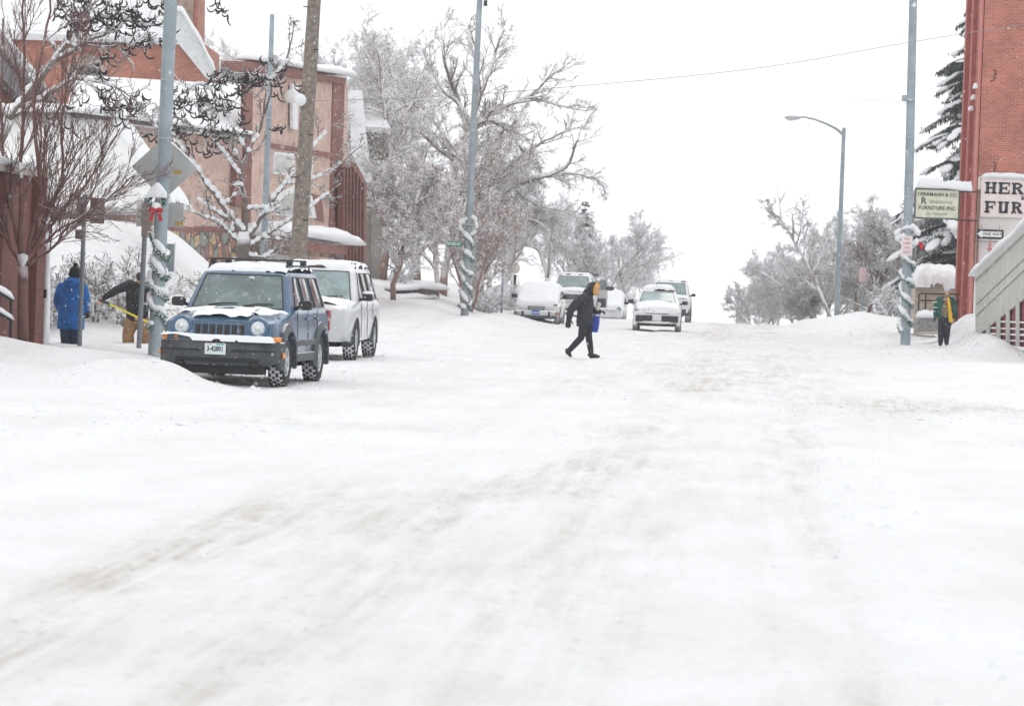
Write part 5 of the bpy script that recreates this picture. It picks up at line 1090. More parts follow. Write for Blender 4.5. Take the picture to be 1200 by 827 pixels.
def ridge_snow(r, pts, w_, th, seed, name='snow_cap', n=40, world=True, m=None):
    """rounded snow lying along a line of world points"""
    rng = random.Random(seed); P_ = [Vector(p) for p in pts]; rings = []; off = root_loc(r) if world else V3(0, 0, 0)
    for i in range(n + 1):
        f = i / n * (len(P_) - 1); k = min(int(f), len(P_) - 2); p = P_[k].lerp(P_[k + 1], f - k) - off; d = (P_[-1] - P_[0]); s = Vector((d.y, -d.x, 0)).normalized() if (abs(d.x) + abs(d.y)) > 1e-5 else V3(1, 0, 0)
        t = th * (1 + .5 * float(fbm(i * .31 + seed, seed * 1.7, seed, 2))); ww = w_ * (1 + .25 * float(vnoise(i * .4, seed + .5, seed)))
        if i in (0, n): t *= .35
        rings.append([p + s * ww * a + V3(0, 0, t * b) for a, b in ((-.5, -.03), (-.56, .25), (-.45, .75), (-.2, 1), (.2, 1), (.45, .75), (.56, .25), (.5, -.03))])
    return MB().loft(rings).build(name, m or SNOW, r, smooth=True, angle=180)

# --- right: furniture shop
def furniture_shop():
    qf, nf, df = plane(1141, 36, 1260, 36); a = P(1141, 345, 36); 
    Y0 = a.y; X0 = a.x; r = empty('furniture_shop', (X0, Y0, 0), 'tall red brick shop with a white painted lower wall and black lettering', 'building')
    def F(x, z): return (x, Y0, z)
    W_ = 14.0; ztop = 14.0; zw = (qf(1170, 208)).z
    MB().box((X0 + W_ / 2, Y0 + 3.3, (ztop + zw) / 2), (W_, 6.6, ztop - zw)).build('brick_wall', REDBR, r, world=True, uv=True)
    # lower painted wall
    MB().box((X0 + W_ / 2, Y0 + 3.3, zw / 2 - .5), (W_, 6.58, zw + .98)).build('painted_wall', WHITEB, r, world=True, uv=True)
    SIDE = mat('red_painted_pilaster', (.33, .085, .07), .7, var=.2, vscale=3)
    MB().box((X0 - .02, Y0 + .30, (ztop) / 2 + .0), (.16, .5, ztop + .2)).build('corner_pilaster', mat('smooth_red_paint', (.50, .17, .14), .7, var=.1), r, world=True)
    for k in range(2): MB().box((X0 - .06, Y0 + 3.0 + k * 3.0, ztop / 2), (.22, .7, ztop)).build('street_side_pilaster', SIDE, r, world=True)
    MB().box((X0 - .01, Y0 + 3.3, ztop / 2), (.03, 6.5, ztop)).build('street_side_wall', SIDE, r, world=True)
    for py in (103, 114, 125): p = qf(1137 - (py - 103) * .28, py); MB().ell((X0 - .13, Y0 + .4 + (py - 103) * .06, p.z), (.10, .12, .09), 10, 6).build('ledge_snow', SNOW, r, smooth=True) if False else ridge_snow(r, [(X0 - .17, Y0 + .1 + (py - 103) * .08, p.z), (X0 - .17, Y0 + .5 + (py - 103) * .08, p.z)], .16, .15, py, 'ledge_snow', 6)
    for py0, py1 in ((82, 95), (190, 204)):
        p0, p1 = qf(1165, py0), qf(1163, py1); MB().tube([p0 + V3(-.05, -.04, 0), p0 + V3(.05, -.05, -.03), (p0 + p1) / 2 + V3(.06, -.05, 0), p1 + V3(.04, -.05, .02), p1 + V3(-.08, -.05, -.03)], .018, 6).build('wall_hook', BLACK, r, world=True, smooth=True)
    MB().tube([qf(1147, 222) + V3(0, -.06, 0), qf(1144, 330) + V3(0, -.06, 0)], .04, 8).build('drainpipe', mat('rusty_pipe', (.25, .12, .10), .8), r, world=True, smooth=True)
    # sign painted on a board: words in slab letters
    p0, p1 = qf(1150, 209), qf(1149, 254); zc = (p0.z + p1.z) / 2; hh = p0.z - p1.z; xl = p0.x
    g = empty('shop_sign', (xl, Y0 - .05, zc), 'large pale sign board lettered HERRMANN & FURNITURE on the brick shop', 'sign')
    MB().box((2.6, 0, 0), (5.2, .05, hh)).build('board', mat('pinkish_board', (.72, .63, .60), .8, var=.06), g)
    MB().box((2.6, -.0, hh / 2 + .03), (5.3, .12, .05)).build('top_rail', WFRAME, g); ridge_snow(g, [(0, 0, hh / 2 + .05), (5.2, 0, hh / 2 + .05)], .2, .14, 2, 'sign_snow', 40, world=False)
    BLK = mat('black_sign_paint', (.035, .035, .05), .8, var=.35, vscale=12)
    def glyph(ch, x, z, w_, h_, t=.10):
        o = MB(); y = -.032; b_ = lambda cx, cz, dx, dz: o.box((x + cx, y, z + cz), (dx, .012, dz)); sf = .035
        def arc(cx, cz, rx, rz, a0, a1, th):
            n = 12; ri = []
            for k in range(n + 1):
                a = R(a0 + (a1 - a0) * k / n); ri.append([(x + cx + (rx) * math.cos(a), y - .006, z + cz + rz * math.sin(a)), (x + cx + (rx - th) * math.cos(a), y - .006, z + cz + (rz - th * .7) * math.sin(a)), (x + cx + (rx - th) * math.cos(a), y + .006, z + cz + (rz - th * .7) * math.sin(a)), (x + cx + rx * math.cos(a), y + .006, z + cz + rz * math.sin(a))])
            o.loft(ri)
        def stem(cx, top=True, bot=True):
            b_(cx, 0, t, h_)
            if top: b_(cx, h_ / 2 - .028, t + 2 * sf, .056)
            if bot: b_(cx, -h_ / 2 + .028, t + 2 * sf, .056)
        if ch == 'H': stem(-w_ / 2 + t / 2 + sf); stem(w_ / 2 - t / 2 - sf); b_(0, 0, w_ - 2 * t, .06)
        elif ch in 'EF':
            stem(-w_ / 2 + t / 2 + sf); b_(.02, h_ / 2 - .028, w_ - .06, .056); b_(w_ / 2 - .03, h_ / 2 - .07, .04, .13); b_(-.0, 0, w_ * .45, .055); b_(w_ * .2, 0, .035, .13)
            if ch == 'E': b_(.02, -h_ / 2 + .028, w_ - .06, .056); b_(w_ / 2 - .03, -h_ / 2 + .07, .04, .13)
        elif ch == 'R': stem(-w_ / 2 + t / 2 + sf); arc(-.02, h_ * .24, w_ * .46, h_ * .26, -90, 90, t * .9); b_(-.06, h_ / 2 - .028, w_ * .4, .056); b_(-.06, -.0, w_ * .4, .05); o.prism([(x - .02, z + .0), (x + .07, z + .0), (x + w_ / 2 - .0, z - h_ / 2 + .05), (x + w_ / 2 + .02, z - h_ / 2), (x + w_ / 2 - .12, z - h_ / 2)], y - .006, y + .006)
        elif ch == 'U': stem(-w_ / 2 + t / 2 + sf, bot=False); stem(w_ / 2 - t / 2 - sf, bot=False); o.v = o.v[:]; arc(0, -h_ * .18, w_ / 2 - sf, h_ * .34, 180, 360, t)
        elif ch == 'N': stem(-w_ / 2 + t / 2 + sf); stem(w_ / 2 - t / 2 - sf); o.prism([(x - w_ / 2 + .04, z + h_ / 2), (x - w_ / 2 + .16, z + h_ / 2), (x + w_ / 2 - .04, z - h_ / 2), (x + w_ / 2 - .16, z - h_ / 2)], y - .006, y + .006)
        elif ch == 'M': stem(-w_ / 2 + t / 2 + sf); stem(w_ / 2 - t / 2 - sf); o.prism([(x - w_ / 2 + .06, z + h_ / 2), (x - w_ / 2 + .16, z + h_ / 2), (x + .04, z - .1), (x - .04, z - .1)], y - .006, y + .006); o.prism([(x + w_ / 2 - .06, z + h_ / 2), (x + w_ / 2 - .16, z + h_ / 2), (x - .04, z - .1), (x + .04, z - .1)], y - .006, y + .006)
        elif ch == 'A': o.prism([(x - .04, z + h_ / 2), (x + .05, z + h_ / 2), (x + w_ / 2, z - h_ / 2), (x + w_ / 2 - .12, z - h_ / 2)], y - .006, y + .006); o.prism([(x - .04, z + h_ / 2), (x + .03, z + h_ / 2), (x - w_ / 2 + .07, z - h_ / 2), (x - w_ / 2, z - h_ / 2)], y - .006, y + .006); b_(0, -.06, w_ * .5, .05)
        elif ch == 'I': stem(0)
        elif ch == 'T': stem(0); b_(0, h_ / 2 - .028, w_ - .04, .056); b_(-w_ / 2 + .04, h_ / 2 - .07, .04, .12); b_(w_ / 2 - .04, h_ / 2 - .07, .04, .12)
        return o.build('letter', BLK, g)
    x = .12
    for ch in 'HERRMANN': glyph(ch, x + .19, .32, .38, .38); x += .43 
    x = .12
    for ch in 'FURNITURE': glyph(ch, x + .19, -.30, .36 if ch != 'I' else .2, .38); x += .43 if ch != 'I' else .3
    text('letter', '&', .2, (1.35, -.035, .02), (R(90), 0, 0), BLK, g, off=.002)
    # one way sign
    c = qf(1160.5, 274.5, .5); g = empty('one_way_sign', c, 'black ONE WAY sign with a white arrow pointing left by the white wall', 'sign')
    MB().box((0, 0, 0), (.86, .012, .31)).build('panel', BLACK, g, bevel=.01)
    MB().prism([(-.42, .0), (-.27, .13), (-.27, .085), (.36, .085), (.36, -.085), (-.27, -.085), (-.27, -.13)], -.012, -.007).build('arrow', WHITEP, g)
    text('lettering', 'ONE WAY', .13, (.06, -.014, 0), (R(90), 0, 0), BLACK, g, off=.002)
    for x in (-.28, .28): MB().box((x, .02, 0.2), (.03, .03, .2)).build('bracket', SIGNB, g)
    MB().tube([(-.55, .05, -.24), (.5, .05, -.24)], .012, 6).build('rail', BLACK, g); MB().tube([(.0, .04, -.10), (.0, .04, -1.9)], .03, 8).build('post', SIGNB, g)
    MB().ell((.0, -.02, -.33), (.05, .03, .10), 10, 8).ell((.0, -.02, -.48), (.10, .03, .05), 10, 8).build('red_reflector', mat('dull_red', (.5, .16, .17), .6), g, smooth=True)
    # hanging sign
    c = P(1098, 239, 36.5); g = empty('hanging_sign', c, 'cream hanging sign with old lettering projecting from the brick shop', 'sign')
    MB().box((0, 0, 0), (1.36, .10, .90)).build('panel', mat('cream_board', (.60, .60, .47), .7, var=.12, vscale=5), g)
    MB().box((0, 0, .47), (1.44, .14, .05)).box((0, 0, -.47), (1.44, .14, .05)).box((-.70, 0, 0), (.05, .14, .9)).box((.70, 0, 0), (.05, .14, .9)).build('frame', mat('dark_green_frame', (.07, .09, .08), .6), g)
    for (tx, sz, z, f_) in (('HERRMANN & CO', .16, .29, .95), ('enaissance', .19, .07, .9), ('FURNITURE INC', .17, -.14, .95), ('Est. Mercantile', .13, -.32, .9)): text('lettering', tx, sz, (.0 if z != .07 else .12, -.055, z), (R(90), 0, 0), INK if z in (.29, -.14) else mat('grey_lettering', (.22, .23, .19), .7), g, sx=f_, off=.003 if z in (.29, -.14) else 0, shear=.2 if z == -.32 else 0)
    text('lettering', 'R', .30, (-.43, -.055, .08), (R(90), 0, 0), INK, g, off=.006)
    for z in (.42, -.50): MB().tube([(.6, 0, z), (1.35, 0, z)], .025, 6).build('bracket', BLACK, g)
    ridge_snow(g, [(-.66, 0, .50), (.3, 0, .50), (.72, 0, .46), (1.1, 0, .44)], .34, .30, 9, 'sign_snow', 30, world=False)
furniture_shop()

# --- right: stair wall of weathered boards
def stair_wall():
    q, n, d = plane(1143, 39, 1200, 43.5); a = q(1143, 404); r = empty('stair_wall', a, 'grey boarded stair wall with red slots under a slanting snow cap', 'wall')
    BO = mat('grey_boards', (.46, .46, .42), .85, var=.10, vscale=2); nt, b_, N, L = nodes(BO); tc = N.new('ShaderNodeTexCoord'); w_ = N.new('ShaderNodeTexWave'); w_.inputs['Scale'].default_value = .9; w_.bands_direction = 'X'; L.new(tc.outputs['UV'], w_.inputs['Vector'])
    bp = N.new('ShaderNodeBump'); bp.inputs['Strength'].default_value = .5; bp.inputs['Distance'].default_value = .04; L.new(w_.outputs['Fac'], bp.inputs['Height']); L.new(bp.outputs['Normal'], b_.inputs['Normal'])
    face_(r, q, n, [(1143, 325), (1200, 271), (1290, 186), (1290, 268), (1200, 350), (1152, 388), (1143, 388)], 'upper_boards', BO, .06)
    face_(r, q, n, [(1143, 388), (1150, 388), (1150, 405), (1143, 404)], 'end_post', BO, .06)
    face_(r, q, n, [(1143, 402.5), (1290, 421), (1290, 430), (1143, 406)], 'sill', CONC, .35, .06)
    face_(r, q, n, [(1148, 386), (1290, 250), (1290, 422), (1148, 404)], 'recess', mat('dark_red_panel', (.20, .03, .045), .8, var=.3), .1, -.07)
    for x in (1157.5, 1169.5, 1180.5, 1192, 1206, 1222, 1240, 1262): y = 388 - (x - 1152) * .8; face_(r, q, n, [(x - 1.9, y - 4), (x + 1.9, y - 6), (x + 1.9, 404.6 + (x - 1143) * .12), (x - 1.9, 404.2 + (x - 1143) * .12)], 'post', BO, .03, .01)
    for k, y in enumerate((391, 398, 376, 384)):
        x0 = (1152, 1152, 1166, 1160)[k]; ridge_snow(r, [q(x0, y + (x0 - 1143) * .06, -.04), q(1280, y + 6, -.04)], .04, .045, k + 3, 'slot_snow', 30)
    for o_ in (14, 27): MB().tube([q(1144, 325 + o_ + 18, .01), q(1290, 186 + o_ + 18, .01)], .012, 4).build('seam', mat('seam_dark', (.15, .15, .14), .9), r, world=True)
    MB().tube([q(1143, 327, .03), q(1200, 273, .03), q(1290, 188, .03)], .05, 6).build('coping', BO, r, world=True)
    ridge_snow(r, [q(1144, 324, -.12), q(1165, 304, -.12), (q(1200, 271, -.12)), q(1290, 186, -.12)], .42, .24, 4, 'snow_cap', 40)
    ridge_snow(r, [q(1143, 403, .08), q(1290, 424, .08)], .25, .10, 6, 'sill_snow', 30)
stair_wall()
# --- right: low concrete wall, railing, stone planter, shed
q, n, d = plane(1075, 33.5, 1125, 33.5)
r = empty('low_wall', q(1075, 375), 'tan concrete wall under a thick cornice of snow behind the person in green', 'wall')
face_(r, q, n, [(1073, 334), (1124, 330), (1122, 385), (1071, 385)], 'wall', CONC, 2.2); w0, w1 = q(1070, 335), q(1127, 335); o_ = root_loc(r); k_ = snow_pad('snow_cap', w0.x - o_.x, w1.x - o_.x, w0.y - o_.y - .25, w0.y - o_.y + 2.4, lambda x, y: w0.z - o_.z + .12 * (y), .55, r, 5, (40, 30), edge=.5, rag=.18)
q, n, d = plane(1075, 35, 1130, 35); r = empty('railing', q(1077, 375), 'dark metal railing in front of the tan concrete wall', 'railing')
for a_, b2 in (((1078, 344), (1124, 345)), ((1078, 352), (1124, 353))): MB().tube([q(*a_), q(*b2)], .028, 6).build('rail', BLACK, r, world=True, smooth=True)
for x in (1077, 1085, 1122): MB().tube([q(x, 344), q(x - 1.5, 385)], .028, 6).build('upright', BLACK, r, world=True, smooth=True)
q, n, d = plane(1072, 38, 1100, 38); r = empty('stone_planter', q(1086, 391), 'snow-topped stone planter between the right lamp post and the person in green', 'planter')
face_(r, q, n, [(1077, 371), (1097, 371), (1101, 390), (1073, 390)], 'block', mat('speckled_granite', (.25, .24, .23), .9, var=.6, vscale=18, bump=.8), .6, bevel=.02); face_(r, q, n, [(1075, 388), (1100, 388), (1101, 392), (1074, 392)], 'base', CONC, .7, .04)
ridge_snow(r, [q(1075, 372, -.3), q(1100, 372, -.3)], .75, .24, 7, 'snow_cap', 16)
q, n, d = plane(1085, 27, 1125, 27); r = empty('shed', q(1085, 375), 'blue-grey shed with a tan side behind the snow-capped wall', 'shed')
face_(r, q, n, [(1087, 288), (1103, 284), (1102, 375), (1085, 375)], 'door_panel', mat('blue_grey_boards', (.22, .27, .33), .8, var=.15), 1.5); face_(r, q, n, [(1103, 289), (1122, 293), (1121, 375), (1102, 375)], 'side_wall', CONC, 1.5, -.01); ridge_snow(r, [q(1086, 288, -.7), q(1104, 286, -.7), q(1122, 292, -.7)], 1.6, .35, 3, 'snow_cap', 16)

# --- left: near brick wall with rails and downpipe
def near_left():
    X0 = -13.1; a = P(46, 305, 63); Y1 = a.y; r = empty('brick_building', (X0, Y1, 0), 'dark red brick building at the left edge of the view', 'building')
    zt = 3.3; MB().box((X0 - 3, Y1 - 6, zt / 2 - .3), (6, 12, zt + .6)).build('wall', DARKBR, r, world=True, uv=True)
    for k in range(4): MB().box((X0 + .05, Y1 - .35 - k * 2.6, zt / 2), (.16, .7, zt - .02)).build('brick_pier', DARKBR, r, world=True, uv=True)
    MB().box((X0 - 3, Y1 - 6, zt + .05), (6.3, 12.3, .12)).build('coping', CONC, r, world=True); ridge_snow(r, [(X0 - 1, Y1 - 12, zt + .1), (X0 - 1, Y1, zt + .1)], 2.3, .3, 3, 'roof_snow', 20)
    MB().tube([(X0 + .16, Y1 - .02, 0), (X0 + .16, Y1 - .02, 2.0), (X0 + .12, Y1 - .02, 2.2), (X0 + .12, Y1 - .02, 3.2)], .055, 8).build('downpipe', WFRAME, r, world=True, smooth=True)
    ridge_snow(r, [(X0 + .22, Y1 + .05, .2), (X0 + .2, Y1 + .08, 1.1), (X0 + .16, Y1 + .05, 2.1)], .14, .10, 8, 'ice_crust', 12)
    MB().box((X0 + .14, Y1 - .05, 1.15), (.08, .1, .16)).build('tap_box', BLACK, r, world=True)
    g = empty('handrail', P(8, 380, 70), 'black step handrail with snow at the left edge', 'railing')
    for y0, y1_ in ((342, 352), (367, 376)):
        A, B = P(-25, y0 - 14, 71), P(14, y1_, 70); MB().tube([A, B], .03, 6).build('rail', BLACK, g, world=True, smooth=True); ridge_snow(g, [A + V3(0, 0, .02), B + V3(0, 0, .02)], .10, .10, int(y0), 'rail_snow', 14)
    MB().tube([P(13, 350, 70), P(12, 405, 70)], .028, 6).build('upright', BLACK, g, world=True)
near_left()
# --- left: church and the raking roof in front of it
def church():
    q, n, d = plane(30, 28, 235, 28); r = empty('church', q(130, 330), 'orange brick church with arched window and snow-laden roofs', 'church')
    face_(r, q, n, [(-60, 36), (235, 48), (232, 330), (-60, 330)], 'wall', CHBR, 8)
    face_(r, q, n, [(-60, 32), (205, 41), (205, 48), (-60, 40)], 'eave', WFRAME, .6, .35)
    # roof slope
    A, B = q(-70, 36, .5), q(212, 45, .5); up = V3(0, 5, 3.4)
    MB().slab([A, B, B + up, A + up], (0, -.55, 1), .3).build('roof', ROOFS, r, world=True)
    # right gable with white bargeboards
    face_(r, q, n, [(203, 46), (206, 20), (240, 70), (236, 100), (232, 330), (203, 330)], 'gable_wall', CHBR, .4, .25)
    face_(r, q, n, [(203, 44), (203, 12), (214, 14), (252, 84), (252, 98), (240, 90)], 'bargeboard', mat('pale_bargeboard', (.62, .64, .65), .8, var=.12), .35, .5)
    ridge_snow(r, [q(204, 13, .4), q(214, 15, .4), q(236, 52, .4), q(252, 84, .4)], .7, .22, 3, 'bargeboard_snow', 20)
    # tower
    t = face_(r, q, n, [(205, 55), (207, -60), (233, -60), (231, 45)], 'tower', CHBR, 3, -1.0); face_(r, q, n, [(209, 30), (211, -60), (228, -60), (226, 30)], 'tower_louvre', mat('tan_louvre', (.33, .24, .19), .9, var=.3), .1, -.9)
    # arched window
    arc = [(101 + 23 * math.cos(R(a)), 90 - 27 * math.sin(R(a))) for a in range(0, 181, 15)]
    w_ = face_(r, q, n, [(124, 104)] + arc + [(78, 104)], 'window', mat('tan_arch_stone', (.38, .33, .28), .9, var=.25, vscale=4), .2, .06)
    arc = [(101 + 17 * math.cos(R(a)), 92 - 16 * math.sin(R(a))) for a in range(0, 181, 15)]
    face_(r, q, n, [(118, 100)] + arc + [(84, 100)], 'pane', GL_TINT, .05, .09)
church()
def rake_house():
    q, n, d = plane(-60, 42, 70, 38); r = empty('brick_house', q(20, 330), 'brick house end under a raking snow-edged eave at upper left', 'house')
    face_(r, q, n, [(-60, 20), (0, 80), (48, 140), (48, 330), (-60, 330)], 'wall', CHBR, 4)
    face_(r, q, n, [(-60, -8), (-2, 62), (62, 140), (54, 150), (-2, 86), (-60, 20)], 'fascia', mat('grey_fascia', (.25, .26, .28), .8, var=.25), .3, .35)
    ridge_snow(r, [q(-60, -12, .2), q(0, 62, .2), (q(64, 138, .2))], 1.0, .30, 6, 'roof_snow', 24)
rake_house()
# --- left: long stucco building; hipped roof, wing, tall block
def stucco():
    q, n, d = plane(60, 44, 293, 38); r = empty('stucco_building', q(240, 330), 'pink stucco building with brown brick trim, stone base and snowy roofs', 'building')
    G = lambda z, px: q(px, 312 + (px - 230) * .035 - (z - 1.77) * q_s(px)); 
    face_(r, q, n, [(-60, 236), (204, 244), (204, 265), (-60, 258)], 'stucco_wall', STUC, 3, 2.0); face_(r, q, n, [(90, 130), (234, 150), (296, 160), (296, 268), (90, 262)], 'wing_wall', STUC, .6, 0); face_(r, q, n, [(200, 264), (296, 267), (296, 275), (200, 272)], 'wing_brick_band', TRIMBR, .4, .05); face_(r, q, n, [(200, 271), (296, 274), (296, 345), (200, 345)], 'wing_stone_base', STONE, .5, .1)
    face_(r, q, n, [(-60, 257), (204, 264), (204, 272), (-60, 265)], 'brick_band', TRIMBR, 3, 2.04)
    face_(r, q, n, [(-60, 264), (204, 271), (204, 345), (-60, 350)], 'stone_base', STONE, 3, 2.08)
    # hipped roof, snow worn to grey in its middle
    up = [q(-60, 236, 2.8), q(214, 246, 2.8)]; t0, t1 = q(-60, 130, .2), q(128, 132, .2)
    MB().slab([up[0], up[1], t1, t0], (n.x, n.y, .8), .3).build('hip_roof', mat('worn_snowy_roof', (.66, .66, .65), .85, var=.10, vscale=.5, bump=.5, bscale=5), r, world=True)
    MB().slab([up[1], q(214, 246, 2.8) - n * 2.6, t1], (.7, .3, .6), .25).build('hip_roof_side', ROOFS, r, world=True)
    ridge_snow(r, [t0, t1], .9, .25, 4, 'ridge_snow', 20); ridge_snow(r, [t1, up[1]], .9, .22, 5, 'hip_snow', 30)
    # wing roof
    A, B = q(86, 132, .4), q(293, 158, .4); C1, D1 = q(90, 88, -4.5), q(293, 100, -4.5)
    MB().slab([A, B, D1, C1], (n.x, n.y, .8), .25).build('wing_roof', ROOFS, r, world=True); MB().tube([A + V3(0, 0, -.05), B + V3(0, 0, -.05)], .07, 6).build('gutter', mat('dark_gutter', (.12, .11, .11), .8), r, world=True); ridge_snow(r, [A, B], .5, .12, 8, 'eave_snow', 40)
    # tall block
    q2, n2, d2 = plane(293, 38, 405, 34.5)
    e_ = MB().slab([q2(x, y) for x, y in [(290, 78), (404, 98), (400, 345), (290, 345)]], (0, -1, 0), .9).build('tall_stucco_wall', STUC, r, world=True, uv=True)
    face_(r, q2, n2, [(292, 72), (406, 92), (405, 99), (291, 84)], 'cornice', TRIMBR, .9, .12); ridge_snow(r, [q2(290, 70, -.1), q2(408, 90, -.1)], .75, .24, 11, 'cornice_snow', 30)
    face_(r, q2, n2, [(391, 97), (404, 99), (399, 300), (386, 300)], 'corner_brickwork', TRIMBR, .2, .05)
    face_(r, q2, n2, [(290, 84), (297, 86), (293, 300), (286, 300)], 'left_brickwork', TRIMBR, .2, .05)
    face_(r, q2, n2, [(278, 185), (296, 187), (292, 243), (276, 241)], 'brown_panel', TRIMBR, .2, .09)
    # windows with white frames
    for (x0, x1, y0, y1) in ((322, 345, 178, 206), (356, 367, 182, 206)):
        f = face_(r, q2, n2, [(x0, y0), (x1, y0 + 2), (x1 - 1, y1), (x0 - 1, y1 - 2)], 'window', WFRAME, .12, .06)
        face_(r, q2, n2, [(x0 + 2, y0 + 3), (x1 - 2, y0 + 5), (x1 - 3, y1 - 3), (x0 + 1, y1 - 5)], 'pane', PALEG, .03, .08)
    f = face_(r, q2, n2, [(326, 228), (350, 215), (366, 230), (371, 256), (322, 252)], 'arched_window', WFRAME, .12, .06); face_(r, q2, n2, [(330, 234), (350, 222), (362, 234), (366, 253), (327, 249)], 'pane', PALEG, .03, .09)
    face_(r, q2, n2, [(366, 227), (377, 230), (380, 260), (371, 258)], 'brown_surround', TRIMBR, .1, .05)
    face_(r, q2, n2, [(318, 168), (392, 180), (391, 185), (318, 173)], 'string_course', TRIMBR, .12, .07)
    w_ = face_(r, q2, n2, [(343, 98), (350, 99), (349, 152), (343, 151)], 'wall_sign', WFRAME, .10, .16); MB().ell(q2(341, 113, .25), (.26, .15, .22), 12, 8).build('snow_lump', SNOW, r, world=True, smooth=True)
    # entrance canopy
    face_(r, q2, n2, [(310, 276), (398, 288), (398, 298), (310, 289)], 'canopy', TRIMBR, 1.6, 1.5); ridge_snow(r, [q2(309, 276, .8), q2(340, 277, .8), q2(399, 287, .8)], 1.7, .40, 12, 'canopy_snow', 24)
    face_(r, q2, n2, [(313, 288), (396, 297), (396, 303), (313, 296)], 'canopy_stone', STONE, 1.2, 1.2); face_(r, q2, n2, [(314, 296), (344, 300), (344, 345), (314, 345)], 'door_panel', WFRAME, .1, .4)
    # fluted brick side towards the street
    q3, n3, d3 = plane(403, 34.5, 429, 32.6)
    face_(r, q3, n3, [(401, 188), (417, 190), (430, 215), (428, 345), (399, 345)], 'street_side', TRIMBR, .5, 0)
    for k in range(7): x = 402.5 + k * 3.9; face_(r, q3, n3, [(x + .2, 196 + max(0, k - 3) * 6), (x + 2.0, 198 + max(0, k - 3) * 6), (x + 1, 345), (x - .8, 345)], 'brick_fin', DARKBR, .2, .12)
def q_s(px): return lerp(44, 38, (px - 60) / 233)
stucco()
def white_gable():
    q, n, d = plane(400, 30, 460, 30); r = empty('white_gabled_house', q(430, 345), 'grey house with a steep snow-covered gable right of the brick block', 'house')
    face_(r, q, n, [(426, 147), (452, 150), (450, 345), (424, 345)], 'wall', mat('grey_siding', (.30, .29, .27), .9, var=.2, vscale=2), 3, -.3)
    MB().slab([q(422, 148, .3), q(458, 150, .3), q(446, 128, -2.5), q(424, 122, -2.5)], (n.x, n.y, 1), .3).build('roof', ROOFS, r, world=True)
    c = face_(r, q, n, [(404, 106), (424, 106), (426, 130), (436, 214), (429, 214), (411, 178), (411, 146), (404, 144)], 'gable_edge', mat('snow_plastered_gable', (.78, .79, .80), .9, var=.05, bump=.6, bscale=5), .6, .3)
    face_(r, q, n, [(428, 150), (434, 150), (433, 345), (427, 345)], 'corner_board', mat('brown_siding', (.22, .18, .16), .9, var=.2), .1, -.25)
white_gable()
# terrace wall and hedge beyond the silver SUV
def terrace():
    q, n, d = plane(450, 33, 515, 31); r = empty('terrace_wall', q(480, 365), 'low dark stone terrace wall striped with snow beyond the silver SUV', 'wall')
    for k, (y0, y1, x0, x1) in enumerate(((339, 347, 452, 506), (350, 358, 456, 500))):
        face_(r, q, n, [(x0, y0), (x1, y0 - 2), (x1, y1 - 3), (x0, y1)], 'stone_course', mat('dark_field_stone', (.12, .115, .10), .95, var=.5, vscale=6, bump=1), .5, .4 * k, bevel=.04); ridge_snow(r, [q(x0 - 1, y0 + 1, .4 * k - .2), q(x1 + 1, y0 - 1, .4 * k - .2)], .8, .17, k + 21, 'snow_cap', 24)
    face_(r, q, n, [(452, 356), (512, 352), (512, 375), (452, 375)], 'bank_face', SNOWD, .5, -.1)
    face_(r, q, n, [(499, 339), (512, 339), (512, 356), (499, 356)], 'pillar', mat('brown_stone', (.15, .12, .11), .9, var=.4, vscale=9), .6, .5); ridge_snow(r, [q(497, 339, .3), q(514, 339, .3)], .8, .2, 33, 'pillar_snow', 10)
terrace()
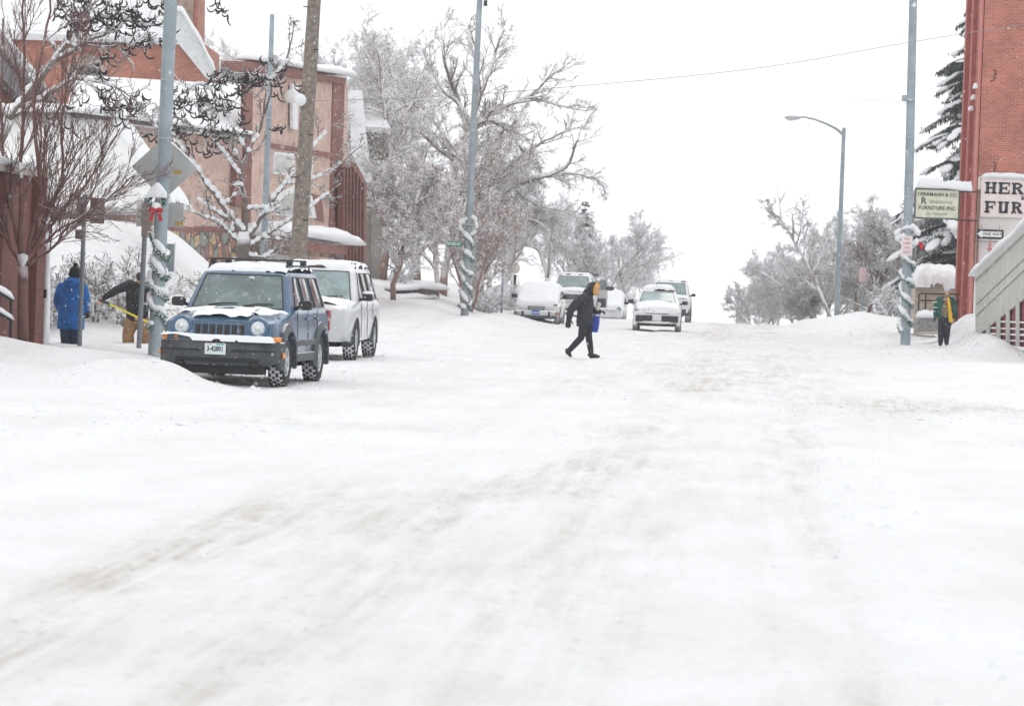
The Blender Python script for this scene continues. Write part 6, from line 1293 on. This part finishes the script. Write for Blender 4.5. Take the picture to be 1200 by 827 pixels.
# ------------------------------------------------------------------ trees and bushes
def bark(name, c, thr=.25, dust=.0, soft=.3): return snow_mix(name, c, .9, thr=thr, soft=soft, nscale=2.5, nstr=.6, dust=dust, dscale=10, var=.3, vscale=5)
BK_RED = bark('reddish_bark', (.16, .085, .075), .55); BK_GREY = bark('grey_bark', (.22, .175, .155), -.05); BK_BROWN = bark('brown_bark', (.26, .175, .145), -.08)
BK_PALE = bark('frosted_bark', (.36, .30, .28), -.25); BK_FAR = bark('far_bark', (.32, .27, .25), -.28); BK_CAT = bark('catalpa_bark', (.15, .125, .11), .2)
class Tree:
    def __init__(s, seed): s.rng = random.Random(seed); s.br = []     # (points, radii, level)
    def branch(s, p, d, L, r, lv, prm):
        g = s.rng; n = prm['seg'][min(lv, len(prm['seg']) - 1)]; pts = [p]; rad = [r]; q = p; dd = d.normalized(); wob = prm['wob']; up = prm['up'][min(lv, len(prm['up']) - 1)]
        r1 = max(prm['rmin'], r * (.45 if lv == 0 else .3))
        for i in range(n):
            dd = (dd + Vector((g.gauss(0, wob), g.gauss(0, wob), g.gauss(0, wob) + up))).normalized(); q = q + dd * (L / n); pts.append(q); rad.append(lerp(r, r1, (i + 1) / n))
        s.br.append((pts, rad, lv)); s.kids(pts, rad, L, lv, prm)
    def kids(s, pts, rad, L, lv, prm, lo=None):
        g = s.rng
        if lv >= prm['lv']: return
        k = prm['n'][lv]; lo = prm['lo'][lv] if lo is None else lo
        for j in range(k):
            t = lo + (1 - lo) * (j + g.random()) / k; f = t * (len(pts) - 1); i = min(int(f), len(pts) - 2); p = pts[i].lerp(pts[i + 1], f - i); ax = (pts[i + 1] - pts[i]).normalized()
            a = R(g.uniform(*prm['ang'])); o = ax.orthogonal().normalized(); o.rotate(Matrix.Rotation(g.uniform(0, 6.283), 3, ax)); d = ax * math.cos(a) + o * math.sin(a)
            rr = lerp(rad[i], rad[i + 1], f - i) * g.uniform(.45, .7); s.branch(p, d, L * prm['len'][lv] * g.uniform(.65, 1.2) * (1.15 - .5 * t), max(prm['rmin'], rr), lv + 1, prm)
    def limb(s, pts, r0, r1, prm, lv=1, L=None, lo=.15):
        """explicit limb through points, then grown twigs"""
        q = []; n = len(pts)
        for i in range(n - 1):
            a0, a1, a2, a3 = pts[max(i - 1, 0)], pts[i], pts[i + 1], pts[min(i + 2, n - 1)]
            for k in range(5): t = k / 5; q.append(.5 * ((2 * a1) + (a2 - a0) * t + (2 * a0 - 5 * a1 + 4 * a2 - a3) * t * t + (3 * a1 - a0 - 3 * a2 + a3) * t ** 3) + Vector((s.rng.gauss(0, .012), s.rng.gauss(0, .012), s.rng.gauss(0, .012))))
        q.append(pts[-1]); rad = [lerp(r0, r1, i / (len(q) - 1)) for i in range(len(q))]; s.br.append((q, rad, lv))
        s.kids(q, rad, L or sum((q[i + 1] - q[i]).length for i in range(len(q) - 1)), lv, prm, lo)
    def build(s, root, m, snow_r=.035, sides=(10, 7, 5, 3, 3, 3), snow_k=1.0, snowm=None):
        tr, cr, sn = MB(), MB(), MB()
        for pts, rad, lv in s.br:
            n = sides[min(lv, 5)]
            if rad[0] > .05: n = max(n, 7)
            (tr if lv == 0 else cr).tube(pts, rad, n, caps=lv < 2)
            if rad[0] >= snow_r and snow_k:
                for i in range(len(pts) - 1):
                    d = (pts[i + 1] - pts[i]).normalized(); hz_ = math.sqrt(max(0, 1 - d.z * d.z))
                    if hz_ < .45 or rad[i] < snow_r * .7 or s.rng.random() < .12: continue
                    a = rad[i] * .75 + .02 * snow_k; b = rad[i + 1] * .75 + .02 * snow_k; o0 = V3(0, 0, rad[i] * .6 + a * .35); o1 = V3(0, 0, rad[i + 1] * .6 + b * .35)
                    sn.tube([pts[i] + o0 * .7, pts[i].lerp(pts[i + 1], .5) + (o0 + o1) * .56, pts[i + 1] + o1 * .7], [a * .75, (a + b) * .55, b * .75], 6)
        if tr.v: tr.build('trunk', m, root, smooth=True, angle=180, fix=False)
        c = cr.build('branches', m, root, smooth=True, angle=180, fix=False)
        if sn.v: sn.build('branch_snow', snowm or SNOW, root, smooth=True, angle=180, fix=False)['kind'] = 'stuff'
        return c
    def tips(s, minlv): return [b for b in s.br if b[2] >= minlv]
GEN = dict(lv=4, seg=(6, 6, 5, 4, 3), up=(.04, .05, .03, .0, -.02), wob=.13, n=(9, 7, 6, 5), lo=(.25, .15, .1, .1), len=(.55, .5, .5, .55), ang=(25, 60), rmin=.008)
def leaves(root, T, lvl, n, size, m, seed, name='dry_leaves'):
    g = random.Random(seed); tp = T.tips(lvl); mb = MB()
    for k in range(n):
        pts = g.choice(tp)[0]; i = g.randrange(1, len(pts)); p = pts[i] + Vector((g.gauss(0, .04), g.gauss(0, .04), g.gauss(0, .04) - .02)); a = Vector((g.uniform(-1, 1), g.uniform(-1, 1), g.uniform(-1, 1))).normalized() * size; b = a.orthogonal().normalized() * size * .6
        mb.add([p - a, p + b, p + a, p - b], [(0, 1, 2, 3)])
    o = mb.build(name, m, root, fix=False); o['kind'] = 'stuff'; return o
def tree(px, s, h, label, m, seed, kind='bare_tree', cat='tree', prm=None, r0=None, zb=None, spread=1.0, stems=1, group='bare snow-dusted trees beyond the street', leaf=None, snow_k=1.0, snow_r=.035, tw=4200):
    x, y = GX(px, s); z = H(x, y) - .15 if zb is None else zb; r = empty(kind, (x, y, z), label, cat, group); T = Tree(seed); q = dict(GEN); q.update(prm or {}); q['rmin'] = q.get('rmin', .008) * 1.0
    for k in range(stems):
        a = 6.283 * k / max(1, stems) + seed; d = Vector((math.cos(a) * .35, math.sin(a) * .35, 1)) if stems > 1 else Vector((T.rng.gauss(0, .05), 0, 1))
        T.branch(V3(0, 0, 0) + (V3(math.cos(a), math.sin(a), 0) * .12 if stems > 1 else V3(0, 0, 0)), d, h * .72, r0 or h * .018, 0, q)
    T.build(r, m, snow_r=snow_r, snow_k=snow_k)
    if leaf: leaves(r, T, 3, *leaf, seed)
    if tw: leaves(r, T, 2, int(tw * 2.3 * (h / 8) ** 1.4), .034, SNOWD, seed + 1, 'twig_snow')
    return r
DENSE = dict(n=(10, 8, 7, 5), rmin=.0075)
# near reddish street tree at the left edge
def at_(s): return lambda x, y, dy=0: P(x, y, s) + V3(0, dy, 0)
def near_red():
    q = at_(67); b = q(27, 402); b.z = .1; r = empty('street_tree', b, 'near reddish bare tree with many upright twigs and snow in its fork', 'tree'); T = Tree(4)
    L_ = lambda *p: [q(x, y, random.Random(x * 7 + y).uniform(-.7, .7) if i > 1 else 0) - b for i, (x, y) in enumerate(p)]
    T.br.append(([q(27, 412) - b, q(26.5, 360) - b, q(27, 312) - b], [.11, .095, .085], 0))
    pr = dict(GEN, lv=4, n=(0, 11, 7, 5), len=(.5, .40, .5, .5), ang=(12, 38), up=(0, .05, .06, .05), wob=.08, rmin=.0045, seg=(5, 6, 5, 4, 3))
    for pp, r0 in (((( 27, 314), (5, 275), (-15, 235), (-30, 150)), .045), (((27, 314), (24, 230), (20, 130), (28, 30), (30, -30)), .052), (((28, 314), (48, 225), (44, 120), (50, 10), (52, -40)), .048), (((29, 312), (60, 262), (98, 205), (140, 150)), .038), (((30, 306), (66, 272), (108, 240), (152, 205)), .032), (((28, 308), (70, 215), (80, 140), (84, 60)), .038), (((27, 310), (8, 220), (2, 130), (8, 20)), .040), (((29, 310), (52, 250), (62, 170), (98, 80)), .032), (((30, 312), (62, 290), (90, 262), (126, 235)), .03)):
        T.limb(L_(*pp), r0, .010, pr, 1, L=3.2)
    T.build(r, BK_RED, snow_r=.05, snow_k=.6)
    MB().loft([[q(27, 318) - b + V3(dx * w_, dy * .08, z) for dx, dy in ((-1, -1), (1, -1), (1, 1), (-1, 1))] for z, w_ in ((.08, .03), (.13, .05), (.22, .09), (.28, .09), (.31, .02))]).build('fork_snow', SNOW, r, smooth=True, angle=180)
near_red()
# catalpas with hanging pods
POD = mat('dark_seed_pod', (.022, .015, .02), .8, var=.3)
def pods(r, b, cl, s, seed, spread=9):
    g = random.Random(seed); mb = MB(); tw = MB()
    for (x, y, n) in cl:
        c = P(x, y, s) - b + V3(0, g.uniform(-.6, .6), 0); pv_ = c
        for k in range(n):
            p = c + V3(g.gauss(0, spread / s), g.gauss(0, .15), g.gauss(0, spread / s)); tw.tube([pv_, pv_.lerp(p, .5) + V3(0, 0, g.uniform(-.05, .08)), p], [.010, .008, .006], 4, caps=False); pv_ = p if g.random() < .5 else c
            for m_ in range(g.randint(1, 4)):
                L = g.uniform(.22, .40); a = g.uniform(0, 6.283); cur = g.uniform(1.2, 3.6); sg = g.choice((-1, 1)); q_ = [p]; th = g.uniform(-.5, .5); n_ = 6
                for i in range(n_): th += sg * cur / n_; q_.append(q_[-1] + V3(math.sin(th) * math.cos(a), math.sin(th) * math.sin(a) * .6, -math.cos(th)) * L / n_)
                mb.tube(q_, [.006, .015, .020, .022, .020, .015, .006], 5)
    tw.build('pod_twigs', BK_CAT, r, fix=False)['kind'] = 'stuff'; o = mb.build('seed_pods', POD, r, smooth=True, fix=False); o['kind'] = 'stuff'
def catalpa_a():
    s = 55; q = at_(s); b = q(-30, 380); b.z = 0; r = empty('catalpa_tree', b, 'catalpa whose upper limbs with dark hanging pods reach in at the top left', 'tree'); T = Tree(12)
    L_ = lambda *p: [q(x, y) - b for x, y in p]
    T.br.append((L_((-30, 410), (-34, 300), (-20, 200), (10, 140)), [.24, .2, .17, .14], 0))
    pr = dict(GEN, lv=3, n=(0, 8, 5, 4), len=(.5, .38, .5, .5), ang=(25, 65), up=(0, .05, .03, 0), wob=.2, rmin=.010)
    for pp, r0 in ((((10, 140), (62, 72), (84, 38), (104, 5), (112, -30)), .085), (((62, 72), (100, 50), (128, 36), (160, 12)), .06), (((10, 140), (60, 108), (92, 92), (118, 112), (142, 128)), .045), (((84, 38), (120, 20), (170, 30), (205, 20)), .04), (((100, 50), (140, 50), (172, 58)), .03), (((92, 92), (130, 100), (160, 118)), .03)):
        T.limb(L_(*pp), r0, .014, pr, 1, L=2.0)
    T.build(r, BK_CAT, snow_r=.03, snow_k=1.3)
    pods(r, b, [(70, 5, 8), (90, 8, 9), (110, 10, 9), (130, 12, 9), (150, 20, 7), (115, 28, 8), (100, 28, 6), (140, 38, 6), (160, 42, 6), (176, 55, 5), (88, 78, 4), (115, 78, 3), (130, 110, 5), (142, 125, 6), (160, 108, 3), (165, 15, 6), (182, 25, 5), (195, 8, 5), (120, 60, 3), (70, 118, 4), (105, 122, 5), (200, 50, 3)], s, 5)
catalpa_a()
def catalpa_b():
    s = 48; q = at_(s); b = q(276, 345); b.z = .2; r = empty('catalpa_tree', b, 'snow-laden catalpa with dark pods between the lamp post and the wooden pole', 'tree'); T = Tree(22)
    L_ = lambda *p: [q(x, y) - b for x, y in p]
    T.br.append((L_((278, 352), (282, 320), (285, 292), (286, 272)), [.22, .19, .17, .15], 0))
    pr = dict(GEN, lv=4, n=(0, 7, 5, 4), len=(.5, .40, .5, .5), ang=(25, 65), up=(0, .03, .0, -.02), wob=.17, rmin=.009)
    for pp, r0 in ((((286, 275), (268, 250), (240, 212), (212, 172), (198, 148)), .10), (((286, 275), (288, 240), (282, 205), (290, 180), (305, 150), (312, 100)), .075), (((284, 290), (262, 266), (235, 252), (205, 243)), .06), (((288, 280), (310, 250), (335, 215), (362, 180), (385, 150)), .07), (((290, 292), (320, 270), (356, 248), (400, 215)), .055), (((284, 300), (262, 318), (240, 335)), .05), (((290, 300), (312, 300), (330, 285)), .05), (((212, 172), (185, 150), (165, 132)), .035), (((290, 180), (262, 130), (240, 100), (215, 108), (195, 128)), .035), (((305, 150), (318, 100), (300, 88), (275, 85)), .03), (((312, 100), (335, 70), (345, 30)), .03), (((282, 205), (250, 165), (225, 150)), .035), (((335, 215), (380, 205), (425, 170)), .03)):
        T.limb(L_(*pp), r0, .014, pr, 1, L=2.1)
    T.build(r, BK_CAT, snow_r=.028, snow_k=1.7)
    pods(r, b, [(275, 90, 9), (288, 95, 10), (300, 92, 7), (312, 92, 8), (322, 88, 5), (250, 92, 6), (228, 105, 5), (222, 118, 6), (240, 118, 6), (255, 120, 6), (268, 122, 6), (215, 130, 4), (235, 138, 5), (278, 140, 4), (210, 155, 5), (245, 158, 8), (255, 165, 6), (270, 165, 4), (205, 112, 4), (327, 145, 3), (345, 95, 2), (252, 12, 5), (232, 172, 2), (190, 148, 6), (178, 160, 4), (262, 105, 4)], s, 9, 8)
catalpa_b()
# pale trees behind the church and stucco building
for k, (px, s, h) in enumerate(((262, 25, 14), (322, 24, 13), (392, 25, 11.5), (226, 22, 14))):
    tree(px, s, h, ('tall frosted tree between the church tower and the slim post', 'frosted tree rising just behind the stucco block beside the slim post', 'twiggy grey tree behind the right end of the stucco block', 'frosted tree directly behind the church bargeboard')[k], BK_PALE, 40 + k, prm=DENSE, snow_k=.8)
# great elm with arching limbs
def elm():
    s = 28; q = at_(s); b = q(556, 372); b.z = H(b.x, b.y) - .1; r = empty('elm_tree', b, 'great elm whose snowy limbs arch out to the right behind the middle lamp post', 'tree', 'bare snow-dusted trees beyond the street'); T = Tree(31)
    g = random.Random(8); L_ = lambda *p: [q(x, y, g.uniform(-1, 1) if i else 0) - b for i, (x, y) in enumerate(p)]
    T.br.append((L_((556, 380), (558, 320), (556, 250), (552, 190), (553, 152)), [.42, .36, .32, .28, .24], 0))
    pr = dict(GEN, lv=4, n=(0, 11, 7, 6), len=(.5, .36, .5, .5), ang=(22, 55), up=(0, .05, .03, .0), wob=.09, rmin=.0075)
    for pp, r0, L in ((((553, 152), (572, 143), (592, 150), (608, 172), (618, 198)), .17, 4), (((553, 150), (585, 128), (622, 112), (648, 88), (664, 78)), .10, 4), (((556, 250), (578, 236), (600, 218), (632, 210), (664, 196), (678, 165), (684, 145)), .15, 4), (((640, 208), (672, 204), (708, 214)), .05, 3), (((600, 122), (630, 118), (660, 126), (690, 131)), .05, 3), (((552, 160), (532, 112), (522, 70), (516, 22)), .12, 5), (((553, 140), (572, 92), (580, 60), (592, 35)), .09, 4), (((553, 150), (535, 120), (520, 108), (505, 80), (490, 55)), .09, 4), (((556, 200), (520, 180), (490, 150), (462, 105)), .11, 5), (((556, 230), (600, 190), (640, 165), (680, 150)), .08, 4), (((608, 172), (625, 190), (640, 215)), .05, 2.5), (((556, 260), (525, 230), (490, 212), (455, 205)), .10, 4), (((600, 218), (628, 240), (660, 248), (690, 262)), .05, 3), (((556, 280), (590, 262), (625, 258), (655, 280)), .07, 3.5), (((553, 150), (560, 100), (556, 60), (548, 30)), .08, 4)):
        T.limb(L_(*pp), r0, .02, pr, 1, L=L)
    T.build(r, BK_GREY, snow_r=.04, snow_k=1.2)
elm()
LEAF_R = mat('russet_leaf', (.36, .16, .11), .8, var=.3, vscale=9); LEAF_P = mat('pink_berry', (.46, .24, .24), .7, var=.3, vscale=9); LEAF_T = mat('tan_seed', (.36, .26, .19), .8, var=.3)
mid = [ # px, s, h, label, bark, kwargs
 (447, 30, 10.5, 'bushy snow-dusted tree right of the white gabled house', BK_BROWN, dict(prm=DENSE, leaf=(2500, .035, LEAF_T))),
 (488, 27, 12, 'tall snow-dusted tree left of the middle lamp post', BK_BROWN, dict(prm=DENSE)),
 (432, 25, 12.5, 'fine-twigged tree reaching above the white gable', BK_FAR, dict(prm=DENSE)),
 (520, 28.5, 9.5, 'tree with tan seed clusters just left of the middle lamp post', BK_BROWN, dict(prm=DENSE, leaf=(5000, .035, LEAF_T))),
 (462, 34, 5.8, 'small tree full of pinkish berries by the silver SUV', BK_BROWN, dict(prm=dict(DENSE, rmin=.009), leaf=(2600, .035, LEAF_P), kind='berry_tree', snow_k=1.6, tw=14000)),
 (512, 31, 6.4, 'russet-leaved small tree left of the green street sign', BK_BROWN, dict(prm=dict(DENSE, rmin=.009), leaf=(4600, .036, LEAF_R), snow_k=1.4, tw=9000)),
 (549, 32, 5.0, 'multi-stemmed russet shrub at the foot of the middle lamp post', BK_BROWN, dict(stems=5, r0=.07, prm=dict(n=(8, 6, 5, 4), rmin=.009), leaf=(1800, .04, LEAF_R), snow_k=1.5)),
 (585, 28, 6.5, 'twiggy tree behind the thin grey sign post', BK_FAR, dict(prm=DENSE)),
 (612, 25, 8, 'snow-filled tree over the buried white sedan', BK_FAR, dict(prm=DENSE, snow_k=1.4)),
 (645, 24, 8.5, 'broad snow-filled tree over the open-door SUV', BK_FAR, dict(prm=DENSE, snow_k=1.6)),
 (668, 23, 6, 'low wide snowy tree behind the pedestrian’s head'.replace('’', "'"), BK_FAR, dict(prm=DENSE, snow_k=1.6)),
 (705, 22, 7, 'snowy tree between the open-door SUV and the wagon', BK_FAR, dict(prm=DENSE, snow_k=1.6)),
 (732, 21, 6.2, 'last snowy tree but one before the open sky at the road crest', BK_FAR, dict(prm=DENSE, snow_k=1.6)),
 (752, 20, 5.2, 'smallest snowy tree beside the open sky at the road crest', BK_FAR, dict(prm=DENSE, snow_k=1.6)),
 (575, 24, 8, 'grey tree filling the gap under the great elm', BK_FAR, dict(prm=DENSE)),
 (690, 25, 4.5, 'snow-bent low tree just above the open car door', BK_FAR, dict(prm=DENSE, snow_k=1.8)),
]
for k, (px, s, h, lab, m, kw) in enumerate(mid): tree(px, s, h, lab, m, 60 + k, **kw)
def conifer(px, s, h, rad, label, seed, dens=1.0, zt0=.1, cones=0, m1=None, snow=1.0, zlo=0.0):
    x, y = GX(px, s); z = H(x, y) - .2; r = empty('fir_tree', (x, y, z), label, 'tree'); g = random.Random(seed); nd, sn, cn = MB(), MB(), MB()
    MB().tube([(0, 0, 0), (0, 0, h * .5), (0, 0, h)], [h * .018, h * .012, .01], 8).build('trunk', BK_BROWN, r, smooth=True)
    zz = h * zt0
    while zz < h * .985:
        R_ = rad * (1 - (zz / h)) ** .75 * g.uniform(.85, 1.1) + .12; nb = int(lerp(9, 5, zz / h) * dens) + 1
        for k in range(nb):
            a = g.uniform(0, 6.283); L = R_ * g.uniform(.65, 1.12); dz = g.uniform(-.1, .1); pts = []
            for i in range(7): t = i / 6; pts.append(V3(math.cos(a) * L * t, math.sin(a) * L * t, zz + dz + .10 * L * t - .42 * L * t * t))
            side = V3(-math.sin(a), math.cos(a), 0)
            for i in range(1, 7):
                c = pts[i]; w_ = .30 * L * (1 - abs(i / 6 - .5) * 1.1) + .05
                for q in range(int(44 * dens)):
                    p = c + side * g.uniform(-w_, w_) + (pts[i - 1] - c) * g.random() + V3(0, 0, g.uniform(-.03, .03)); d = V3(g.gauss(0, .25), g.gauss(0, .25), -1).normalized() * g.uniform(.08, .26) * min(1, L); e = Vector((g.uniform(-1, 1), g.uniform(-1, 1), 0)).normalized() * g.uniform(.018, .035); nd.add([p - e, p + e, p + d], [(0, 1, 2)])
                if g.random() < .62 * snow: sn.ell(c + V3(0, 0, .04), (w_ * .6, w_ * g.uniform(.4, .8), .05 + .07 * g.random()), 8, 5, Matrix.Rotation(a, 3, 'Z') @ Matrix.Rotation(math.atan2(pts[i - 1].z - c.z, L / 6), 3, 'Y') @ Matrix.Diagonal((1.2 * L / 6 / max(w_, .05) + .3, 1, 1)))
            for q in range(cones): p = pts[-1] + Vector((g.gauss(0, .12), g.gauss(0, .12), g.gauss(0, .05))) - (pts[-1] - pts[-2]) * g.random(); cn.tube([p, p + V3(g.gauss(0, .02), 0, -.13)], [.028, .016], 5)
        zz += g.uniform(.32, .5) * (h / 12) ** .3
    nd.build('needles', m1 or mat('fir_needles', (.035, .05, .045), .9, var=.3), r, fix=False)['kind'] = 'stuff'; sn.build('bough_snow', SNOW, r, smooth=True, angle=180, fix=False)['kind'] = 'stuff'
    if cn.v: cn.build('cones', mat('brown_cone', (.16, .075, .05), .8, var=.3), r, fix=False)['kind'] = 'stuff'
    return r
conifer(1146, 28, 15.5, 4.7, 'tall fir with drooping snowy boughs beside the red brick shop', 3, dens=1.5, cones=3)
conifer(683, 21.5, 6.4, 1.6, 'small pointed spruce standing above the bare trees', 5, dens=1.0, m1=mat('pale_needles', (.12, .12, .12), .9), snow=.6)
LOW = dict(DENSE, lo=(.08, .1, .1, .1), n=(11, 7, 7, 5), rmin=.0075)
right = [(1003, 24.2, 6.6, 'upright bare tree right behind the curved street light', BK_BROWN, dict(prm=DENSE)), (1017, 26.5, 5.6, 'dark-stemmed small tree right of the street light', BK_RED, dict(prm=dict(DENSE, up=(.04, .09, .07, .04)), r0=.08, tw=1200)),
 (962, 24, 5.8, 'snowy tree just left of the street light', BK_FAR, dict(prm=LOW, snow_k=1.5, stems=3, r0=.07, tw=9000)), (935, 23, 4.8, 'snow-bent tree on the right rim of the road crest', BK_FAR, dict(prm=LOW, snow_k=1.6, stems=3, r0=.06, tw=6500)), (908, 22, 4.0, 'low snowy tree beside the open sky on the right', BK_FAR, dict(prm=LOW, snow_k=1.6, stems=4, r0=.05, tw=7000)), (885, 21, 3.2, 'smallest snowy bush at the right rim of the crest', BK_FAR, dict(prm=LOW, snow_k=1.6, stems=4, r0=.04, tw=7000)),
 (1040, 24.5, 6.4, 'bushy tree left of the right lamp post', BK_BROWN, dict(prm=LOW, stems=2, r0=.07)), (1078, 27, 6.8, 'snow-matted tree under the hanging cream sign', BK_GREY, dict(prm=LOW, snow_k=1.6, stems=3, r0=.08, tw=9000)), (1108, 26, 7.0, 'snow-matted tree between the hanging sign and the shop', BK_GREY, dict(prm=LOW, snow_k=1.6, stems=3, r0=.08, tw=9000)), (983, 23, 6.6, 'frosted tree behind the street light shaft', BK_PALE, dict(prm=LOW, stems=2, r0=.07)), (1058, 24, 6.6, 'snowy tree behind the right lamp post', BK_PALE, dict(prm=DENSE, snow_k=1.4)), (946, 24, 3.4, 'snow-heaped shrub at the foot of the right-hand trees', BK_FAR, dict(prm=LOW, snow_k=2.0, stems=4, r0=.04, tw=14000)), (1030, 24, 5, 'hazy tree at the back of the right-hand group', BK_PALE, dict(prm=LOW, stems=3, r0=.07))]
for k, (px, s, h, lab, m, kw) in enumerate(right): tree(px, s, h, lab, m, 90 + k, **kw)
def diag():
    s = 25; q = at_(s); b = q(978, 378); b.z = H(b.x, b.y) - .1; r = empty('bare_tree', b, 'leaning bare tree reaching up and left of the street light', 'tree', 'bare snow-dusted trees beyond the street'); T = Tree(77)
    T.br.append(([q(x, y) - b for x, y in ((978, 384), (962, 345), (945, 308), (930, 282), (914, 256))], [.10, .085, .07, .055, .045], 0)); pr = dict(GEN, n=(9, 8, 5, 4), len=(.5, .4, .5, .5), rmin=.011, lo=(.2, .1, .1, .1))
    T.kids([q(x, y) - b for x, y in ((978, 384), (962, 345), (945, 308), (930, 282), (914, 256))], [.15, .12, .10, .08, .06], 5, 0, pr); T.limb([q(x, y) - b for x, y in ((914, 256), (900, 248), (892, 236))], .05, .012, pr, 2, L=1.5); T.limb([q(x, y) - b for x, y in ((914, 256), (914, 238), (911, 226))], .05, .012, pr, 2, L=1.5); T.build(r, BK_FAR, snow_k=1.5)
diag()
# bushes in front of the stone base on the left
BUSH = dict(lv=3, n=(7, 5, 4), lo=(.1, .1, .1), rmin=.008, up=(.0, .04, .02, 0), wob=.14)
for k, (px, s, h, lab) in enumerate(((76, 57, 1.5, 'dense snow-loaded bush above the red car'), (108, 58, 1.6, 'snow-loaded bush behind the blue-coated person'), (138, 57, 1.9, 'bare forking bush left of the shovelling person'), (62, 59, 1.5, 'dark snow-loaded bush beside the brick building corner'), (172, 54, 1.6, 'snow-loaded bush behind the shovelling person'))):
    x, y = GX(px, s); tree(px, s, h, lab, BK_GREY, 130 + k, kind='bush', cat='bush', prm=BUSH, stems=5, r0=.03, group='snow-loaded bushes in front of the stone base', snow_k=1.5, snow_r=.014, tw=2500)
for k, (px, s, h, lab) in enumerate(((470, 30, 1.6, 'snowy bush above the terrace wall'), (610, 28.5, 1.5, 'snowy bush behind the buried white sedan'), (572, 31, 1.3, 'snowy bush right of the middle lamp post'), (1040, 29, 1.6, 'snowy bush left of the right lamp post base'))):
    tree(px, s, h, lab, BK_FAR, 150 + k, kind='bush', cat='bush', prm=BUSH, stems=6, r0=.03, group='snowy bushes along the street', snow_k=2.2, snow_r=.010)
# ------------------------------------------------------------------ falling snow
def flakes():
    g = random.Random(1); mb = MB()
    for k in range(9000):
        y = 12 + 75 * g.random() ** .7; x = -.077 * y + (g.random() - .5) * (y * .40 + 4); z = g.uniform(.05, 9 if g.random() < .3 else 5); r = g.uniform(.0035, .0075); mb.add([(x + r, y, z), (x - r, y, z), (x, y + r, z), (x, y - r, z), (x, y, z + r * 1.3), (x, y, z - r)], [(0, 2, 4), (2, 1, 4), (1, 3, 4), (3, 0, 4), (2, 0, 5), (1, 2, 5), (3, 1, 5), (0, 3, 5)])
    o = mb.build('falling_snow', SNOW, None, fix=False); o['kind'] = 'stuff'
flakes()
